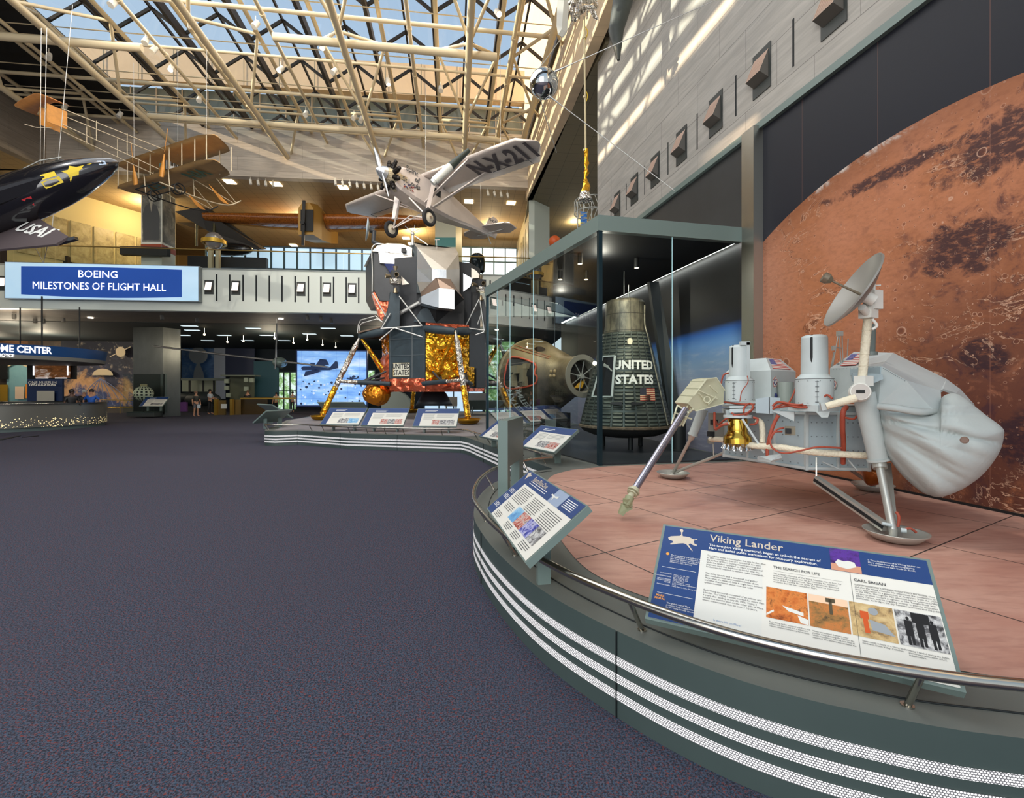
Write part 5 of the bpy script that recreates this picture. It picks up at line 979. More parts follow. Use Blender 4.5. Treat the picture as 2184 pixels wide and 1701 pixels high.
# lower structure, engine
mb = MB(); mb.extr([M_(a*.98, b*.98, 1.66) for a, b in octa], (0, 0, .18)); mb.build('heat_shield', CFOIL, ds)
mb = MB(); mb.slathe([(.45, 1.68), (.55, 1.6), (.74, 1.25), (.86, 1.02), (.84, 1.02), (.4, 1.6)], (MC.x, MC.y, 0), n=32); mb.build('engine_bell', cmat('bell_dark', 34, 40, 46, rough=.5), LM)
mb = MB(); ctr = Pd(805, 838, 20.6); ax = V((.35, -.1, .9)).normalized(); r = random.Random(4)
secs = []
for i in range(11):
    t = i/10; rad = max(.02, .53*sqrt(max(0, 1-((t-.45)/.56)**2))); c2 = ctr+V((.30, 0, .5))*(t-.5)*1.7; secs.append([c2+V((cos(a)*rad*(1+r.uniform(-.05, .05)), sin(a)*rad, sin(a)*0+cos(a)*-rad*.45)) for a in [2*pi*k/18 for k in range(18)]])
mb.skin(secs, True); mb.build('foil_bulge', AFOIL, LM)
# legs
def lm_leg(P, primary_front, seed):
    top = P(3.32, 0, 4.1); bot = P(4.86, 0, .72); dirn = (bot-top)
    mb = MB(); mb.tube(top, top.lerp(bot, .13), .03, .10, n=12); mb.tube(top+V((0, 0, .04)), top-V((0, 0, .06)), .06, n=8); mb.build('leg_cap', cmat('cap_silver', 190, 186, 180, rough=.4, metal=.5), LM)
    r = random.Random(seed)
    mb = MB(); mb.pipe([top.lerp(bot, .12+.54*k/14)+V((r.uniform(-1, 1), r.uniform(-1, 1), 0))*.006 for k in range(15)], lambda t: .115+.008*sin(t*60), 14); mb.build('leg', SFOIL, LM)
    mb = MB(); mb.pipe([top.lerp(bot, .66+.34*k/9) for k in range(10)], lambda t: .118+.008*sin(t*40), 14); mb.build('lower_leg', GFOIL, LM)
    f_ = P(4.90, 0, DZ); mb = MB(); mb.slathe([(0, .06), (.2, .05), (.42, .14), (.47, .2), (.45, .21), (.38, .06), (.2, 0), (0, 0)], f_, n=30); mb.tube(f_+V((0, 0, .05)), f_+V((0, 0, .3)), .07, n=10); mb.build('foot_pad', cmat('gold_pad', 214, 160, 50, rough=.3, metal=1), LM)
    for s in (-1, 1):
        mb = MB(); mb.pipe([top, P(2.75, s*.55, 4.2), P(2.2, s*.95, 4.3)], lambda t: .13+.05*sin(t*pi), 10, sub=5); mb.build('outrigger', DK, LM)
        a = P(4.05, 0, 2.52-.12); knee = P(3.0, s*.8, 2.0); b_ = P(2.15, s*1.0, 2.15)
        mb = MB(); mb.tube(P(4.22, s*.05, 2.12), P(4.22, s*.05, 2.12).lerp(P(2.2, s*1.05, 2.0), .4), .075, n=12); mb.build('side_strut', SFOIL, LM)
        mb = MB(); mb.tube(P(4.22, s*.05, 2.12).lerp(P(2.2, s*1.05, 2.0), .38), P(2.2, s*1.05, 2.0), .095, n=12); mb.build('side_strut', DK, LM)
        mb = MB(); mb.tube(P(3.3, s*.55, 2.06), P(2.2, s*.75, 2.6), .045, n=8); mb.tube(P(3.3, s*.55, 2.06), P(2.2, s*.3, 2.3), .04, n=8); mb.build('brace', DK2, LM)
        mb = MB(); mb.pipe([top, P(2.2, s*.5, 2.35)], .07 if s > 0 or not primary_front else .05, 8); mb.build('foil_strut', GFOIL, LM)
lm_leg(lambda a, b, z: M_(a, b, z), True, 1); lm_leg(lambda a, b, z: M_(b, a, z), False, 2); lm_leg(lambda a, b, z: M_(-a, b, z), False, 3); lm_leg(lambda a, b, z: M_(b, -a, z), False, 4)
# ascent stage ------------------------------------------------------------
def q3(x, y): return (760+.1528*x, 500+.1528*y)
def plate(pts, D, depth, nm, m_, par=None, dirv=None):
    P_ = [Pd(*q3(*p[:2]), p[2] if len(p) > 2 else D) for p in pts]; dv = (-mp if dirv is None else dirv)*depth
    mb = MB(); mb.extr(P_, dv); return mb.build(nm, m_, par or LM)
mb = MB(); mb.extr([M_(a, b, 4.45) for a, b in ((1.5, -1.3), (1.6, 1.2), (.9, 2.0), (-.9, 2.0), (-1.6, 1.2), (-1.6, -1.3), (-.8, -2.0), (.8, -2.0))], (0, 0, 3.0)); mb.build('ascent_core', DK2, LM)
plate([(245, 238), (840, 330), (840, 930), (600, 940), (460, 925), (330, 920), (250, 765)], 20.55, 2.9, 'cabin_side', DK2)
plate([(215, 232), (290, 160), (430, 122), (640, 130), (778, 185), (778, 300), (825, 435), (640, 408), (600, 412), (330, 397), (310, 240)], 20.45, 2.8, 'cabin_top', SIL)
plate([(310, 240), (450, 255), (615, 385), (598, 412), (330, 397)], 20.40, .03, 'cabin_facet', SIL2); plate([(300, 152), (770, 205), (770, 295), (610, 262), (305, 238)], 20.42, .05, 'cabin_white_strip', SIL2)
plate([(398, 235), (432, 165), (468, 250)], 20.38, .1, 'cabin_fin', SIL)
mb = MB(); mb.box(tuple(Pd(*q3(660, 220), 20.3)), (.18, .1, .18)); mb.build('docking_light', BLACK, LM)
plate([(388, 408), (590, 412), (550, 520), (470, 530)], 20.38, .05, 'cabin_window', cmat('window_blue', 16, 30, 84, rough=.15))
plate([(555, 520), (605, 418), (840, 440), (845, 662), (690, 690)], 20.36, .1, 'cabin_shade', cmat('shade_brown', 70, 66, 64, rough=.5)); plate([(600, 690), (840, 690), (840, 930), (640, 950), (590, 800)], 20.30, .12, 'tank_bulge', DK)
mb = MB(); mb.lathe([(0, .02), (.05, .02), (.06, 0)], Pd(*q3(780, 765), 20.25), -V((.2, 1, 0)), n=12); mb.build('round_fitting', SIL2, LM)
# silver equipment bay
B_ = {}
for k, (x, y, D) in dict(a=(785, 105, 20.4), b=(848, 182, 19.9), c=(1425, 262, 20.5), d=(1382, 192, 20.9), a2=(1010, 140, 21.2), e=(848, 470, 19.85), f=(1055, 476, 19.5), g=(1256, 492, 19.6), h=(848, 660, 19.85), i=(1055, 664, 19.6), j=(1258, 610, 19.65), k=(893, 812, 20.0), l=(1106, 604, 19.5), m=(1312, 622, 19.7), n=(1505, 905, 20.3), o=(1442, 482, 20.4), p=(1440, 800, 20.5), r=(1440, 262, 20.6)).items(): B_[k] = Pd(*q3(x, y), D)
mb = MB(); fc = lambda ks, mi: mb.add([B_[k] for k in ks], [range(len(ks))], mi=mi)
fc('bcgf', 0); fc('bfe', 1); fc('efih', 1); fc('fgji', 1); fc('hik', 0); fc('ilk', 0); fc('cog', 3); fc('gojm'[:3]+'j', 3); fc('ijml', 0) if False else None
fc('ijl', 0); fc('jml', 0); fc('opj', 3); fc('jpm', 3); fc(['a', 'b', 'c', 'd', 'a2'], 0); fc(['a', 'a2', 'd'], 0); fc('pnm', 2)
mb.build('equipment_bay', [SIL, SIL2, BRZ, SIL], LM)
plate([(785, 105, 20.4), (848, 182, 19.92), (848, 810, 19.92), (893, 815, 20.0), (902, 1050, 20.1), (840, 935, 20.3), (835, 330, 20.4), (780, 200, 20.45)], 20, .6, 'bay_side', cmat('side_grey', 84, 92, 96, rough=.5))
mb = MB(); Pq = [Pd(*q3(x, y), D) for x, y, D in ((893, 812, 19.7), (1106, 604, 19.25), (1130, 612, 19.2), (1162, 746, 19.1), (905, 862, 19.4), (1312, 622, 19.4), (1372, 764, 19.1), (1505, 905, 19.9), (1385, 775, 19.1))]
mb.add(Pq, [(0, 1, 2, 3, 4), (2, 5, 6, 3), (5, 7, 8, 6)]); mb.build('bronze_shade', BRZ, LM)
plate([(905, 865, 19.3), (1150, 746, 19.1), (1152, 1020, 19.1), (908, 955, 19.3)], 19, .5, 'thruster_box', SIL2); plate([(1150, 745, 19.1), (1370, 766, 19.1), (1370, 1042, 19.1), (1150, 1021, 19.1)], 19, .5, 'thruster_box', cmat('box_white_metal', 190, 194, 192, rough=.3, metal=.6, var=.06, vs=1))
mb = MB(); mb.add([B_['k'], B_['l'], B_['m'], B_['n'], Pd(*q3(1505, 1270), 20.3), Pd(*q3(1110, 1235), 20.1), Pd(*q3(902, 1050), 20.1)], [range(7)]); mb.build('black_blanket', cmat('deep_black', 18, 18, 20, rough=.6, bump=.2, bs=6), LM)
plate([(600, 940), (900, 930), (1110, 1235), (600, 1255)], 20.6, 1.2, 'lower_black_panel', BLACK); plate([(900, 1050), (1000, 1000), (1110, 1232), (800, 1215)], 20.0, .05, 'lower_flap', DK)  # plain black panel below the cabin, and a dark flap
plate([(1440, 395), (1500, 400), (1680, 508), (1745, 600), (1620, 612), (1450, 520)], 21.2, 1.2, 'aft_fairing', SIL); plate([(1452, 520), (1620, 612), (1592, 722), (1480, 806), (1452, 760)], 21.0, .8, 'aft_facet', SIL2); plate([(1470, 806), (1720, 800), (1700, 880), (1760, 1030), (1510, 1160), (1500, 900)], 21.3, 1.4, 'aft_blanket', BLACK)
# upper-left copper, deflectors, quads
plate([(222, 812), (262, 800), (330, 925), (462, 928), (452, 1010), (360, 1195), (318, 1120)], 20.7, .3, 'copper_panel', CFOIL)
plate([(478, 800), (600, 805), (606, 860), (604, 1276), (345, 1305), (430, 1130), (458, 950)], 19.7, .25, 'plume_deflector', DK); plate([(1735, 895), (1785, 905), (1842, 1200), (1795, 1340)], 21.0, .2, 'plume_deflector', DK2)
CONE = cmat('nozzle_bronze', 150, 136, 112, rough=.35, metal=.8)
def quad(x, y, D):
    c = Pd(*q3(x, y), D); mb = MB(); mb.box(tuple(c+V((0, 0, .15))), (.36, .36, .34), .4); o_ = mb.build('thruster_housing', DK2, LM)
    mb = MB(); mb.tube(c+V((0, 0, -.22)), c+V((0, 0, .0)), .22, .25, n=12); mb.build('foil_collar', SFOIL, o_)
    for d in (V((0, 0, 1)), V((0, 0, -1)), V((.35, -.9, 0)), V((-.9, -.35, 0))): mb = MB(); s_ = c+V((0, 0, .1 if d.z >= 0 else -.18))+d*(.18 if d.z < 1 else .2); mb.lathe([(.045, 0), (.10, .22), (.085, .22), (.03, .02)], s_, d, n=14); mb.build('thruster_nozzle', CONE, o_)
quad(545, 620, 19.5); quad(1740, 735, 20.9)
plate([(620, 570), (740, 690), (640, 700)], 19.6, .1, 'quad_fairing', SIL)
ST = cmat('silver_strut', 196, 196, 192, rough=.35, metal=.6)
for (x0, y0, x1, y1, D) in ((598, 860, 918, 1275, 19.5), (350, 1310, 475, 1100, 19.6), (340, 1312, 925, 1272, 19.6), (530, 1300, 325, 1472, 19.6), (530, 1300, 925, 1430, 19.6), (1715, 900, 1513, 1300, 20.9), (1722, 900, 1785, 1340, 20.9), (1513, 1300, 1790, 1335, 20.9), (1785, 1358, 1510, 1452, 20.9), (1740, 1120, 1690, 1255, 21.3), (225, 815, 410, 1140, 20.2)):
    mb = MB(); mb.tube(Pd(*q3(x0, y0), D), Pd(*q3(x1, y1), D), .032, n=8); mb.build('strut', ST, LM)
mb = MB(); mb.tube(Pd(*q3(600, 1105), 20.0), Pd(*q3(885, 945), 19.9), .085, n=10); mb.build('strut', ST, LM)
for dx, dy in ((0, 0), (22, 42)):
    mb = MB(); mb.pipe([Pd(*q3(x+dx, y+dy*(1 if i in (2, 3) else .3)), 20.6) for i, (x, y) in enumerate(((15, 1375), (28, 1260), (62, 1192), (270, 1135), (370, 1225), (400, 1250)))], .025, 8); mb.build('porch_rail', ST, LM)
mb = MB(); mb.extr([Pd(*q3(30, 1350), 20.4), Pd(*q3(340, 1285), 20.2), Pd(*q3(340, 1300), 20.2), Pd(*q3(20, 1375), 20.4)], (.1, .5, 0)); mb.build('porch', BRZ, LM)
# antennas
def stick(pts, r, nm='antenna', m_=None):
    mb = MB(); mb.pipe(pts, r, 8); return mb.build(nm, m_ or ST, LM)
c = Pd(880, 523, 20.3); mb = MB(); mb.tube(c, c+V((0, 0, .45)), .07, .05, n=10); mb.ball(c+V((0, 0, .5)), .09, nu=12, nv=8)
for k in range(4): a = k*pi/2+.5; mb.tube(c+V((0, 0, .55)), c+V((cos(a)*.33, sin(a)*.33, .78)), .012, n=6)
mb.tube(c+V((.1, 0, .4)), Pd(*q3(1000, 145), 20.3), .03, n=8); mb.build('antenna', ST, LM)
mb = MB(); mb.tube(Pd(*q3(1125, 205), 20.3), Pd(*q3(1120, 75), 20.3), .012, n=6); mb.bar(Pd(*q3(1090, 72), 20.3), Pd(*q3(1160, 70), 20.3), .02, .015); mb.build('antenna', ST, LM)
mb = MB(); c = Pd(788, 490, 21.0); nrm = V((-.95, -.28, .1)).normalized(); mb.slathe([(0, 0), (.3, .03), (.52, .1), (.5, .12), (.3, .05), (0, .02)], c, nrm, n=28); dd = mb.build('radar_dish', cmat('dish_blue_white', 170, 186, 196, rough=.4), LM)
mb = MB(); mb.tube(c-nrm*.02, c-nrm*.2, .12, n=12); mb.pipe([c-nrm*.2, Pd(796, 515, 21.0), Pd(820, 527, 21.0)], .10, 10); mb.build('radar_arm', DK2, LM)
mb = MB(); mb.pipe([Pd(*q3(x, y), 20.5) for x, y in ((222, 800), (225, 500), (215, 230), (235, 160), (300, 128), (430, 145), (620, 170))], .03, 8, sub=5); mb.build('edge_tube', ST, LM)
# ---------------------------------------------------------------- ribbed capsule
SH = None
m, n, b, o = nodes('capsule_shingle'); g = NG(n); v = g.obj(); x, y, z = g.xyz(v)
ang = g.m('ARCTAN2', y, x); sec = g.m('MULTIPLY', ang, 24/(2*pi)*1.0); sf = g.m('FRACT', sec); inn = g.m('MULTIPLY', g.sm(sf, .06, .12), g.sm(sf, .94, .88))
rib = g.m('POWER', g.m('ABSOLUTE', g.m('SINE', g.m('MULTIPLY', z, pi/.075))), 2.); row = g.m('FRACT', g.m('DIVIDE', z, .42)); inr = g.m('MULTIPLY', g.sm(row, .04, .08), g.sm(row, .96, .92))
hgt = g.m('MULTIPLY', rib, g.m('MULTIPLY', inn, inr)); f = g.noise(v, 3, 5, .6)
base = g.mix(g.sm(f, .3, .7), c8(58, 66, 62), c8(98, 104, 94)); base = g.mix(g.m('MULTIPLY', g.m('SUBTRACT', 1., hgt), .45), base, c8(44, 50, 50))
n.links.new(base, b.inputs['Base Color']); n.links.new(g.bump(hgt, .8, .03), b.inputs['Normal']); b.inputs['Roughness'].default_value = .42; b.inputs['Metallic'].default_value = .5; SH = m
m, n, b, o = nodes('capsule_can'); g = NG(n); v = g.obj(); x, y, z = g.xyz(v)
ang = g.m('ARCTAN2', y, x); j = g.m('MAXIMUM', lines(g, ang, 2*pi/12, .03, 12.), lines(g, z, .36, .015)); f = g.noise(g.mapv(v, (1, 1, .4)), 4, 6, .65)
base = g.mix(g.sm(f, .35, .65), c8(74, 72, 64), c8(128, 122, 104)); n.links.new(g.mix(g.m('MULTIPLY', j, .7), base, c8(34, 34, 32)), b.inputs['Base Color']); b.inputs['Roughness'].default_value = .4; b.inputs['Metallic'].default_value = .5; CANM = m
MX = Pd(1333, 905, 10.2); MX.z = 0
CT = thing('ribbed_capsule', 'upright dark ribbed bell shaped capsule lettered UNITED STATES inside the glass case', 'spacecraft', (MX.x, MX.y, DZ))
def cone_r(z): return .97+(.50-.97)*((z-.98)/(2.93-.98))
mb = MB(); mb.slathe([(cone_r(.98+1.95*i/20), .98+1.95*i/20) for i in range(21)], (MX.x, MX.y, 0), n=72); body = mb.build('conical_body', SH, CT)
mb = MB(); mb.slathe([(.455, 2.94), (.43, 3.1), (.42, 3.3), (.42, 3.58)], (MX.x, MX.y, 0), n=48); mb.slathe([(.42, 3.58), (.40, 3.63), (.34, 3.66), (0, 3.67)], (MX.x, MX.y, 0), n=48); mb.lathe([(.50, 2.925), (.505, 2.94), (.455, 2.945)], (MX.x, MX.y, 0), n=48); mb.build('recovery_canister', CANM, CT)
mb = MB(); mb.lathe([(.96, .985), (1.0, .97), (1.0, .93), (.97, .92)], (MX.x, MX.y, 0), n=72); mb.build('rim_ring', cmat('burnt_ring', 104, 88, 70, rough=.6, bump=.6, bs=30, var=.3, vs=12), CT)
mb = MB(); mb.slathe([(.98, .93), (.9, .84), (.7, .76), (.4, .71), (0, .69)], (MX.x, MX.y, 0), n=60); mb.build('heat_shield', cmat('char_black', 22, 20, 20, rough=.8, bump=.4, bs=14), CT)
mb = MB(); mb.tube((MX.x-.02, MX.y, 3.66), (MX.x-.02, MX.y, 4.3), .012, n=8); mb.tube((MX.x+.08, MX.y, 3.66), (MX.x+.08, MX.y, 4.0), .012, n=8); mb.box((MX.x, MX.y, 3.68), (.3, .1, .03)); mb.build('hanging_rod', STEEL, CT)
for a in (.6, 2.6, 4.7): mb = MB(); p = MX+V((cos(a)*.5, sin(a)*.5, 0)); mb.tube(p+V((0, 0, DZ+.02)), p+V((0, 0, .78)), .05, n=12); mb.build('support_leg', BLACK, CT)
a0 = math.atan2(-MX.y, -MX.x)       # towards the viewer
def wrap_pt(s, z, l=.006): r = cone_r(z)+l; a = a0+s/r; return V((MX.x+cos(a)*r, MX.y+sin(a)*r, z))
def wraptext(t, size, zc, s0, bold=.0):
    cu = bpy.data.curves.new('t', 'FONT'); cu.body = t; cu.size = size; cu.align_x = 'CENTER'; cu.align_y = 'CENTER'; cu.offset = bold; cu.resolution_u = 2
    ob = bpy.data.objects.new('t', cu); me = bpy.data.meshes.new_from_object(ob); mb.add([wrap_pt(s0+v.co.x, zc+v.co.y) for v in me.vertices], [list(p.vertices) for p in me.polygons]); bpy.data.objects.remove(ob); bpy.data.curves.remove(cu); bpy.data.meshes.remove(me)
mb = MB(); wraptext('UNITED', .25, 2.22, .20, .010); wraptext('STATES', .25, 1.92, .22, .010); mb.build('lettering', WHITEP, CT)
def wq_(s0, z0, s1, z1, l=.006, k=6): return [wrap_pt(s0+(s1-s0)*i/k, z0, l) for i in range(k+1)]+[wrap_pt(s1+(s0-s1)*i/k, z1, l) for i in range(k+1)]
mb = MB()
for k in range(13):
    z0 = 1.50+.25*k/13; s0 = .30+(.14 if k >= 6 else 0); mb.poly(wq_(s0, z0, .66, z0+.25/13), 0 if k % 2 == 0 else 1)
mb.poly(wq_(.30, 1.615, .44, 1.75, .008), 2); mb.build('flag_decal', [cmat('flag_red_dark', 150, 60, 50), cmat('flag_cream', 216, 190, 150), cmat('flag_navy', 50, 50, 60)], body)
mb = MB(); mb.poly([wrap_pt(.10+cos(2*pi*i/16)*.055, 2.72+sin(2*pi*i/16)*.07) for i in range(16)]); mb.build('round_patch', cmat('patch', 196, 186, 160), body)
mb = MB(); w_ = [(-.78, 1.58), (-.26, 1.58), (-.20, 2.42), (-.50, 2.42)]; P_ = [wrap_pt(s, z, .02) for s, z in w_]
for a, b_ in zip(P_, P_[1:]+P_[:1]): mb.bar(a, b_, .045, .03)
mb.build('hatch_frame', cmat('hatch_grey', 178, 184, 178, rough=.4), CT)
mb = MB(); ins = [wrap_pt(s, z, .012) for s, z in ((-.75, 1.61), (-.50, 1.61), (-.28, 1.61), (-.22, 2.39), (-.36, 2.39), (-.49, 2.39))]; mb.poly(ins); mb.build('hatch_opening', mat('opening', (.003, .003, .004), .4), CT)
mb = MB(); mb.obox(wrap_pt(-.37, 2.2, .03), V((.07, .03, -.03)), V((0, 0, .025)), V((.02, .02, 0))); mb.tube(wrap_pt(-.45, 2.26, .03), wrap_pt(-.26, 2.1, .03), .014, n=8); mb.build('cockpit_instruments', cmat('instrument', 150, 156, 150), CT)
mb = MB()
for s in (-.30, .10): 
    for k in range(1): mb.extr([wrap_pt(s+.02, 1.40, .01), wrap_pt(s+.26, 1.44, .01), wrap_pt(s+.24, 1.47, .01), wrap_pt(s+.02, 1.48, .01)] if s > 0 else [wrap_pt(s, 1.44, .01), wrap_pt(s+.24, 1.40, .01), wrap_pt(s+.24, 1.48, .01), wrap_pt(s+.02, 1.47, .01)], wrap_pt(s+.1, 1.4, .04)-wrap_pt(s+.1, 1.4, 0))
mb.build('belt_vents', BLACK, CT)
mb = MB(); mb.pipe([wrap_pt(1.0*cone_r(z)/.97, z, .05) for z in (1.0, 1.6, 2.2, 2.8)]+[V((MX.x, MX.y, 0))+V((cos(a0+1.0), sin(a0+1.0), 0))*.48+V((0, 0, z)) for z in (3.1, 3.5)], .02, 8, sub=4); mb.build('cable_conduit', CANM, CT)
# ---------------------------------------------------------------- two seat capsule lying on its side
GB, GN = V((.56, 13.25, 2.0)), V((1.70, 11.25, 2.05)); ga = (GN-GB).normalized(); gz = V((0, 0, 1)); gu = ga.cross(gz).normalized()   # gu: towards viewer side
if gu.dot(V((0, 0, 0))-GB) < 0: gu = -gu
GT_ = thing('two_seat_capsule', 'charred conical two seat capsule lying on its side with red rimmed open hatch', 'spacecraft', (1.1, 12.2, DZ))
m, n, b, o = nodes('gemini_skin'); g = NG(n); v = g.obj(); x, y, z = g.xyz(v)
t = dot(g, v, tuple(ga)); rib = g.m('ABSOLUTE', g.m('SINE', g.m('MULTIPLY', t, 90.))); f = g.noise(g.mapv(v, (1, 1, 1)), 3, 6, .6)
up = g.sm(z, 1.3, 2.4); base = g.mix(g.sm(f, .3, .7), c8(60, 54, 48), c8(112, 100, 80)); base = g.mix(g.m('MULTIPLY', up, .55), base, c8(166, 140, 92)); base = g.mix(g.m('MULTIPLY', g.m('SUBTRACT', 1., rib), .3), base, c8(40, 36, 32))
n.links.new(base, b.inputs['Base Color']); b.inputs['Roughness'].default_value = .5; b.inputs['Metallic'].default_value = .35; n.links.new(g.bump(g.noise(v, 20, 4), .3, .02), b.inputs['Normal']); GEM = m
prof = [(1.12, -.05), (1.14, .1), (1.12, .28), (1.0, .55), (.82, 1.0), (.62, 1.5), (.53, 1.62), (.50, 1.95), (.49, 2.3)]
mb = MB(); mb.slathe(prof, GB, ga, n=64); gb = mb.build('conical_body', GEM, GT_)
mb = MB(); mb.slathe([(1.14, .0), (1.10, -.08), (.8, -.22), (.4, -.3), (0, -.33)], GB, ga, n=48); mb.build('heat_shield', cmat('char_black', 22, 20, 20), GT_)
mb = MB(); mb.lathe([(1.13, .1), (1.16, .12), (1.16, .18), (1.13, .2)], GB, ga, n=60); mb.build('rim_ring', cmat('rim_tan', 150, 130, 96, rough=.5), GT_)
ne = GB+ga*2.3; mb = MB(); mb.lathe([(.49, 0), (.52, 0), (.52, .03), (.40, .035), (.38, .0), (.36, -.3), (0, -.3)], ne, ga, n=40); nz = mb.build('nose_ring', cmat('ring_grey', 150, 146, 134, rough=.45, metal=.5), GT_)
mb = MB(); mb.tube(ne-ga*.2, ne-ga*.19, .35, n=30); mb.build('nose_cavity', cmat('cavity_dark', 30, 26, 22), nz)
mb = MB()
for k in range(8): a = k*pi/4+.2; d = gu*cos(a)+gz*sin(a); mb.bar(ne-ga*.05, ne-ga*.05+d*.37, .02, .02)
mb.tube(ne-ga*.16, ne+ga*.0, .06, n=12); mb.build('nose_spokes', ALU, nz)
mb = MB(); d = -gz*.7+gu*.2
for k in range(4): mb.bar(ne-ga*.1+gz*(-.08-k*.03)-gu*.12+gu*k*.05, ne-ga*.1+gz*(-.28)-gu*.02+gu*k*.06, .04, .03)
mb.build('yellow_parachute_pack', cmat('pack_yellow', 214, 160, 50), nz)
def gpt(ph, t, l=.0):     # ph: angle up from the viewer side
    r = None
    for (r1, t1), (r2, t2) in zip(prof, prof[1:]):
        if t1 <= t <= t2: r = r1+(r2-r1)*(t-t1)/(t2-t1)
    d = gu*cos(ph)+gz*sin(ph); return GB+ga*t+d*((r or .5)+l)
hat = [(-.22, .42), (.2, .40), (.58, .44), (.50, 1.20), (.16, 1.27), (.0, 1.36), (-.25, 1.20)]
mb = MB(); mb.pipe([gpt(p, t, .02) for p, t in hat], .025, 8, True, sub=3); mb.build('hatch_rim', cmat('hatch_red', 206, 88, 60, rough=.5), GT_)
H_ = crom([V((p, t, 0)) for p, t in hat], 3, True); mb = MB(); mb.add([gpt(.15, .8, .03)]+[gpt(q.x, q.y, .012) for q in H_], [(0, i+1, (i+1) % len(H_)+1) for i in range(len(H_))]); mb.build('hatch_opening', cmat('cabin_dark', 34, 32, 28), GT_)
mb = MB()
for k, (p, t, s) in enumerate(((-.05, .65, .13), (.25, .7, .15), (.1, .95, .14), (.38, .95, .1), (-.1, 1.0, .1))): c_ = gpt(p, t, -.01); mb.obox(c_, ga*s*(1.3 if k % 2 else .7), gz*s*(.7 if k % 2 else 1.2), gu*s*.7)
mb.build('cabin_seat_and_suit', cmat('cabin_cream', 150, 138, 112, rough=.8), GT_)
mb = MB()
for k in range(4): mb.bar(gpt(.0+k*.12, .5+k*.12, .06), gpt(.12+k*.12, .75+k*.05, .06), .03, .03)
mb.build('cabin_harness', cmat('cabin_dark2', 60, 60, 56), GT_)
mb = MB()
for k in range(4): c_ = gpt(.05+(k % 2)*.22, 1.7+(k//2)*.14, .0); d = (c_-GB); mb.ball(c_, .045, (1, 1, 1), 10, 6)
mb.build('thruster_ports', cmat('port_tan', 150, 128, 90), GT_)
mb = MB(); mb.poly([gpt(1.15+cos(2*pi*i/14)*.14, .95+sin(2*pi*i/14)*.16, .012) for i in range(14)]); mb.build('window', cmat('window_brown', 44, 30, 20, rough=.2), gb)
mb = MB()
for ph in (.85, .95): mb.pipe([gpt(ph, .12+1.35*k/8, .006) for k in range(9)], .012, 6)
mb.build('seam_lines', cmat('seam_orange', 170, 96, 60), gb)
mb = MB(); mb.text('U', gpt(-.55, .45, .03), (-.4, .3, -.5), (.3, .3, .5), .01)
dX = (gpt(-.65, .75)-gpt(-.65, .4)).normalized(); 
def gtext(t, p0, t0, size):
    cu = bpy.data.curves.new('t', 'FONT'); cu.body = t; cu.size = size; cu.align_x = 'CENTER'; cu.align_y = 'CENTER'; cu.offset = .006; ob = bpy.data.objects.new('t', cu); me = bpy.data.meshes.new_from_object(ob)
    mb.add([gpt(p0-v.co.x/1.0, t0-v.co.y, .01) for v in me.vertices], [list(p.vertices) for p in me.polygons]); bpy.data.objects.remove(ob)
mb = MB(); gtext('UNITED', -.60, .75, .22); gtext('STATES', -.60, .48, .22); mb.build('lettering', WHITEP, gb)
mb = MB(); 
for t in (.35, 1.5): c_ = GB+ga*t; mb.box((c_.x, c_.y, (DZ+1.1)/2+.1), (.1, .5, 1.1-DZ-.1), .5)
mb.build('cradle', BLACK, GT_)
# ---------------------------------------------------------------- silver monoplane
S = .88; SP = V((-4.716*S, 23.192*S, H+(12.303-H)*S)); ya = -2.198
SX, SY = V((cos(ya), sin(ya), -.0)), V((-sin(ya), cos(ya), 0)); SX = V((SX.x*cos(.067), SX.y*cos(.067), .067)); SZ = SX.cross(SY)
def A_(x, y, z): return SP+(SX*x+SY*y+SZ*z)*S
AL = cmat('doped_silver', 218, 206, 198, rough=.35, metal=.15, var=.06, vs=1); TY = cmat('tyre_black', 26, 26, 28, rough=.8)
AP = thing('silver_monoplane', 'silver high wing monoplane hanging from the roof with N-X-211 under its wing', 'aircraft', tuple(SP))
def wing(y0, y1, nm, m_=AL, zt=0.):
    ny = 18; secs = []
    for i in range(ny+1):
        y = y0+(y1-y0)*i/ny; e = abs(y)-5.7; k = sqrt(max(.02, 1-(e/.95)**2)) if e > 0 else 1
        c = 2.13*(k if e > 0 else 1); x0 = 0-(2.13-c)*.35
        pr = [(0, 0), (.05, .07), (.2, .13), (.45, .13), (.75, .07), (1, 0), (.75, -.02), (.45, -.03), (.2, -.04), (.05, -.04)]
        secs.append([A_(x0-c*a, y, b*1.6*k+zt) for a, b in pr])
    mb = MB(); mb.skin(secs); return mb.build(nm, m_, AP)
wg = wing(-6.65, 6.65, 'wing')
Xw = (A_(0, 1, 0)-A_(0, 0, 0)).normalized()
mb = MB(); mb.text('N-X-211', A_(-1.02, 4.62, -.085), SY, SX, 1.42, bold=.05, sx_=.62, lift=.004)
mb.build('registration_lettering', cmat('wing_ink', 84, 76, 82), wg)
mb = MB()
for s in (-1, 1):
    pts = [A_(-1.55, s*3.6, -.09), A_(-1.55, s*5.6, -.09), A_(-2.0, s*5.6, -.05)]
    mb.pipe(pts, .012, 6)
mb.build('aileron_gap', INK, wg)
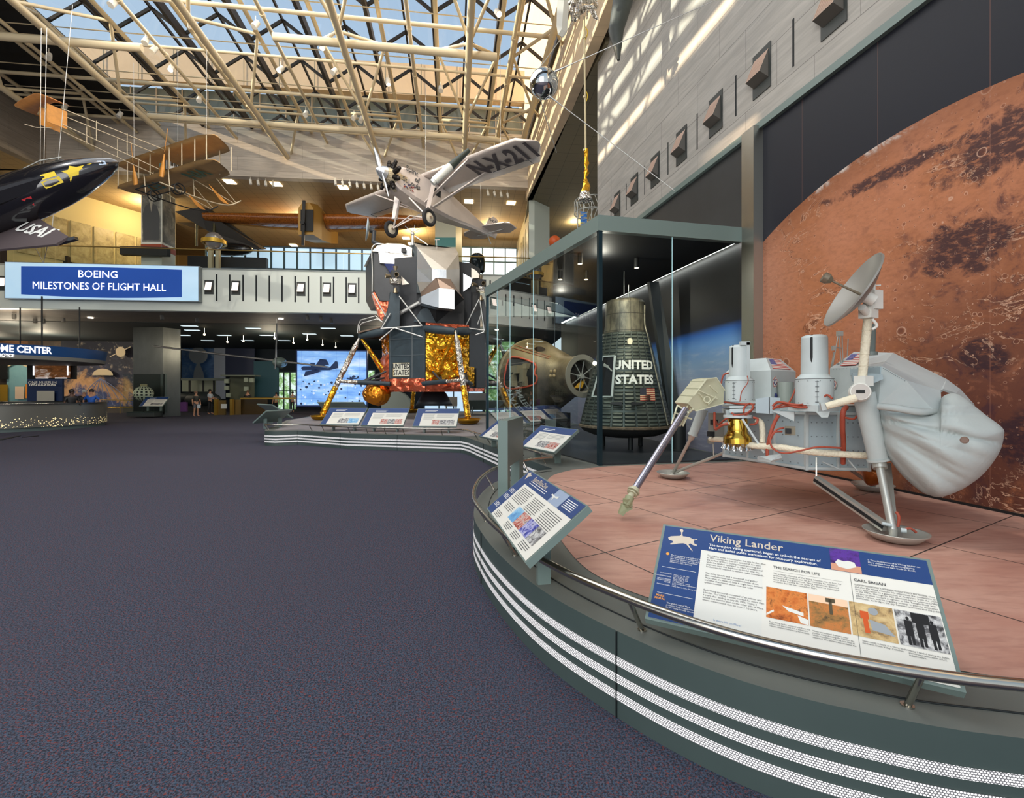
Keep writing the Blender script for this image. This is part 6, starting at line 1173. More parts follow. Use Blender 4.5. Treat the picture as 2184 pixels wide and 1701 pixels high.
# fuselage
secs = []
for x, w_, zt, zb in ((1.5, .36, -.30, -1.15), (1.2, .44, -.16, -1.30), (.4, .5, -.05, -1.45), (-.5, .5, -.02, -1.5), (-2.0, .46, -.10, -1.48), (-4.0, .27, -.42, -1.22), (-6.0, .06, -.72, -1.0)):
    secs.append([A_(x, y*w_, z) for y, z in ((-1, zb+.12), (-.75, zb), (.75, zb), (1, zb+.12), (1, zt-.12), (.75, zt), (-.75, zt), (-1, zt-.12))])
mb = MB(); mb.skin(secs, False); fu = mb.build('fuselage', AL, AP)
m, n, b, o = nodes('turned_cowl'); g = NG(n); v = g.mapv(g.obj(), (14, 14, 14)); x, y, z = g.xyz(v); rr = g.m('ADD', g.m('POWER', g.m('SUBTRACT', g.m('FRACT', g.m('ADD', x, y)), .5), 2.), g.m('POWER', g.m('SUBTRACT', g.m('FRACT', z), .5), 2.))
n.links.new(g.mix(g.sm(rr, .1, .3), c8(222, 208, 178), c8(160, 146, 120)), b.inputs['Base Color']); b.inputs['Metallic'].default_value = .5; b.inputs['Roughness'].default_value = .35; COWL = m
secs = []
for x, w_, zt, zb in ((1.95, .30, -.45, -1.0), (1.5, .40, -.27, -1.2), (1.2, .45, -.15, -1.31), (.35, .51, -.04, -1.46)):
    secs.append([A_(x, cos(a)*w_, (zt+zb)/2+sin(a)*(zt-zb)/2) for a in [2*pi*(k+.5)/16 for k in range(16)]])
mb = MB(); mb.skin(secs, True); cw = mb.build('cowling', COWL, AP)
mb = MB(); mb.lathe([(.28, 0), (.22, .15), (.08, .36), (0, .42)], A_(1.95, 0, -.72), SX, n=24); mb.build('spinner', SIL2, AP)
mb = MB(); mb.text('Spirit\n       of\nSt.Louis', A_(.75, .50, -.52), -SX, SZ, .31, bold=.006, line=.85, lift=.02); mb.build('name_lettering', INK, cw)
mb = MB(); rr_ = random.Random(2)
for k in range(22): x, z = .35+rr_.random()*.9, -.95-rr_.random()*.25; c_ = A_(x, .50, z); mb.poly([c_+SY*.015+SX*a+SZ*b_ for a, b_ in ((0, 0), (0, .05), (-.07, .05), (-.07, 0))][::-1], k % 3)
mb.build('flag_decals', [cmat('decal_red', 150, 60, 50), cmat('decal_brown', 110, 84, 60), cmat('decal_blue2', 60, 70, 110)], cw)
mb = MB()
for k in range(9):
    a = 2*pi*k/9+.3; d = SY*cos(a)+SZ*sin(a); c_ = A_(1.62, 0, -.72); mb.tube(c_+d*.26, c_+d*.56, .085, n=10)
    for j in range(4): mb.tube(c_+d*(.3+j*.07), c_+d*(.32+j*.07), .11, n=10)
    mb.ball(c_+d*.60, .085, nu=8, nv=6); mb.tube(c_+d*.55+SX*.08, c_+d*.3+SX*.1, .02, n=6)
mb.build('radial_engine', cmat('engine_black', 34, 30, 28, rough=.45, metal=.4), AP)
for s in (-1, 1):
    d = (SY*.25*s+SZ*s).normalized() if True else None; d = (SZ*.90*s-SY*.42*s).normalized()
    hub = A_(2.12, 0, -.72); rows = []
    for i in range(9):
        t = i/8; w_ = .10*sin(pi*min(1, .25+t*.75))+.02; tw = SX.cross(d).normalized()*cos(.5-.35*t)+SX*sin(.5-.35*t); c_ = hub+d*(.1+1.2*t); rows.append([c_+tw*w_, c_+SX*.02, c_-tw*w_, c_-SX*.015])
    mb = MB(); mb.skin(rows); mb.build('propeller_blade', SIL2, AP)
# tail
def thin(pts, th, nm, m_=AL, par=None):
    P_ = [A_(*p) for p in pts]; nn = (P_[1]-P_[0]).cross(P_[2]-P_[0]).normalized(); mb = MB(); mb.extr([p-nn*th/2 for p in P_], nn*th); return mb.build(nm, m_, par or AP)
thin([(-4.9, 0, -.75), (-5.2, 1.5, -.75), (-5.5, 1.75, -.75), (-6.2, 1.7, -.75), (-6.55, 1.0, -.75), (-6.2, .1, -.75), (-6.2, -.1, -.75), (-6.55, -1.0, -.75), (-6.2, -1.7, -.75), (-5.5, -1.75, -.75), (-5.2, -1.5, -.75)], .05, 'tailplane')
rd = thin([(-5.3, 0, -.7), (-5.7, 0, -.05), (-6.1, 0, .25), (-6.5, 0, .2), (-6.7, 0, -.3), (-6.4, 0, -1.0), (-6.0, 0, -1.0)], .05, 'rudder')
mb = MB(); mb.text('N-X-211', A_(-6.15, .03, -.05), -SX, SZ, .24, bold=.006); mb.build('registration_lettering', INK, rd)
mb = MB()
for s in (-1, 1): mb.tube(A_(-5.4, 0, -1.05), A_(-5.9, s*1.0, -.78), .02, n=6)
mb.tube(A_(-5.6, 0, -1.0), A_(-6.0, 0, -1.45), .03, n=6); mb.build('tail_brace', ST, AP)
for s in (-1, 1):
    for (x0, x1) in ((-.2, -.15), (-.75, -1.45)):
        mb = MB(); mb.bar(A_(x0, s*.5, -1.38), A_(x1, s*3.3, -.05), .16*S, .05); mb.build('wing_strut', AL, AP)
    w_ = A_(.3, s*1.35, -2.5); mb = MB(); mb.torus(w_, .29, .085, SY, 28, 10); wh = mb.build('tyre', TY, AP)
    mb = MB(); mb.lathe([(0, -.09), (.08, -.08), (.24, -.03), (.24, .03), (.08, .08), (0, .09)], w_, SY, n=24); mb.build('wheel_disc', cmat('wheel_cream', 196, 186, 166), AP); mb = MB(); mb.tube(w_-SY*.11, w_+SY*.11, .05, n=12); mb.build('wheel_hub', BRZ, AP)
    mb = MB(); mb.bar(A_(.0, s*1.32, -.35), A_(.25, s*1.18, -2.0), .28*S, .10); mb.build('shock_fairing', AL, AP)
    mb = MB(); mb.bar(A_(.25, s*1.25, -2.45), A_(.7, s*.35, -1.45), .06, .05); mb.bar(A_(.25, s*1.25, -2.45), A_(-.8, s*.4, -1.5), .07, .05); mb.tube(A_(.28, s*1.2, -2.48), A_(.28, 0, -2.1), .03, n=8); mb.build('gear_strut', AL, AP)
for a_, b_ in ((A_(-1.5, -.515, -.75), A_(-2.0, -.48, -.75)), (A_(-.7, .515, -.55), A_(-1.2, .50, -.55))): mb = MB(); mb.bar(a_, b_, .02, .3); mb.build('side_window', HOLE, fu)
mb = MB(); mb.tube(A_(-.6, 0, .1), V((A_(-.6, 0, 0).x, A_(-.6, 0, 0).y, 15.3)), .008, n=5); mb.tube(A_(0, 5.2, .1), V((A_(0, 5.2, 0).x, A_(0, 5.2, 0).y, 15.3)), .008, n=5); mb.tube(A_(-5, 0, -.6), V((A_(-5, 0, 0).x, A_(-5, 0, 0).y-.4, 12.9 if A_(-5,0,0).y>25 else 15.3)), .008, n=5); mb.build('hanging_wire', ST, AP)
# white rocket tube beyond the wing
PT = thing('white_rocket', 'slim white rocket with dark upper half hanging under the silver wing', 'rocket', tuple(Pd(950, 360, 17)))
p0, p1 = Pd(922, 390, 16.8), Pd(1000, 320, 17.0); mb = MB(); mb.tube(p0, p0.lerp(p1, .08), .12, .12, n=14); mb.tube(p0.lerp(p1, .06), p0.lerp(p1, .5), .145, n=18); mb.build('white_body', WHITEP, PT); mb = MB(); mb.tube(p0.lerp(p1, .5), p0.lerp(p1, 1.0), .15, .08, n=18); mb.build('dark_nose', cmat('rocket_green', 52, 60, 52, rough=.4), PT)
# ---------------------------------------------------------------- black rocket plane
XR = thing('black_rocket_plane', 'black rocket research plane with pointed nose entering from the left edge', 'aircraft', tuple(Pd(100, 400, 12)))
XN, XB = Pd(252, 345, 12.2), Pd(-340, 566, 10.9); xa = (XB-XN).normalized(); XL = (XB-XN).length; side = V((-xa.y, xa.x, 0)).normalized(); side = side if side.y < 0 else -side; up = xa.cross(side); up = up if up.z > 0 else -up
XBK = cmat('rocket_black', 24, 24, 30, rough=.2, metal=.2, coat=.8)
pf = [(0, .015), (.02, .05), (.1, .13), (.3, .22), (.6, .32), (1.0, .42), (1.5, .50), (2.1, .555), (3.0, .57), (XL, .57)]
mb = MB(); mb.slathe([(r_, t_) for t_, r_ in pf], XN, xa, n=40); xb = mb.build('fuselage', XBK, XR)
def X_(t, s, u): return XN+xa*t+side*s+up*u
mb = MB(); secs = [[X_(t, s_, u_) for s_, u_ in ((.0, h_), (w_*.7, h_*.8), (w_, 0), (w_, -h_*.3), (w_*.8, -h_*1.0), (0, -h_))] for t, w_, h_ in ((1.35, .46, .10), (1.8, .58, .24), (2.6, .68, .28), (XL, .70, .28))]; mb.skin(secs, False); mb.build('side_fairing', cmat('fairing_black', 30, 30, 36, rough=.35, metal=.3), xb)
mb = MB(); mb.slathe([(0, 0), (.1, .05), (.16, .25), (.15, .7), (.05, 1.1), (0, 1.15)], X_(.95, 0, .37), xa, n=16); mb.build('canopy', cmat('canopy_glass', 46, 50, 50, rough=.1), XR)
mb = MB(); mb.bar(X_(1.05, .12, .5), X_(1.5, .14, .58), .02, .02); mb.bar(X_(1.5, .14, .58), X_(2.0, .1, .55), .02, .02); mb.build('canopy_frame', ALU, XR)
def xsurf(t, a, l=.006):
    r_ = 0
    for (t1, r1), (t2, r2) in zip(pf, pf[1:]):
        if t1 <= t <= t2: r_ = r1+(r2-r1)*(t-t1)/(t2-t1)
    a -= .55; return XN+xa*t+(side*cos(a)+up*sin(a))*(r_+l)
YL = cmat('decal_yellow', 236, 206, 40)
mb = MB()
for t0, t1, a0_, a1_ in ((1.62, 1.22, .0, .32), (1.55, 1.25, .38, .62)): mb.poly([xsurf(t0, a0_), xsurf(t1, a0_), xsurf(t1, a1_), xsurf(t0, a1_)])
mb.poly([xsurf(*p) for p in ((1.10, -.1), (.98, .12), (.86, .08), (.80, .3), (.46, .62), (.80, .55), (.92, .72), (.98, .5), (1.12, .52), (1.04, .28))])
mb.build('yellow_decals', YL, xb)
mb = MB(); mb.poly([xsurf(*p) for p in ((2.2, -.05), (2.08, -.42), (1.98, -.05))]); mb.build('red_decal', cmat('decal_red2', 200, 50, 56), xb)
mb = MB(); mb.poly([xsurf(*p) for p in ((.36, .3), (.22, .2), (.22, .7), (.36, .8))]); 
for t_, a_ in ((2.25, .32), (2.2, .2), (2.15, .44)): mb.poly([xsurf(t_, a_), xsurf(t_-.3, a_), xsurf(t_-.3, a_+.04), xsurf(t_, a_+.04)])
mb.build('pale_markings', cmat('decal_pale', 170, 190, 214), xb)
W_ = [Pd(-40, 500, 11.9), Pd(75, 462, 12.1), Pd(150, 508, 10.9), Pd(118, 520, 10.7), Pd(-40, 516, 10.9)]
nn = (W_[1]-W_[0]).cross(W_[2]-W_[0]).normalized(); nn = nn if nn.z > 0 else -nn
W_ = [p-nn*((p-W_[0]).dot(nn)) for p in W_]
mb = MB(); mb.extr([p for p in W_], nn*.05); xw = mb.build('wing', cmat('wing_brown_black', 96, 86, 88, rough=.4, metal=.1), XR)
mb = MB(); mb.bar(Pd(122, 519, 10.9), Pd(163, 508, 10.9), .10, .07); mb.build('wing_tip', XBK, XR)
Xd = (Pd(136, 508, 11.0)-Pd(40, 484, 11.75)).normalized(); nv = nn if nn.dot(V((0, 0, H))-Pd(88, 497, 11.35)) > 0 else -nn; Yd = nv.cross(Xd).normalized()
NX = Xd.cross(Yd); c_ = Pd(78, 494, 11.4); c_ = c_-nn*((c_-W_[0]).dot(nn)); mb = MB(); mb.text('USAF', c_+(nv*.064 if nv.dot(nn) > 0 else nv*.014), Xd, Yd, .50, bold=.012, sx_=1.35, lift=0); mb.build('lettering', WINK, xw)
for (x0, y0, x1, y1) in ((85, 430, 88, 60), (92, 430, 100, 60), (0, 400, 40, 470), (155, 10, 110, 500)): 
    mb = MB(); mb.tube(Pd(x0, y0, 12), Pd(x1, y1, 12), .008, n=5); mb.build('hanging_wire', ST, XR)
mb = MB(); mb.tube(Pd(68, 515, 11.3), Pd(93, 560, 11.6), .007, n=5); mb.tube(Pd(103, 515, 11.3), Pd(93, 560, 11.6), .007, n=5); mb.build('hanging_wire', ST, XR)
# ---------------------------------------------------------------- early biplane
TAN2 = cmat('doped_linen', 186, 146, 92, rough=.8, var=.1, vs=2, stretch=(1, 1, 1)); WOOD = cmat('varnished_spruce', 206, 140, 62, rough=.4, var=.12, vs=6); POLE = cmat('pale_spar', 206, 190, 160, rough=.6)
bl, br = V((-15.9, 19.5, 0)), V((-10.6, 17.15, 0)); bw = (br-bl).normalized(); bc = V((.405, .914, 0)); zU, zL = 10.85, 9.95
BP = thing('early_biplane', 'tan linen early biplane with twin pusher propellers and skids hanging at upper left', 'aircraft', tuple((bl+br)/2+V((0, 0, 9.3))))
BO_ = (bl+br)/2-bc*.6
def Bq(s, c, z): return BO_+bw*s+bc*c+V((0, 0, z))
for z, nm in ((zU, 'upper_wing'), (zL, 'lower_wing')):
    secs = []; L_ = 2.95
    for i in range(25):
        s = -L_+2*L_*i/24; e = max(0, abs(s)-2.3)/.65; k = 1-.75*e*e; c0 = .62*(1-k)*.4; dr = -.012*s*s*0
        secs.append([Bq(s, c0+a*1.25*k, z+b_) for a, b_ in ((0, 0), (.3, .06), (.7, .05), (1, 0), (.7, .02), (.3, .03))])
    mb = MB(); mb.skin(secs); w_ = mb.build(nm, TAN2, BP)
    if z == zL:
        for s_, tx in ((1.35, 'VIN'), (-1.35, 'FIZ')): mb = MB(); mb.text(tx, Bq(s_, .62, zL-.01), -bw, bc, .75, bold=.02, sx_=.9, lift=.012); mb.build('green_lettering', cmat('letter_green', 40, 96, 60), w_)
for s in (-2.75, -2.1, -1.35, -.6, .6, 1.35, 2.1, 2.75):
    for c in (.12, 1.05): mb = MB(); mb.tube(Bq(s, c, zL), Bq(s, c, zU), .018, n=6); mb.build('strut', POLE, BP)
tl = [(-.28, -2.9), (.28, -2.9)]
for s, z in ((-.3, zU-.02), (.3, zU-.02), (-.3, zL+.12), (.3, zL+.12)):
    mb = MB(); mb.tube(Bq(s, .1, z if z > 10.4 else zL+.05), Bq(s*.8, -2.9, 10.75 if z > 10.4 else 10.25), .016, n=6); mb.build('tail_boom', POLE, BP)
for c in (-1.1, -2.0):
    t_ = -c/3
    for s in (-.3, .3): mb = MB(); mb.tube(Bq(s, c, zL+.05+.2*t_), Bq(s, c, zU-.06*t_), .012, n=6); mb.build('boom_strut', POLE, BP)
for s in (-.22, .22):
    P_ = [Bq(s, -2.75, 10.15), Bq(s, -3.25, 10.15), Bq(s, -3.25, 10.72), Bq(s, -2.75, 10.72)]; mb = MB(); mb.extr(P_, bw*.02); ru = mb.build('rudder', WOOD, BP)
    if s < 0: continue
mb = MB(); mb.text('VIN FIZ', Bq(-.24, -3.0, 10.45), V((0, 0, -1)), -bc if False else bc, .16, bold=.003); mb.build('green_lettering', cmat('letter_green', 40, 96, 60), BP)
mb = MB(); secs = [[Bq(s, -2.9-.3*k_, 10.86), Bq(s, -3.2, 10.875), Bq(s, -3.5-.1*k_, 10.86), Bq(s, -3.2, 10.85)] for s, k_ in ((-1.25, -.6), (-1.15, .2), (-.6, .6), (.2, .5), (.35, 0), (.4, -.6))]; mb.skin(secs); mb.build('elevator', cmat('elevator_orange', 196, 130, 70, rough=.6, var=.1, vs=5), BP)
mb = MB(); mb.pipe([Bq(-.1, -3.0, 10.15), Bq(-.3, -3.3, 10.05), Bq(-.5, -3.5, 10.1)], .012, 6); mb.build('tail_skid', POLE, BP)
for s, an in ((.95, 1.35), (-1.0, 1.75)):
    hub = Bq(s, -.25, (zU+zL)/2)
    for sg in (-1, 1):
        d = (bw*cos(an)+V((0, 0, 1))*sin(an))*sg; rows = []
        for i in range(9): t_ = i/8; w_ = .03+.09*sin(t_*pi*.62)**2+(.0); tw = (d.cross(bc)).normalized()*.8+bc*.35; c_ = hub+d*(.04+.82*t_); rows.append([c_+tw*w_, c_+bc*.015, c_-tw*w_, c_-bc*.01])
        mb = MB(); mb.skin(rows); mb.build('propeller_blade', WOOD, BP)
mb = MB(); c_ = Bq(.05, .55, zL+.28); mb.box(tuple(c_), (.35, .22, .35), .4)
for k in range(4): mb.tube(c_+bc*(-.2+k*.13), c_+bc*(-.2+k*.13)+V((0, 0, .34)), .05, n=10)
mb.build('engine', cmat('engine_grey', 110, 108, 104, rough=.4, metal=.6), BP)
mb = MB(); mb.tube(Bq(-.45, .4, zL+.55), Bq(-.45, .75, zL+.6), .09, n=14); mb.build('fuel_tank', cmat('tank_teal', 110, 140, 136, rough=.3, metal=.4), BP)
mb = MB(); mb.extr([Bq(.55, .9, zL+.1), Bq(.9, 1.0, zL+.1), Bq(.9, 1.1, zL+.65), Bq(.6, 1.0, zL+.72)], bw*.03); mb.extr([Bq(.25, .9, zL+.05), Bq(.5, .9, zL+.05), Bq(.5, 1.0, zL+.45), Bq(.3, 1.0, zL+.45)], bw*.03); mb.build('blinker_panel', WOOD, BP)
for s in (-.75, .75):
    mb = MB(); mb.pipe([Bq(s, -.3, 9.35), Bq(s, 1.2, 9.3), Bq(s, 2.3, 9.45), Bq(s, 2.9, 9.85)], .025, 6, sub=4); mb.build('skid', BLACK if s < 0 else POLE, BP)
    for c in (0, .9): mb = MB(); mb.tube(Bq(s, c, zL), Bq(s, c+.05, 9.32), .018, n=6); mb.build('skid_strut', POLE, BP)
    mb = MB(); mb.tube(Bq(s, .95, zL), Bq(s, 2.6, 9.62), .015, n=6); mb.tube(Bq(s, 1.2, zU), Bq(s, 2.7, 9.66), .015, n=6); mb.build('skid_brace', POLE, BP)
    mb = MB(); mb.extr([Bq(s, 1.5, 10.0), Bq(s, 2.35, 9.5), Bq(s, 2.15, 9.47), Bq(s, 1.95, 9.55)], bw*.015); mb.build('nose_blinker', WOOD, BP)
    for d_ in (-.1, .1): mb = MB(); mb.torus(Bq(s+d_, .35, 9.35), .19, .022, bw, 24, 6); mb.build('wheel', BLACK, BP)
mb = MB(); mb.tube(Bq(-.85, .35, 9.35), Bq(.85, .35, 9.35), .02, n=6); mb.tube(Bq(-.75, -.3, 9.35), Bq(.75, -.3, 9.35), .025, n=6); mb.build('axle', BLACK, BP)
for s, c in ((-2, .3), (2, .6), (.3, .6)): mb = MB(); mb.tube(Bq(s, c, zU), Bq(s*1.02, c, 14.9), .007, n=5); mb.build('hanging_wire', ST, BP)
# ---------------------------------------------------------------- satellite ball
SC = Pd(1160, 178, 9.4); ST_ = thing('satellite_sphere', 'polished metal sphere satellite with four long whip antennas hanging by the stone wall', 'satellite', tuple(SC))
mb = MB(); mb.ball(SC, .285, nu=40, nv=24); sb = mb.build('sphere', cmat('mirror_metal', 200, 204, 206, rough=.07, metal=1), ST_)
mb = MB(); axs = V((.55, -.2, -.25)).normalized(); mb.torus(SC, .287, .006, V((.3, .5, .8)), 48, 6); mb.build('seam_ring', ALU, sb)
mb = MB()
for d in (V((.75, -.6, .25)), V((.6, -.75, -.35))): d.normalize(); mb.torus(SC+d*.283, .035, .008, d, 16, 6)
mb.build('port_rings', ALU, sb)
for (x0, y0, x1, y1, D1) in ((1182, 152, 1545, -8, 8.3), (1178, 224, 1438, 406, 8.8), (1146, 142, 1236, 28, 11.0), (1145, 214, 1187, 325, 10.4)):
    a = SC+(Pd(x0, y0, 9.35)-SC).normalized()*.275; b_ = Pd(x1, y1, D1); mb = MB(); mb.tube(a, a.lerp(b_, .12), .02, .010, n=8); mb.tube(a.lerp(b_, .12), b_, .009, .007, n=8); mb.build('antenna', ST, ST_)
# gold wrapped mast probe
D_ = 10.5; PM = thing('gold_wrapped_probe', 'tall thin pole probe with crumpled foil head and gold wrapped foot', 'space probe', tuple(Pd(1248, 430, D_)))
mb = MB(); mb.tube(Pd(1246, 35, D_), Pd(1249, 320, D_), .022, n=10)
for y in (78, 205, 318): mb.tube(Pd(1247, y, D_), Pd(1247, y+4, D_), .04, n=10)
mb.build('pole', cmat('pole_cream', 206, 190, 150, rough=.5), PM)
mb = MB(); 
for y in (55, 190, 310): mb.pipe([Pd(1247, y, D_), Pd(1253, y+12, D_), Pd(1251, y+24, D_), Pd(1247, y+32, D_)], .010, 6, sub=4)
mb.build('yellow_loop', cmat('cord_yellow', 222, 186, 40), PM)
mb = MB(); r = random.Random(5); mb.pipe([Pd(1249.5+r.uniform(-1.5, 1.5), 318+k*10, D_) for k in range(9)]+[Pd(1247, 412, D_)], lambda t: .045+.02*sin(t*25)+(.05 if t > .85 else 0), 10); mb.build('gold_foot', GFOIL, PM)
mb = MB(); mb.tube(Pd(1247, 410, D_), Pd(1248, 428, D_), .10, .17, n=14); mb.build('foil_foot', SFOIL, PM)
mb = MB()
for k in range(26): c_ = Pd(1246+r.uniform(-26, 24), 12+r.uniform(-30, 22), D_+r.uniform(-.2, .2)); mb.obox(c_, V((r.uniform(-1, 1), r.uniform(-1, 1), r.uniform(-1, 1))).normalized()*.10, V((r.uniform(-1, 1), r.uniform(-1, 1), r.uniform(-1, 1))).normalized()*.06, V((0, 0, .03)))
mb.build('foil_head', SFOIL, PM)
# dark missile by the wall
mb = MB(); p0 = Pd(1300, 128, 11.2); secs = []
for (x, y, w_) in ((1305, 128, .06), (1300, 66, .30), (1318, -10, .42), (1335, -80, .42), (1350, -150, .42)):
    c_ = Pd(x+14, y, 11.0); secs.append([c_+V((cos(a)*w_*.6, sin(a)*w_*.5, 0)) for a in [2*pi*k/16 for k in range(16)]])
mb.skin(secs); o_ = mb.build('hanging_missile', cmat('missile_dark', 62, 66, 62, rough=.5, var=.2, vs=3)); tag(o_, 'dark grey missile with a tapered tip hanging against the stone wall at the top', 'missile')
# white craft hanging above the ball
mb = MB(); mb.extr([Pd(1189, -20, 12), Pd(1204, -20, 12), Pd(1198, 62, 12), Pd(1190, 74, 12), Pd(1187, 55, 12)], (.15, .1, 0)); o_ = mb.build('white_fin', WHITEP); tag(o_, 'long white fin shape hanging beside the roof beam at the top', 'fin')
# ring truss behind the case
RT = thing('ring_truss', 'small round white truss with coloured banner behind the glass case roof', 'truss', tuple(Pd(1250, 485, 17)))
for z0 in (430, 455):
    mb = MB(); c_ = Pd(1262, z0, 17); mb.pipe([c_+V((cos(a)*.62, sin(a)*.62, 0)) for a in [2*pi*k/24 for k in range(24)]], .02, 6, True); mb.build('ring', ALU, RT)
mb = MB()
for k in range(24):
    a = 2*pi*k/24; b2 = 2*pi*(k+1)/24; c0, c1 = Pd(1262, 430, 17), Pd(1262, 455, 17); mb.tube(c0+V((cos(a)*.62, sin(a)*.62, 0)), c1+V((cos(b2)*.62, sin(b2)*.62, 0)), .012, n=5)
mb.build('lattice', ALU, RT)
mb = MB(); mb.extr([Pd(1238, 450, 16.4), Pd(1252, 452, 16.4), Pd(1252, 485, 16.4), Pd(1238, 485, 16.4)], (0, .02, 0)); mb.build('banner', photo('banner_blue', [(20, 60, 140), (40, 120, 200), (200, 180, 60), (20, 50, 110)], 3, (1, 1, 4)), RT)
mb = MB()
for x in (1232, 1245, 1262, 1282): mb.tube(Pd(x, 430, 16.5), Pd(x, 490, 16.5), .02, n=6)
mb.build('leg', ALU, RT)
# ---------------------------------------------------------------- hall sign
def fr_rect(mb, x0, y0, x1, y1, D, th=.06, mi=0, dv=None):     # upright panel between two photo corners, facing the hall
    a = Pd(x0, y1, D); b_ = Pd(x1, y1, D); u = BD*((b_-a).x/BD.x); z0 = H-(y1-833)/1000*D; z1 = H-(y0-833)/1000*D
    a = V((a.x, a.y, z0)); mb.extr([a, a+u, a+u+V((0, 0, z1-z0)), a+V((0, 0, z1-z0))], -BN*th, mi); return a, u, z1-z0
def on_front(px, z, off): return bq(px, z, off)
def brd(mb, x0, x1, z0, z1, off, th, mi=0): mb.extr([bq(x0, z0, off), bq(x1, z0, off), bq(x1, z1, off), bq(x0, z1, off)], BN*-th, mi)
t = thing('hall_sign', 'wide blue illuminated hall name sign on the balcony front, lettered in white', 'sign', tuple(bq(220, 6.2, .3)))
mb = MB(); brd(mb, 22, 432, 6.28, 8.12, .30, .28); mb.build('sign_box', cmat('box_grey', 120, 130, 134), t)
m, n, b, o = nodes('screen_pale'); g = NG(n); f = g.noise(g.obj(), .5, 3); c_ = g.mix(f, c8(150, 190, 216), c8(190, 214, 232)); n.links.new(c_, b.inputs['Base Color']); n.links.new(c_, b.inputs['Emission Color']); b.inputs['Emission Strength'].default_value = .55
mb = MB(); brd(mb, 24, 430, 6.31, 8.09, .31, .01); mb.build('pale_screen', m, t)
mb = MB(); P_ = []
for i in range(21): x = 58+(396-58)*i/20; P_.append(bq(x, 6.50-.10*sin(pi*i/20), .325))
for i in range(21): x = 396-(396-58)*i/20; P_.append(bq(x, 7.90+.04*sin(pi*i/20), .325))
mb.poly(P_); mb.build('blue_banner', mat('banner_glow', c8(20, 66, 146), .5, emit=.5), t)
GLW = mat('white_glow', (1, .98, 1), .5, emit=1.2)
mb = MB(); mb.text('BOEING', bq(220, 7.56, .34), BD, V((0, 0, 1)), .52, bold=0, sx_=1.0); mb.text('MILESTONES OF FLIGHT HALL', bq(224, 6.95, .34), BD, V((0, 0, 1)), .52, bold=0, sx_=.90); mb.build('lettering', GLW, t)
# balustrade
t = thing('balustrade', 'long clear glass balustrade with brass handrail along the balcony edge', 'railing', tuple(bq(400, 8.1)))
BG = glass('balustrade_glass', (.80, .84, .80), .16)
for i in range(15):
    x0, x1 = -60+i*88, -60+i*88+87
    mb = MB(); mb.add([bq(x0, 8.1, -.05), bq(x1, 8.1, -.05), bq(x1, 9.05, -.05), bq(x0, 9.05, -.05)], [(0, 1, 2, 3)]); mb.build('glass_pane', BG, t)
mb = MB(); mb.tube(bq(-60, 9.08, -.05), bq(1245, 9.08, -.05), .035, n=8); mb.build('handrail', cmat('brass', 176, 146, 84, rough=.3, metal=.8), t)
# ---------------------------------------------------------------- upper gallery
WARMW = cmat('gallery_warm', 196, 150, 84, rough=.8); YW = cmat('gallery_yellow', 214, 196, 140, rough=.75)
def bwall(x0, x1, z0, z1, back, m_, nm): mb = MB(); brd(mb, x0, x1, z0, z1, -back, .2); return struct(mb.build(nm, m_))
bwall(-250, 1240, 8.03, 12.97, 15.5, WARMW, 'wall_gallery_back')
mb = MB(); mb.extr([V((-26.2, 24.4, 8.03)), V((-22.6, 31.5, 8.03)), V((-22.6, 31.5, 12.97)), V((-26.2, 24.4, 12.97))], (-.2, .1, 0)); struct(mb.build('wall_gallery_left', YW))
SEP = photo('photo_sepia', [(130, 116, 80), (176, 160, 112), (200, 186, 140)], 2.2)
gd = (V((-22.6, 31.5, 0))-V((-26.2, 24.4, 0))).normalized(); gn = V((gd.y, -gd.x, 0))
for i in range(7):
    a = V((-26.2, 24.4, 9.0))+gd*(.3+i*1.08)+gn*.04; mb = MB(); mb.extr([a, a+gd*.94, a+gd*.94+V((0, 0, 2.35)), a+V((0, 0, 2.35))], gn*.05)
    o_ = mb.build('portrait_panel', SEP); tag(o_, 'tall sepia portrait print on the yellow upstairs wall, %s from the left' % ['first', 'second', 'third', 'fourth', 'fifth', 'sixth', 'seventh'][i], 'print', 'sepia prints on the upstairs left wall')
# bright windows and added reflection panes upstairs
def plq(px, z, back):     # point on the plane `back` metres behind the balcony front, under a photo column
    k = (px-1092)/1000; s_ = (bq(600, 0).dot(-BN)+back)/(-BN.x*k-BN.y); return V((k*s_, s_, z))
def winwall(x0, x1, z0, z1, back, nx, nz, lab, green=False, nm='window_9'):
    mb = MB(); mb.extr([plq(x0, z0, back), plq(x1, z0, back), plq(x1, z1, back), plq(x0, z1, back)], BN*-.02); m_ = mat('bright_window', (.80, .90, 1.0), .4, emit=1.0) if nm == 'window_20' else mat('blue_window_and_reflection', (.50, .68, .86), .4, emit=.75)
    if green:
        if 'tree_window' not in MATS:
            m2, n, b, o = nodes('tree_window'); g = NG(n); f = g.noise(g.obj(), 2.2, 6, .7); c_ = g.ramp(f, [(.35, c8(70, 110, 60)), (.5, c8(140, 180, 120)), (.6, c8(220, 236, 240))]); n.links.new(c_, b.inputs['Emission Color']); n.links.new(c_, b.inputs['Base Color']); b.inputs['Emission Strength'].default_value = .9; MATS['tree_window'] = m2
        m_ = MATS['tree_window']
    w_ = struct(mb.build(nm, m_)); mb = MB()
    for i in range(nx+1): x = x0+(x1-x0)*i/nx; mb.bar(plq(x, z0, back-.06), plq(x, z1, back-.06), .09, .09, up=(0, 1, 0))
    for j in range(nz+1): z = z0+(z1-z0)*j/nz; mb.bar(plq(x0, z, back-.06), plq(x1, z, back-.06), .08, .08)
    f_ = struct(mb.build('window_frame', cmat('frame_teal', 60, 84, 92))); f_.parent = w_
winwall(980, 1102, 8.1, 12.3, 9, 5, 4, '', nm='window_20')
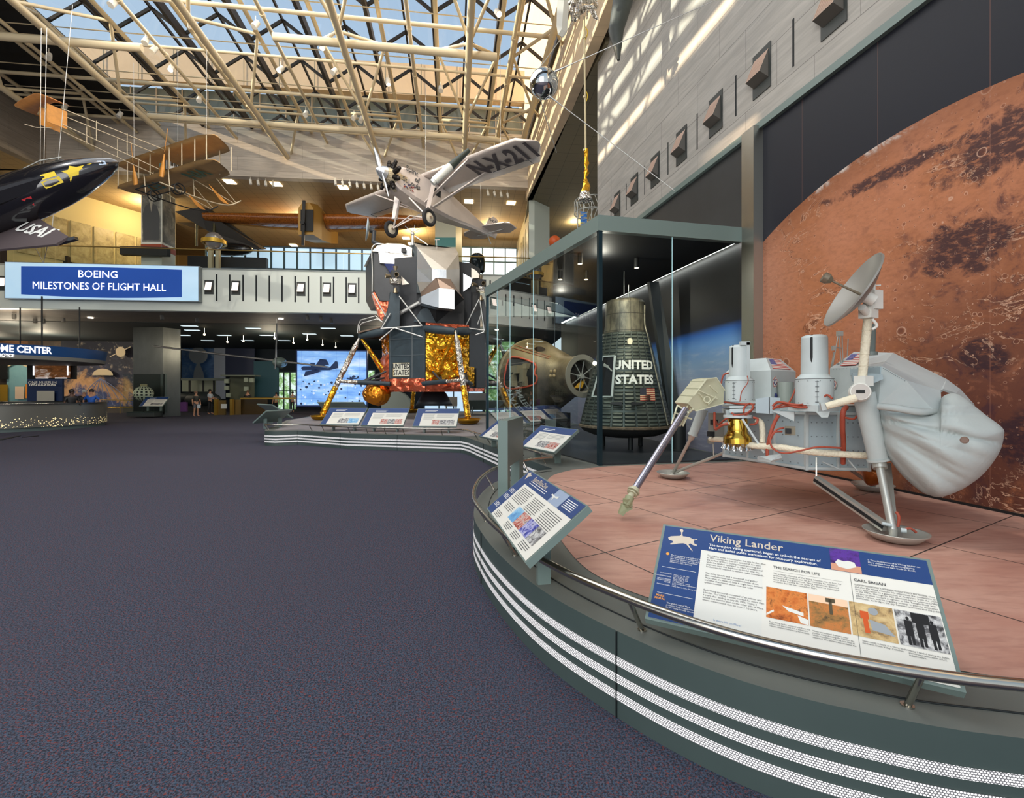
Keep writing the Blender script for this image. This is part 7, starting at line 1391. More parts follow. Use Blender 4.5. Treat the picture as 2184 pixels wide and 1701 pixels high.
winwall(440, 800, 8.1, 10.9, 5.5, 13, 2, '', nm='window_21')  # glowing panes added to imitate the skylight's reflection in the balustrade glass
def column(x0, x1, xr, z0, z1, D, back, nm, m1, m2=None):
    a, b_ = Pd(x0, 833, D), Pd(x1, 833, D); c_ = Pd(xr, 833, D+back); a.z = b_.z = c_.z = z0
    mb = MB(); mb.extr([a, b_, c_, a+(c_-b_)], (0, 0, z1-z0)); return struct(mb.build(nm, m1)), a, b_, c_
WC = cmat('column_white', 214, 216, 206)
cl, a, b_, c_ = column(301, 345, 374, 8.03, 12.97, 26.3, 1.2, 'column_gallery', WC)
def facep(a, b_, u0, u1, z0, z1, nm, m_, off=.02):
    d = b_-a; nn = V((d.y, -d.x, 0)).normalized(); nn = nn if nn.dot(-a) > 0 else -nn; mb = MB(); q = [V((*(a+d*u0).xy, z0)), V((*(a+d*u1).xy, z0)), V((*(a+d*u1).xy, z1)), V((*(a+d*u0).xy, z1))]; mb.extr([p+nn*off for p in q], -nn*.015); return mb.build(nm, m_)
GPH = photo('photo_portrait', [(66, 70, 72), (110, 112, 108), (170, 168, 154)], 1.0)
for (p, q, s) in ((a, b_, 'left'), (b_, c_, 'right')):
    o_ = facep(p, q, .05, .95, 10.05, 12.9, 'column_portrait', GPH); tag(o_, 'large grey portrait photograph on the %s face of the white upstairs column' % s, 'print')
    struct(facep(p, q, 0, 1, 9.62, 9.92, 'trim_20', cmat('rust_band', 150, 66, 40), .025))
qa, qd, qn = a, (b_-a), V(((b_-a).y, -(b_-a).x, 0)).normalized(); qn = qn if qn.dot(-a) > 0 else -qn
fp = lambda u, z, l=.03: V((*(qa+qd*u).xy, z))+qn*l
fig = [bpy.data.objects[n_] for n_ in ('column_portrait',)][0]
mb = MB(); mb.poly([fp(*p) for p in ((.12, 10.15), (.88, 10.15), (.90, 11.6), (.78, 12.05), (.6, 12.2), (.42, 12.2), (.22, 12.05), (.10, 11.6))]); mb.build('pictured_suit', cmat('suit_grey', 66, 70, 74), fig)
mb = MB(); mb.poly([fp(.51+.12*cos(2*pi*i/16), 12.45+.27*sin(2*pi*i/16), .035) for i in range(16)]); mb.poly([fp(*p, .036) for p in ((.44, 12.2), (.58, 12.2), (.51, 11.7))]); mb.build('pictured_face', cmat('face_grey', 150, 146, 134), fig)
cl, a, b_, c_ = column(928, 972, 985, 8.03, 12.97, 30.0, .8, 'column_gallery', cmat('column_grey', 176, 178, 160))
o_ = facep(a, b_, 0, 1, 10.9, 11.5, 'teal_sign', cmat('teal_sign', 20, 112, 112)); tag(o_, 'teal banner sign on the upstairs column behind the lunar module', 'sign'); mb = MB()
column(1128, 1140, 1172, 8.03, 12.97, 26.6, 1.0, 'column_gallery', cmat('column_steel', 168, 176, 168, rough=.35))
mb = MB(); mb.extr([V((1.1, 27.4, 8.03)), V((.35, 36, 8.03)), V((.35, 36, 12.97)), V((1.1, 27.4, 12.97))], (.2, 0, 0)); struct(mb.build('wall_gallery_right', cmat('gallery_cream', 190, 176, 140)))
for i in range(6): a = V((1.02-.087*(.4+i*1.3), 27.8+i*1.3, 9.3)); mb = MB(); mb.extr([a, a+V((-.075, .9, 0)), a+V((-.075, .9, 2.4)), a+V((0, 0, 2.4))], (-.05, 0, 0)); o_ = mb.build('wall_banner', SEP); tag(o_, 'narrow printed banner on the cream wall at the right end upstairs, %s nearest' % ['first', 'second', 'third', 'fourth', 'fifth', 'sixth'][i], 'print', 'banners at the right end upstairs')
# recessed gallery lights
GL = mat('recess_glow', (1, .84, .55), .5, emit=7)
gl_pts = [(490, 388), (589, 393), (732, 400), (878, 520), (1000, 430), (1090, 433), (866, 508), (1078, 477), (108, 395), (626, 523), (1152, 363)]
for i, (px, py) in enumerate(gl_pts):
    D = (12.95-H)*1000/(833-py); p = V(((px-1092)/1000*D, D, 12.96)); mb = MB(); mb.box(tuple(p), (.5, .5, .03), .1); o_ = mb.build('ceiling_lamp', GL); tag(o_, 'square glowing ceiling light upstairs, '+['right of the biplane', 'second right of the biplane', 'left of the silver propeller', 'above the module, left', 'under the silver wing, left', 'under the silver wing, right', 'above the module hatch', 'by the silver tail', 'left of the white column', 'right of the wooden fuselage', 'right of the silver wing tip'][i], 'ceiling light', 'recessed lights in the gallery ceiling')
for (px, py, n_) in ((534, 386, 4), (715, 388, 8), (270, 400, 3), (1040, 410, 4)):
    D = (12.75-H)*1000/(833-py)
    for k in range(n_):
        p = V(((px+k*14-1092)/1000*D, D+k*.1, 12.7)); mb = MB(); mb.tube(p+V((0, 0, .12)), p+V((.05, -.05, -.14)), .07, n=8); mb.tube(p+V((0, 0, .12)), p+V((0, 0, .28)), .015, n=5); o_ = mb.build('track_spotlight', SPW); tag(o_, 'small white track spotlight under the gallery ceiling', 'spotlight', 'track spotlights under the gallery ceiling')
# big wooden wing aircraft upstairs
t = thing('wooden_wing_monoplane', 'old monoplane with long varnished wooden wing and yellow fuselage in the upstairs gallery', 'aircraft', tuple(Pd(680, 480, 30)))
m, n, b, o = nodes('plywood_wing'); g = NG(n); f = g.noise(g.mapv(g.obj(), (6, 1, 6)), 3, 5, .6); n.links.new(g.ramp(f, [(.3, c8(96, 50, 16)), (.7, c8(176, 104, 40))]), b.inputs['Base Color']); b.inputs['Roughness'].default_value = .25; b.inputs['Coat Weight'].default_value = .5; PLY = m
secs = []
for i, (px, y0, D, c, h) in enumerate(((430, 452, 27.5, 1.0, .25), (560, 452, 27.6, 2.0, .4), (680, 453, 27.8, 2.4, .45), (820, 454, 28, 2.2, .42), (905, 460, 28.1, 1.2, .3))):
    p = Pd(px, y0, D); secs.append([p+V((0, c*a, h*b2)) for a, b2 in ((-.0, -.3), (.1, .05), (.4, .1), (1, -.5), (.7, -1.3), (.3, -1.5), (.05, -1.0))])
mb = MB(); mb.skin(secs); mb.build('wing', PLY, t)
secs = []
for (px, py, D, w_, h) in ((652, 470, 26.5, .42, 1.0), (668, 478, 27.5, .5, 1.15), (690, 492, 30, .5, 1.0), (712, 505, 33.5, .3, .6)):
    p = Pd(px, py, D); secs.append([p+V((a*w_, 0, b2*h)) for a, b2 in ((-1, -.8), (1, -.8), (1, .7), (.5, 1), (-.5, 1), (-1, .7))])
mb = MB(); mb.skin(secs, False); mb.build('fuselage', cmat('ochre_fuselage', 170, 130, 60, rough=.5), t)
p = Pd(646, 475, 26.2); mb = MB(); mb.bar(p+V((0, 0, -1.25)), p+V((.06, 0, 1.25)), .16, .05, up=(0, 1, 0)); mb.tube(p+V((0, -.1, 0)), p+V((0, .2, 0)), .12, n=12); mb.build('propeller', cmat('prop_dark', 40, 38, 36, rough=.3), t)
mb = MB(); mb.box(tuple(Pd(655, 470, 26.4)), (.7, .08, 1.2)); mb.build('radiator', BLACK, t)
# dark biplane wing
t = thing('dark_biplane', 'dark winged old biplane in the upstairs gallery above the balustrade', 'aircraft', tuple(Pd(450, 480, 27)))
DW = cmat('dark_linen', 36, 32, 26, rough=.6, var=.2, vs=2)
mb = MB(); mb.extr([Pd(373, 451, 27), Pd(425, 442, 27.5), Pd(440, 447, 28), Pd(560, 532, 29), Pd(500, 532, 28.5), Pd(440, 490, 28)], (.1, .3, .12)); mb.build('upper_wing', DW, t)
mb = MB(); mb.extr([Pd(377, 474, 28), Pd(408, 474, 28.3), Pd(455, 488, 29), Pd(420, 488, 28.6)], (.1, .3, .08)); mb.build('lower_wing', cmat('tan_dark', 110, 90, 60), t)
for px in (420, 457): mb = MB(); mb.tube(Pd(px, 460, 28), Pd(px-1, 525, 28), .07, n=8); mb.build('strut', cmat('green_strut', 70, 66, 36), t)
mb = MB(); mb.ball(Pd(490, 532, 28.5), .9, (1.6, .5, .45), 16, 10); mb.build('engine_cowl', cmat('cowl_black', 24, 26, 28, rough=.15, coat=.5), t)
# globe with ring
p = Pd(457, 513, 27.0); t = thing('ringed_globe', 'silver globe with gold lettered ring on a pale stand behind the balustrade', 'model', (p.x, p.y, 8.03))
mb = MB(); mb.ball(p, .48, nu=20, nv=12); mb.build('globe', cmat('globe_silver', 186, 186, 190, rough=.25, metal=.6), t)
mb = MB(); mb.lathe([(.50, -.12), (.64, -.12), (.64, .10), (.50, .10)], p+V((0, 0, -.08)), n=32); mb.build('gold_ring', cmat('ring_gold', 196, 160, 60, rough=.4, metal=.5), t)
mb = MB(); mb.box((p.x-.2, p.y, (8.03+p.z-.3)/2), (.22, .2, p.z-.3-8.03)); mb.box((p.x+.22, p.y, (8.03+p.z-.5)/2), (.2, .2, p.z-.6-8.03)); mb.build('stand', cmat('stand_cream', 190, 180, 150), t)
for (x0, y0, x1, y1, D, nm, lab, c_) in ((255, 524, 350, 542, 25.6, 'dark_cabinet', 'dark horizontal cabinet just behind the balustrade', (34, 36, 38)), (400, 545, 560, 568, 27.5, 'dark_exhibit', 'dark rounded exhibit low behind the balustrade glass', (30, 30, 34)), (0, 520, 42, 568, 26, 'dark_doorway', 'dark brown doorway at the far left upstairs', (40, 22, 16)), (118, 545, 142, 566, 26.3, 'framed_picture', 'small dark framed picture low behind the balustrade', (50, 40, 30)), (68, 540, 92, 568, 26.2, 'pale_picture', 'small pale framed picture behind the balustrade', (150, 144, 120))):
    mb = MB(); fr_rect(mb, x0, y0, x1, y1, D, .3); o_ = mb.build(nm, cmat('m_'+nm, *c_)); tag(o_, lab, nm.split('_')[-1])
mb = MB(); c_ = Pd(1018, 560, 26.8); mb.slathe([(.42, -.5), (.46, 0), (.40, .35), (.25, .5), (0, .55)], c_, n=24); o_ = mb.build('glass_dome', cmat('dome_glass', 50, 60, 70, rough=.08, metal=.5)); tag(o_, 'dark reflective dome behind the balustrade right of the lunar module', 'dome')
mb = MB(); mb.ball(Pd(1183, 515, 22), .28, nu=18, nv=12); mb.tube(V((Pd(1183, 515, 22).x, 22, .05)), Pd(1183, 515, 22)-V((0, 0, .25)), .02, n=8, mi=1); o_ = mb.build('orange_globe', [cmat('globe_orange', 196, 84, 30), DK2]); tag(o_, 'orange globe showing above the glass case rim on the upper floor', 'globe')  # globe in plain orange without emission, on a dark stand
# ---------------------------------------------------------------- lobby under the balcony
def flat(nm, x0, y0, x1, y1, D, m_, th=.1, st=True):
    mb = MB(); fr_rect(mb, x0, y0, x1, y1, D, th); o_ = mb.build(nm, m_); return struct(o_) if st else o_
def vwall(nm, x0, x1, D, z0, z1, m_): mb = MB(); a, b_ = Pd(x0, 833, D), Pd(x1, 833, D); d = BD*((b_-a).x/BD.x); a.z = z0; mb.extr([a, a+d, a+d+V((0, 0, z1-z0)), a+V((0, 0, z1-z0))], -BN*.2); return struct(mb.build(nm, m_))
vwall('wall_lobby_back', -120, 1290, 44, 0, 5.84, cmat('lobby_navy', 18, 34, 48, rough=.7))
vwall('wall_lobby_left', -200, 300, 38, 0, 5.84, cmat('lobby_brown', 58, 48, 40, rough=.7))
m, n, b, o = nodes('painted_mural'); g = NG(n); v = g.obj(); x, y, z = g.xyz(v); f = g.noise(g.mapv(v, (1, 1, 1)), .55, 7, .65, .6); f2 = g.noise(v, 2.4, 6, .6)
s_ = g.m('ADD', g.m('MULTIPLY', x, .16), g.m('MULTIPLY', g.m('SUBTRACT', f, .5), 1.2)); s_ = g.m('ADD', s_, 5.2)
base = g.ramp(g.m('ADD', g.m('MULTIPLY', g.m('SUBTRACT', z, 2.0), -.16), f), [(.1, c8(22, 26, 44)), (.35, c8(60, 62, 84)), (.48, c8(196, 150, 104)), (.58, c8(216, 166, 120)), (.66, c8(70, 84, 130)), (.9, c8(96, 108, 146))])
base = g.mix(g.m('MULTIPLY', g.sm(f2, .55, .7), .4), base, c8(226, 206, 180)); n.links.new(base, b.inputs['Base Color']); b.inputs['Roughness'].default_value = .6; PAINT = m
o_ = flat('painted_mural', 130, 690, 282, 866, 39.0, PAINT, .05, False); tag(o_, 'large painted cosmic mural in blue and orange on the lobby wall', 'mural')
mb = MB(); c_ = Pd(257, 750, 38.8); mb.poly([c_+BD*cos(2*pi*i/20)*.38+V((0, 0, sin(2*pi*i/20)*.42)) for i in range(20)]); mb.build('painted_planet', cmat('planet_cream', 216, 196, 160), o_); mb = MB(); mb.add([c_+BD*a-BN*-.02+V((0, 0, z_)) for a, z_ in ((-.85, -.40), (-.75, -.42), (.85, .42), (.75, .44))], [(0, 1, 2, 3)]); mb.build('painted_planet_ring', cmat('planet_cream', 216, 196, 160), o_); mb = MB(); c2 = Pd(219, 800, 38.8); mb.poly([c2+BD*cos(pi*i/14)*.8+V((0, 0, sin(pi*i/14)*.55)) for i in range(15)]); mb.build('painted_sunrise', cmat('planet_cream', 216, 196, 160), o_)
mb = MB()
for k in range(7): a = Pd(214, 806, 38.8); b_ = Pd(165+k*19, 862, 38.8); mb.pipe([a, a.lerp(b_, .5)+V((0, 0, .25)), b_], .03, 5, sub=3)
mb.build('painted_rays', cmat('ray_blue', 130, 140, 176), o_)
for x0, y0, x1, y1, D, m_, lab in ((0, 690, 54, 735, 38.6, photo('photo_wood', [(60, 40, 28), (110, 76, 50), (150, 116, 84)], .8, (1, 1, 6)), 'brown streaked print high on the lobby wall at the far left'), (57, 690, 125, 738, 38.8, photo('photo_darkmap', [(30, 22, 16), (60, 44, 30), (90, 72, 54)], 1.5), 'dark brown chart panel above the round canopy'), (14, 769, 57, 866, 38.6, photo('photo_mountain', [(120, 164, 172), (126, 170, 178), (130, 172, 178)], 2), 'pale blue panel with a mountain outline behind the information desk')):
    o_ = flat('wall_print', x0, y0, x1, y1, D, m_, .05, False); tag(o_, lab, 'print')
mb = MB(); mb.poly([Pd(14, 769, 38.4), Pd(57, 769, 38.4), Pd(57, 783, 38.4), Pd(46, 778, 38.4), Pd(33, 771, 38.4), Pd(22, 780, 38.4), Pd(14, 783, 38.4)][::-1]); mb.build('mountain_sky', cmat('sky_peach', 206, 186, 150), o_)
for x0, y0, x1, y1, nm, m_, lab in ((0, 776, 14, 808, 'wall_screen', BLACK, 'black wall screen at the left edge behind the desk'), (0, 820, 14, 866, 'yellow_door', cmat('door_ochre', 150, 116, 30), 'ochre yellow lift door at the left edge'), (32, 824, 49, 850, 'notice_board', cmat('notice_cream', 222, 196, 170), 'cream notice board with rounded corners on the blue panel'), (54, 819, 58, 849, 'orange_strip', cmat('strip_orange', 206, 130, 50), 'orange upright sign edge beside the navy panel')):
    o_ = flat(nm, x0, y0, x1, y1, 38.3, m_, .05, False); tag(o_, lab, nm.split('_')[1])
t = thing('museum_panel', 'navy free-standing panel reading ONE MUSEUM TWO LOCATIONS behind the desk', 'sign', tuple(Pd(93, 880, 27)))
mb = MB(); fr_rect(mb, 58, 804, 127, 895.5, 27, .12); mb.build('board', cmat('navy_board', 16, 40, 84), t)
mb = MB(); mb.text('ONE MUSEUM', Pd(93, 816, 26.9), BD, V((0, 0, 1)), .24, lift=.08); mb.text('TWO LOCATIONS', Pd(93, 820.5, 26.9), BD, V((0, 0, 1)), .17, bold=.008, lift=.08); mb.build('lettering', WINK, t)
mb = MB(); fr_rect(mb, 78, 833, 112, 860, 26.9, .04); mb.build('pale_board', cmat('board_grey', 176, 176, 168), t)
t = thing('video_screen', 'hanging video screen with brown aerial picture under the round canopy', 'screen', tuple(Pd(105, 790, 24)))
mb = MB(); fr_rect(mb, 58, 772, 152, 808, 24.2, .12); mb.build('housing', BLACK, t); mb = MB(); fr_rect(mb, 75, 773, 143, 805, 24.1, .03)
m, n, b, o = nodes('aerial_screen'); g = NG(n); f = g.noise(g.mapv(g.obj(), (1, 1, 3)), 1.6, 6, .6, 1.0); c_ = g.ramp(f, [(.3, c8(30, 16, 8)), (.55, c8(110, 66, 28)), (.7, c8(200, 190, 180))]); n.links.new(c_, b.inputs['Emission Color']); n.links.new(c_, b.inputs['Base Color']); b.inputs['Emission Strength'].default_value = .5; mb.build('picture', m, t)
mb = MB()
for x0, y0, x1, y1 in ((96, 771.5, 118, 773), (70, 780, 72, 800), (142.5, 780, 144.5, 800), (76, 805, 100, 806.5), (117, 805, 140, 806.5)): fr_rect(mb, x0, y0, x1, y1, 24.05, .03)
mb.build('light_bar', GLW, t)
# round desk and canopy
DC = V((-23.1, 21.4, 0))
t = thing('information_desk', 'round grey information desk with a band of glowing dots near its foot', 'desk', tuple(DC))
m, n, b, o = nodes('desk_perforated'); g = NG(n); v = g.obj(); x, y, z = g.xyz(v); a_ = g.m('ARCTAN2', y, x); p2 = g.comb(g.m('MULTIPLY', a_, 3.5*17), g.m('MULTIPLY', z, 17), 0.)
vt = g.n.nodes.new('ShaderNodeTexVoronoi'); n.links.new(p2, vt.inputs['Vector']); vt.inputs['Scale'].default_value = 1; rr, gg, bb = g.xyz(vt.outputs['Color'])
dots = g.m('MULTIPLY', g.m('LESS_THAN', vt.outputs['Distance'], .30), g.m('GREATER_THAN', rr, g.m('SUBTRACT', g.m('MULTIPLY', z, 1.7), .15)))
n.links.new(g.mix(dots, c8(112, 112, 106), (.9, .7, .35)), b.inputs['Base Color']); b.inputs['Metallic'].default_value = .3; b.inputs['Roughness'].default_value = .35; b.inputs['Emission Color'].default_value = (1, .76, .36, 1); n.links.new(g.m('MULTIPLY', dots, 1.3), b.inputs['Emission Strength'])
mb = MB(); mb.slathe([(3.5, .16), (3.5, 1.12)], DC, n=90); mb.build('front', m, t)
mb = MB(); mb.lathe([(3.3, 1.12), (3.56, 1.12), (3.56, 1.16), (3.0, 1.16)], DC, n=90); mb.build('counter_top', cmat('counter_dark', 50, 50, 50, rough=.2), t)
mb = MB(); mb.lathe([(3.42, 0), (3.42, .16)], DC, n=90); mb.build('plinth', cmat('plinth_teal', 84, 100, 100), t)
t = thing('round_canopy', 'round blue canopy sign lettered WELCOME CENTER hanging over the desk', 'sign', (DC.x, DC.y, 3.0))
mb = MB(); mb.slathe([(3.45, 3.18), (3.52, 3.62)], DC, n=90); mb.lathe([(3.52, 3.62), (0, 3.7)], DC, n=60); cb = mb.build('blue_band', cmat('canopy_blue', 20, 72, 130, rough=.4), t)
mb = MB(); mb.lathe([(3.45, 3.18), (3.42, 3.02), (2.6, 2.98), (0, 2.98)], DC, n=90); mb.build('underside', cmat('canopy_grey', 130, 130, 124), t)
def arctext(mb, s, size, z, amid, r=3.53, bold=.008, k=.72):
    cu = bpy.data.curves.new('t', 'FONT'); cu.body = s; cu.size = size; cu.align_x = 'RIGHT'; cu.align_y = 'CENTER'; cu.offset = bold; ob = bpy.data.objects.new('t', cu); me = bpy.data.meshes.new_from_object(ob)
    mb.add([DC+V((cos(amid+v.co.x*k/r)*r, sin(amid+v.co.x*k/r)*r, z+v.co.y)) for v in me.vertices], [list(p.vertices) for p in me.polygons]); bpy.data.objects.remove(ob)
mb = MB(); arctext(mb, 'WELCOME CENTER', .40, 3.40, -.36); arctext(mb, 'Sponsored by ROLLS-ROYCE', .19, 3.13, -.68, bold=.004, r=3.5); mb.build('lettering', GLW, t)
for a in (-.3, .9, 2.2): mb = MB(); mb.tube(DC+V((cos(a)*2.5, sin(a)*2.5, 3.6)), DC+V((cos(a)*2.5, sin(a)*2.5, 5.86)), .03, n=6); mb.build('hanger', BLACK, t)
# column, ball case
cl, a, b_, c_ = column(284, 347, 385, 0, 5.84, 30.6, 1.1, 'column_lobby', DSTEEL)
t = thing('satellite_case', 'glass case with a white spherical satellite in front of the grey column', 'display case', tuple(Pd(305, 888, 30)))
mb = MB(); fr_rect(mb, 270, 878, 325, 888, 29.3, .8); mb.build('plinth', cmat('case_plinth', 60, 66, 66), t)
mb = MB(); fr_rect(mb, 285, 797, 345, 884, 30.45, .1); mb.build('back_panel', cmat('case_black', 14, 20, 20), t)
mb = MB(); fr_rect(mb, 263, 797, 350, 880, 29.2, .01); mb.build('glass_pane', glass('small_case_glass', (.88, .94, .92), .08), t)
p = Pd(306.5, 839, 29.8); sp_ = thing('telecom_satellite', 'white faceted ball satellite with dark square solar cells in the small glass case', 'satellite', tuple(p))
m, n, b, o = nodes('solar_ball'); g = NG(n); v = g.obj(); x, y, z = g.xyz(v); a_ = g.m('ARCTAN2', y, x); el = g.m('ARCSINE', g.m('MINIMUM', g.m('MAXIMUM', g.m('DIVIDE', z, .49), -1.), 1.))
f1 = g.m('FRACT', g.m('MULTIPLY', a_, 14/(2*pi))); f2 = g.m('FRACT', g.m('ADD', g.m('MULTIPLY', el, 2.6), .0)); cell = g.m('MULTIPLY', g.m('MULTIPLY', g.m('GREATER_THAN', f1, .3), g.m('LESS_THAN', f1, .8)), g.m('MULTIPLY', g.m('GREATER_THAN', f2, .25), g.m('LESS_THAN', f2, .85)))
n.links.new(g.mix(cell, c8(226, 218, 196), c8(20, 20, 22)), b.inputs['Base Color'])
mb = MB(); mb.ball(p, .49, (1.08, 1.08, 1), 24, 14); mb.build('shell', m, sp_); mb = MB(); mb.tube(p+V((0, 0, .48)), p+V((0, 0, .6)), .18, n=14); mb.build('cap', cmat('sat_cap', 190, 170, 130), sp_)
mb = MB(); mb.tube(p-V((0, 0, .5)), V((p.x, p.y, .3)), .04, n=8); mb.build('stand', BLACK, sp_)
small_reader('small slanted panel in front of the white ball satellite', (-23.0, 28.9, -.05, .8, 1.5, .8), .75, ('bw',), 'panels in the lobby')
# other lobby pieces
for nm, x0, y0, x1, y1, D, m_, lab in (('blue_mural', 387, 729, 454, 806, 45.6, photo('photo_sky', [(70, 110, 176), (96, 140, 200), (150, 180, 214)], .9), 'bright blue sky print on the far lobby wall'), ('pale_pier', 456, 729, 479, 850, 45.6, cmat('pier_pale', 186, 196, 216), 'pale lit stone pier beside the blue print'), ('navy_panel', 479, 735, 540, 802, 45.7, cmat('navy_dark', 10, 34, 76), 'plain navy panel on the far lobby wall'), ('blue_partition', 541, 770, 592, 846, 38, cmat('partition_blue', 44, 84, 96), 'teal blue partition wall behind the security counter')):
    o_ = flat(nm, x0, y0, x1, y1, D, m_, .1, False); tag(o_, lab, nm.split('_')[1])
mb = MB(); c_ = Pd(423, 758, 45.2); mb.poly([c_+BD*cos(2*pi*i/18)*.85+V((0, 0, sin(2*pi*i/18)*.8)) for i in range(18)]); mb.poly([Pd(x, y, 45.1) for x, y in ((412, 806), (414, 790), (419, 778), (423, 768), (427, 778), (433, 792), (436, 806))][::-1]); mb.build('printed_dome', cmat('dome_pale', 156, 166, 176), bpy.data.objects['blue_mural'])
t = thing('glass_booth', 'glass fronted booth with pale shelves behind the security counter', 'booth', tuple(Pd(500, 870, 37)))
mb = MB(); fr_rect(mb, 470, 799, 540, 802, 36, 1.0); mb.build('roof', cmat('booth_roof', 120, 126, 112), t); mb = MB(); fr_rect(mb, 490, 802, 540, 855, 37, .05); mb.build('back_panel', cmat('booth_olive', 92, 96, 76), t)
mb = MB()
for x, y in ((478, 808), (478, 822), (482, 838), (520, 805), (520, 824), (532, 806)): fr_rect(mb, x, y, x+8, y+9, 36.4, .2)
mb.build('posters', cmat('poster_pale', 170, 180, 160), t)
t = thing('aircraft_diorama', 'low display with model aircraft and pale screens beside the column', 'display', tuple(Pd(420, 870, 37)))
mb = MB(); fr_rect(mb, 386, 806, 486, 811, 36.8, .6); mb.build('beam', cmat('beam_grey', 90, 100, 92), t); mb = MB(); fr_rect(mb, 388, 866, 456, 879, 37, .5); mb.build('plinth', BLACK, t); mb = MB(); fr_rect(mb, 388, 811, 456, 835, 38, .05); mb.build('pale_screen', cmat('diorama_pale', 150, 156, 136), t)
mb = MB(); 
for x in (402, 431, 454): fr_rect(mb, x, 811, x+3, 850, 37.5, .1)
mb.build('posts', BLACK, t); mb = MB(); mb.ball(Pd(432, 850, 36), 1.1, (1.3, .5, .5), 14, 8); mb.ball(Pd(398, 846, 36), .6, (1.2, .5, .6), 12, 8); mb.build('dark_models', cmat('model_dark', 40, 48, 50), t)
t = thing('security_counter', 'long brass trimmed glass security counter with two gate posts', 'counter', tuple(Pd(540, 885, 34)))
BRS = cmat('brass_gold', 176, 140, 60, rough=.3, metal=.7)
mb = MB(); fr_rect(mb, 512, 848, 632, 851, 33.5, 1.0); mb.build('counter_top', BRS, t); mb = MB(); fr_rect(mb, 514, 851, 568, 883, 33.6, .1); fr_rect(mb, 514, 881, 568, 885, 33.5, .2); mb.build('front_panel', cmat('brown_glass', 74, 58, 34, rough=.2), t)
for x0, x1 in ((456, 462), (490, 495)): mb = MB(); fr_rect(mb, x0, 851, x1, 887, 32.8, .3); mb.build('gate_post', BRS, t)
mb = MB(); fr_rect(mb, 462, 853, 480, 886, 33, .1); fr_rect(mb, 495, 852, 512, 885, 33.2, .1); mb.build('gate_panel', cmat('gate_bronze', 130, 106, 60, rough=.3, metal=.4), t)
mb = MB(); fr_rect(mb, 471, 861, 483, 871, 32.9, .03); mb.build('white_label', WHITEP, t)
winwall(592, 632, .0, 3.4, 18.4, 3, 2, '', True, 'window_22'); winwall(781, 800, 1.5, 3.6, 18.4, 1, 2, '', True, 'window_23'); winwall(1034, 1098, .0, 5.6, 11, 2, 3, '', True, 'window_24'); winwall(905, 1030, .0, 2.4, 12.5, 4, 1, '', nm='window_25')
# low wall and rail beside the mural
mb = MB(); fr_rect(mb, 205, 866, 283, 888, 36, .2); struct(mb.build('wall_low', cmat('low_wall_brown', 96, 88, 80))); t = thing('lobby_rail', 'thin brass double rail below the painted mural', 'railing', tuple(Pd(240, 885, 35)))
for y in (852, 868): mb = MB(); mb.tube(Pd(206, y, 35.3), Pd(283, y+1, 35.3), .03, n=6); mb.build('rail', BRS, t)
for x in (226, 256): mb = MB(); mb.tube(Pd(x, 852, 35.3), Pd(x, 881, 35.3), .025, n=6); mb.build('post', BRS, t)
# large video wall
t = thing('video_wall', 'large glowing blue video wall showing bomber aircraft behind the left landing leg', 'screen', tuple(Pd(705, 866, 30)))
mb = MB(); fr_rect(mb, 631, 745, 779, 867, 30.1, .3); mb.build('housing', cmat('screen_frame', 20, 40, 90), t)
m, n, b, o = nodes('video_blue'); g = NG(n); v = g.obj(); x, y, z = g.xyz(v); f = g.noise(g.mapv(v, (.5, .5, 1.6), (0, -.5, 0)), 1.0, 5, .55); c_ = g.ramp(f, [(.3, c8(76, 128, 196)), (.5, c8(126, 170, 222)), (.65, c8(186, 206, 232))])
j = g.m('MAXIMUM', lines(g, dot(g, v, tuple(BD)), .72, .02, 40.), lines(g, z, .9, .02, 40.)); c_ = g.mix(g.m('MULTIPLY', j, .4), c_, c8(50, 80, 130)); n.links.new(c_, b.inputs['Base Color']); n.links.new(c_, b.inputs['Emission Color']); b.inputs['Emission Strength'].default_value = .8
mb = MB(); fr_rect(mb, 634, 748, 777, 864, 29.95, .03); mb.build('picture', m, t)
NV = mat('silhouette_blue', c8(24, 44, 80), .5, emit=.4)
def pl(mb, cx, cy, s):
    for pts in (((-52, 6), (-46, 1), (-20, 1), (30, 4), (46, -14), (52, -12), (54, 6), (30, 12), (-30, 12), (-48, 12)), ((-40, 16), (-10, 10), (10, 14), (-20, 24), (-44, 30)), ((-12, 0), (2, -20), (20, -18), (28, -4), (6, 2)), ((-26, -8), (-12, -8), (-10, 2), (-24, 3))):
        mb.poly([Pd(cx+x*s, cy+y*s, 29.85) for x, y in pts][::-1])
mb = MB(); pl(mb, 681, 780, .75); pl(mb, 752, 805, .25); mb.build('pictured_aircraft', NV, t)
rr = random.Random(8); mb = MB()
for k in range(60): c_ = Pd(rr.uniform(638, 774), rr.uniform(812, 862), 29.84); s_ = rr.uniform(.03, .09); mb.poly([c_+BD*cos(2*pi*i/8)*s_+V((0, 0, sin(2*pi*i/8)*s_)) for i in range(8)], k % 2)
mb.build('pictured_dots', [mat('dot_white', c8(200, 218, 240), .5, emit=.55), NV], t)
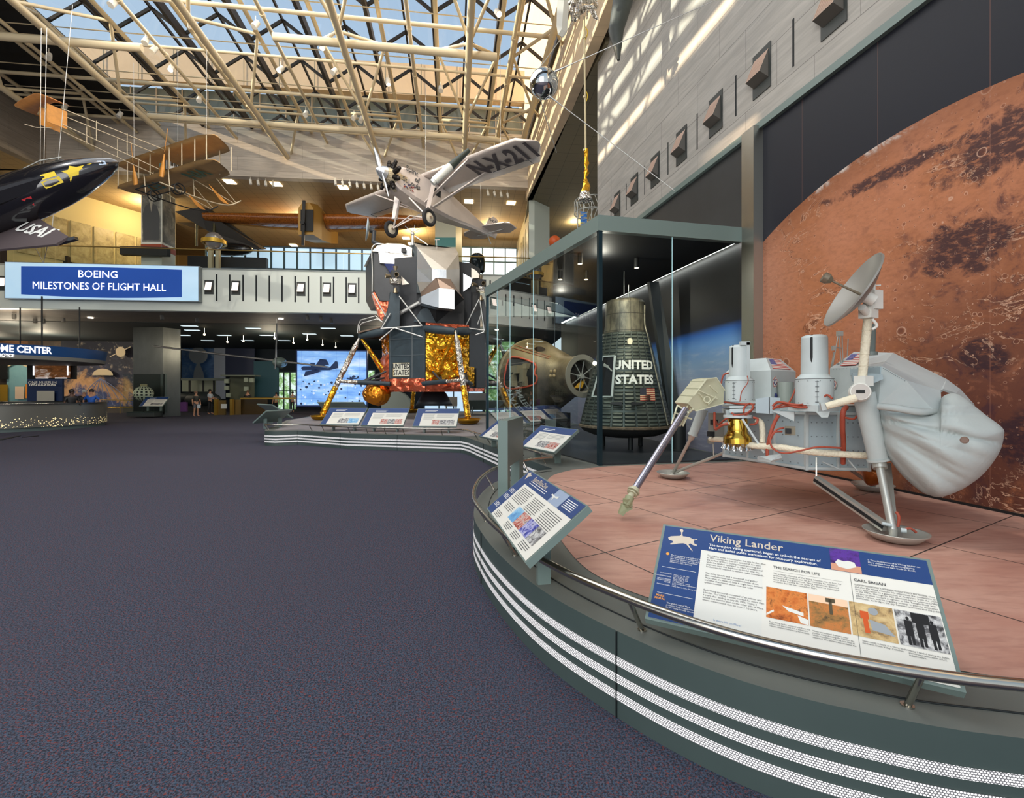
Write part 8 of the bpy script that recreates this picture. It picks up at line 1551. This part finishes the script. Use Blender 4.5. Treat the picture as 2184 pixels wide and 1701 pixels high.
# slim silver long-wing aircraft
t = thing('long_wing_aircraft', 'slim aircraft with extremely long thin wing hanging in the lobby', 'aircraft', tuple(Pd(594, 772, 27)))
mb = MB(); secs = []
for px, py, D in ((330, 738, 28.0), (450, 753, 28.0), (560, 766, 27.8), (594, 770, 27.6), (632, 774, 27.5), (700, 783, 27.5)): p = Pd(px, py, D); secs.append([p+V((0, -.25, 0)), p+V((0, 0, .06)), p+V((0, .3, 0)), p+V((0, 0, -.05))])
mb.skin(secs); mb.build('wing', cmat('wing_silver', 170, 166, 160, rough=.25, metal=.5), t)
mb = MB(); mb.ball(Pd(597, 773, 27.2), .42, (.7, 1.6, .75), 18, 12); mb.build('fuselage', cmat('pod_green', 130, 146, 136, rough=.15, metal=.4), t); mb = MB(); p = Pd(589, 768, 26.5); mb.bar(p+V((-.05, 0, -.5)), p+V((.05, 0, 2.1)), .06, .03, up=(0, 1, 0)); mb.build('propeller', cmat('blade_grey', 120, 120, 118), t)
mb = MB(); mb.tube(Pd(590, 765, 27), V((Pd(590, 765, 27).x, 27, 5.84)), .01, n=5); mb.build('hanging_wire', ST, t)
# arched grey pedestal, sand toned boxes behind the module
mb = MB(); p = Pd(844, 876, 27.3); P_ = [V((-.85, 0, 0)), V((.85, 0, 0))]+[V((.85*cos(a), 0, .35+.85*sin(a))) for a in [pi*k/12 for k in range(13)]]; mb.extr([V((p.x, 27.3, DZ))+q for q in P_], (0, .5, 0)); o_ = mb.build('arched_pedestal', cmat('pedestal_grey', 128, 136, 126)); tag(o_, 'grey arched pedestal standing behind the lunar module', 'pedestal')
for nm, x0, y0, x1, y1, D, c_, lab in (('white_screen', 1000, 838, 1042, 862, 31, (206, 206, 202), 'white low screen behind the right landing leg'), ('brown_box', 1062, 824, 1090, 866, 30, (136, 110, 76), 'brown box seen through the glass case'), ('white_table', 948, 846, 975, 866, 32, (196, 190, 180), 'white table behind the right landing leg'), ('grey_board', 1076, 800, 1100, 815, 32, (110, 116, 116), 'grey board behind the glass case')):
    mb = MB(); fr_rect(mb, x0, y0, x1, y1, D, .4); a = H-(y1-833)/1000*D; 
    if a > .02: mb.bar(V((Pd(x0+3, 0, D).x, D+.2, 0)), V((Pd(x0+3, 0, D).x, D+.2, a)), .08, .08, up=(0, 1, 0)); mb.bar(V((Pd(x1-3, 0, D).x, D+.2, 0)), V((Pd(x1-3, 0, D).x, D+.2, a)), .08, .08, up=(0, 1, 0))
    o_ = mb.build(nm, cmat('m_'+nm, *c_)); tag(o_, lab, nm.split('_')[1])
# soffit and lobby lamps
for i, (px, py, z) in enumerate([(193, 677, 5.84), (599, 679, 5.84), (370, 659.5, 5.84), (128, 672, 5.84)]+[(404, 695, 5.82), (410, 704, 5.82), (478, 715, 5.82), (390, 715, 5.82), (443, 726, 5.82), (568, 715, 5.82), (606, 726, 5.82), (528, 726, 5.82), (540, 700, 5.82), (700, 700, 5.82), (740, 716, 5.82), (660, 712, 5.82), (820, 722, 5.82)]):
    D = (z-H)*1000/(833-py); p = V(((px-1092)/1000*D, D, z)); 
    if i < 2: mb = MB(); mb.tube(p, p+V((0, 0, -.03)), .13, n=14); o_ = mb.build('downlight', mat('down_glow', (1, .92, .75), .5, emit=12)); tag(o_, ['glowing round downlight in the balcony underside above the canopy', 'glowing round downlight in the balcony underside left of the video wall'][i], 'ceiling light')
    elif i >= 4: mb = MB(); mb.box(tuple(p), (.9, .3, .03), .09); o_ = mb.build('ceiling_panel_light', mat('panel_glow', (.7, .85, .9), .5, emit=.8)); tag(o_, 'dim rectangular ceiling light in the dark lobby ceiling', 'ceiling light', 'dim panels in the lobby ceiling')
for i, (px, py) in enumerate([(345, 677), (420, 683), (655, 678), (684, 680), (706, 685), (135, 683), (75, 684), (92, 684), (30, 675)]):
    D = 4.0*1000/(833-py); p = V(((px-1092)/1000*D, D, 5.7)); mb = MB(); mb.tube(p+V((0, 0, .12)), p+V((.06, -.05, -.12)), .09, n=10); o_ = mb.build('soffit_spotlight', cmat('spot_grey', 110, 108, 104)); tag(o_, 'small grey spotlight fixed under the balcony', 'spotlight', 'spotlights under the balcony')
for i, (px, py) in enumerate([(436, 713), (519, 727), (586, 721), (626, 731), (485, 729), (688, 735), (716, 740), (655, 724)]):
    D = 3.7*1000/(833-py); p = V(((px-1092)/1000*D, D, 5.4)); mb = MB(); mb.ball(p, .07, nu=10, nv=6); mb.tube(p, p+V((0, 0, .42)), .01, n=5); o_ = mb.build('lobby_spotlight', mat('lobby_glow', (1, .8, .5), .5, emit=14 if i == 1 else 5)); tag(o_, 'tiny glowing spotlight hanging in the dark lobby', 'spotlight', 'glowing spotlights in the lobby')
# ---------------------------------------------------------------- visitors
SKIN = cmat('skin_mid', 196, 146, 116, rough=.6)
def skin_mesh(nm, verts, edges, rad, m_, par, root=0):
    me = bpy.data.meshes.new(nm); me.from_pydata([tuple(ROOT[par.name] @ V(v)) for v in verts], edges, []); me.materials.append(m_); ob = bpy.data.objects.new(nm, me); COL.objects.link(ob); ob.parent = par
    md = ob.modifiers.new('skin', 'SKIN'); md.use_smooth_shade = True
    for i, r_ in enumerate(rad): q = me.skin_vertices[0].data[i]; q.radius = (r_, r_*.85) if isinstance(r_, float) else r_; q.use_root = (i == root)
    s_ = ob.modifiers.new('sub', 'SUBSURF'); s_.levels = 1; s_.render_levels = 1; return ob
def person(label, x, y, h, yaw, shirt, legs, hair, skin=SKIN, arms='down', long_hair=False, shorts=False, sit=False, cap=None):
    p = thing('person', label, 'person', (x, y, 0)); k = h/1.75; f_ = V((sin(yaw), -cos(yaw), 0)); r_ = V((cos(yaw), sin(yaw), 0)); O = V((x, y, 0))
    def P(a, b_, z): return O+r_*a*k+f_*b_*k+V((0, 0, z*k))
    hb = .95; hand = {'down': ((.27, .02, 1.12), (.28, .08, .85)), 'fwd': ((.27, .05, 1.14), (.20, .35, 1.12)), 'hips': ((.36, -.05, 1.18), (.22, .10, 1.02))}[arms]
    vs = [P(0, 0, hb), P(0, .01, 1.18), P(0, 0, 1.40), P(0, .0, 1.52), P(0, .02, 1.62), P(0, .03, 1.70)]; ed = [(0, 1), (1, 2), (2, 3), (3, 4), (4, 5)]; ra = [.13*k, .12*k, .13*k, .055*k, .085*k, .07*k]
    sh = []; 
    for s in (-1, 1):
        i = len(vs); a, b_ = hand; vs += [P(s*.18, 0, 1.42), P(s*a[0], a[1], a[2]), P(s*b_[0], b_[1], b_[2]), P(s*(b_[0]+.0), b_[1]+.04, b_[2]-.08)]; ed += [(2, i), (i, i+1), (i+1, i+2), (i+2, i+3)]; ra += [.06*k, .042*k, .03*k, .03*k]
        i = len(vs); vs += [P(s*.09, 0, .90), P(s*.10, .03+.02*s, .50), P(s*.10, -.02+.06*s, .09), P(s*.11, .14+.06*s, .03)]; ed += [(0, i), (i, i+1), (i+1, i+2), (i+2, i+3)]; ra += [.09*k, .06*k, .042*k, .04*k]
    body = skin_mesh('body', vs, ed, [float(q) for q in ra], skin, p)
    vs = [P(0, 0, .92), P(0, .01, 1.18), P(0, 0, 1.40), P(0, 0, 1.47)]; ed = [(0, 1), (1, 2), (2, 3)]; ra = [.15, .145, .155, .08]
    for s in (-1, 1): i = len(vs); a, b_ = hand; vs += [P(s*.19, 0, 1.41), P(s*(.19+(a[0]-.19)*.8), a[1]*.8, 1.41+(a[2]-1.41)*.8)]; ed += [(2, i), (i, i+1)]; ra += [.075, .06]
    skin_mesh('shirt', vs, ed, [float(q*k) for q in ra], shirt, p)
    vs = [P(0, 0, .97)]; ed = []; ra = [.15]; low = .62 if shorts else .10
    for s in (-1, 1): i = len(vs); vs += [P(s*.09, 0, .86), P(s*.10, .03+.02*s, .64), P(s*.10, (-.02 if not shorts else .02)+.05*s, low)]; ed += [(0, i), (i, i+1), (i+1, i+2)]; ra += [.105, .085, .06 if not shorts else .085]
    skin_mesh('trousers', vs, ed, [float(q*k) for q in ra], legs, p)
    mb = MB(); c_ = P(0, -.01, 1.665); mb.ball(c_+V((0, 0, .02)), .105*k, (1, 1, 1.0), 14, 8); 
    if long_hair: mb.ball(P(0, -.06, 1.55), .10*k, (1, .6, 1.5), 12, 8)
    if cap: mb.bar(P(0, .06, 1.70), P(0, .20, 1.69), .12*k, .015)
    mb.build('cap' if cap else 'hair', hair, p)
    mb = MB(); mb.ball(P(0, .115, 1.62), .018*k, nu=8, nv=5); mb.build('nose', skin, p)
    return p
HB = cmat('hair_dark', 34, 26, 22); JE = cmat('trouser_dark', 26, 28, 34)
person('person in a dark shirt and dark cap standing inside the round desk', -20.0, 21.3, 1.75, 1.0, cmat('shirt_black', 18, 18, 22), JE, HB, cmat('skin_dark', 90, 62, 48), 'fwd')
person('person in a bright blue polo shirt with hands on hips at the round desk', -20.9, 23.3, 1.76, .3, cmat('shirt_blue', 30, 96, 196), JE, HB, arms='hips')
person('person in dark clothes and white cap half hidden behind the blue shirt', -21.9, 24.0, 1.74, .5, cmat('shirt_dark2', 26, 26, 30), JE, WHITEP, arms='fwd', cap=True)
person('walking person in dark top and shorts with a hat near the column', -20.9, 31.0, 1.66, 1.2, cmat('top_olive', 50, 52, 46), cmat('shorts_grey', 110, 110, 116), cmat('hat_tan', 120, 90, 70), arms='down', shorts=True)
person('person in a white shirt and dark trousers walking by the gate', -21.9, 34.0, 1.8, 1.6, cmat('shirt_white', 200, 210, 220), JE, HB, arms='fwd')
person('woman with long hair and black dress standing behind the security counter', -19.9, 35.3, 1.72, .2, cmat('dress_black', 16, 16, 18), cmat('dress_black', 16, 16, 18), cmat('hair_brown', 90, 64, 44), long_hair=True)
person('person in a pale shirt sitting behind the security counter', -18.6, 37.0, 1.55, .1, cmat('shirt_cream', 200, 190, 160), JE, HB)
person('person in a grey shirt behind the counter left of the video wall', -17.6, 37.6, 1.62, .1, cmat('shirt_grey', 150, 156, 160), JE, HB)
for lab, x, y, c_ in (('purple shopping bag carried beside the walking person in shorts', -21.6, 30.9, (96, 50, 110)), ('white paper bag in the hand of the walking person in shorts', -20.5, 30.7, (200, 208, 214))):
    z = .55 if c_[0] < 100 else .58; mb = MB(); s_ = (.42, .16, .62) if c_[0] < 100 else (.2, .08, .24); mb.prism([(x-s_[0]/2, y-s_[1]/2), (x+s_[0]/2, y-s_[1]/2), (x+s_[0]/2*.9, y+s_[1]/2), (x-s_[0]/2*.9, y+s_[1]/2)], z-s_[2]/2+.1, z+s_[2]/2+.1); mb.pipe([V((x-.06, y, z+s_[2]/2+.1)), V((x-.04, y, z+s_[2]/2+.22)), V((x+.04, y, z+s_[2]/2+.22)), V((x+.06, y, z+s_[2]/2+.1))], .008, 5); o_ = mb.build('shopping_bag', cmat('bag_%d' % c_[0], *c_)); tag(o_, lab, 'bag')
# flat cable covers on the carpet at far left
for i, (x0, y0, x1, y1) in enumerate(((0, 938, 40, 929), (50, 932, 80, 929))):
    a, b_ = Pz(x0, y0, .01), Pz(x1, y1, .01); mb = MB(); mb.bar(a, b_, .12, .02); o_ = mb.build('cable_cover', BLACK); tag(o_, ['longer black cable cover on the carpet at the left edge', 'shorter black cable cover on the carpet in front of the desk'][i], 'cable cover')
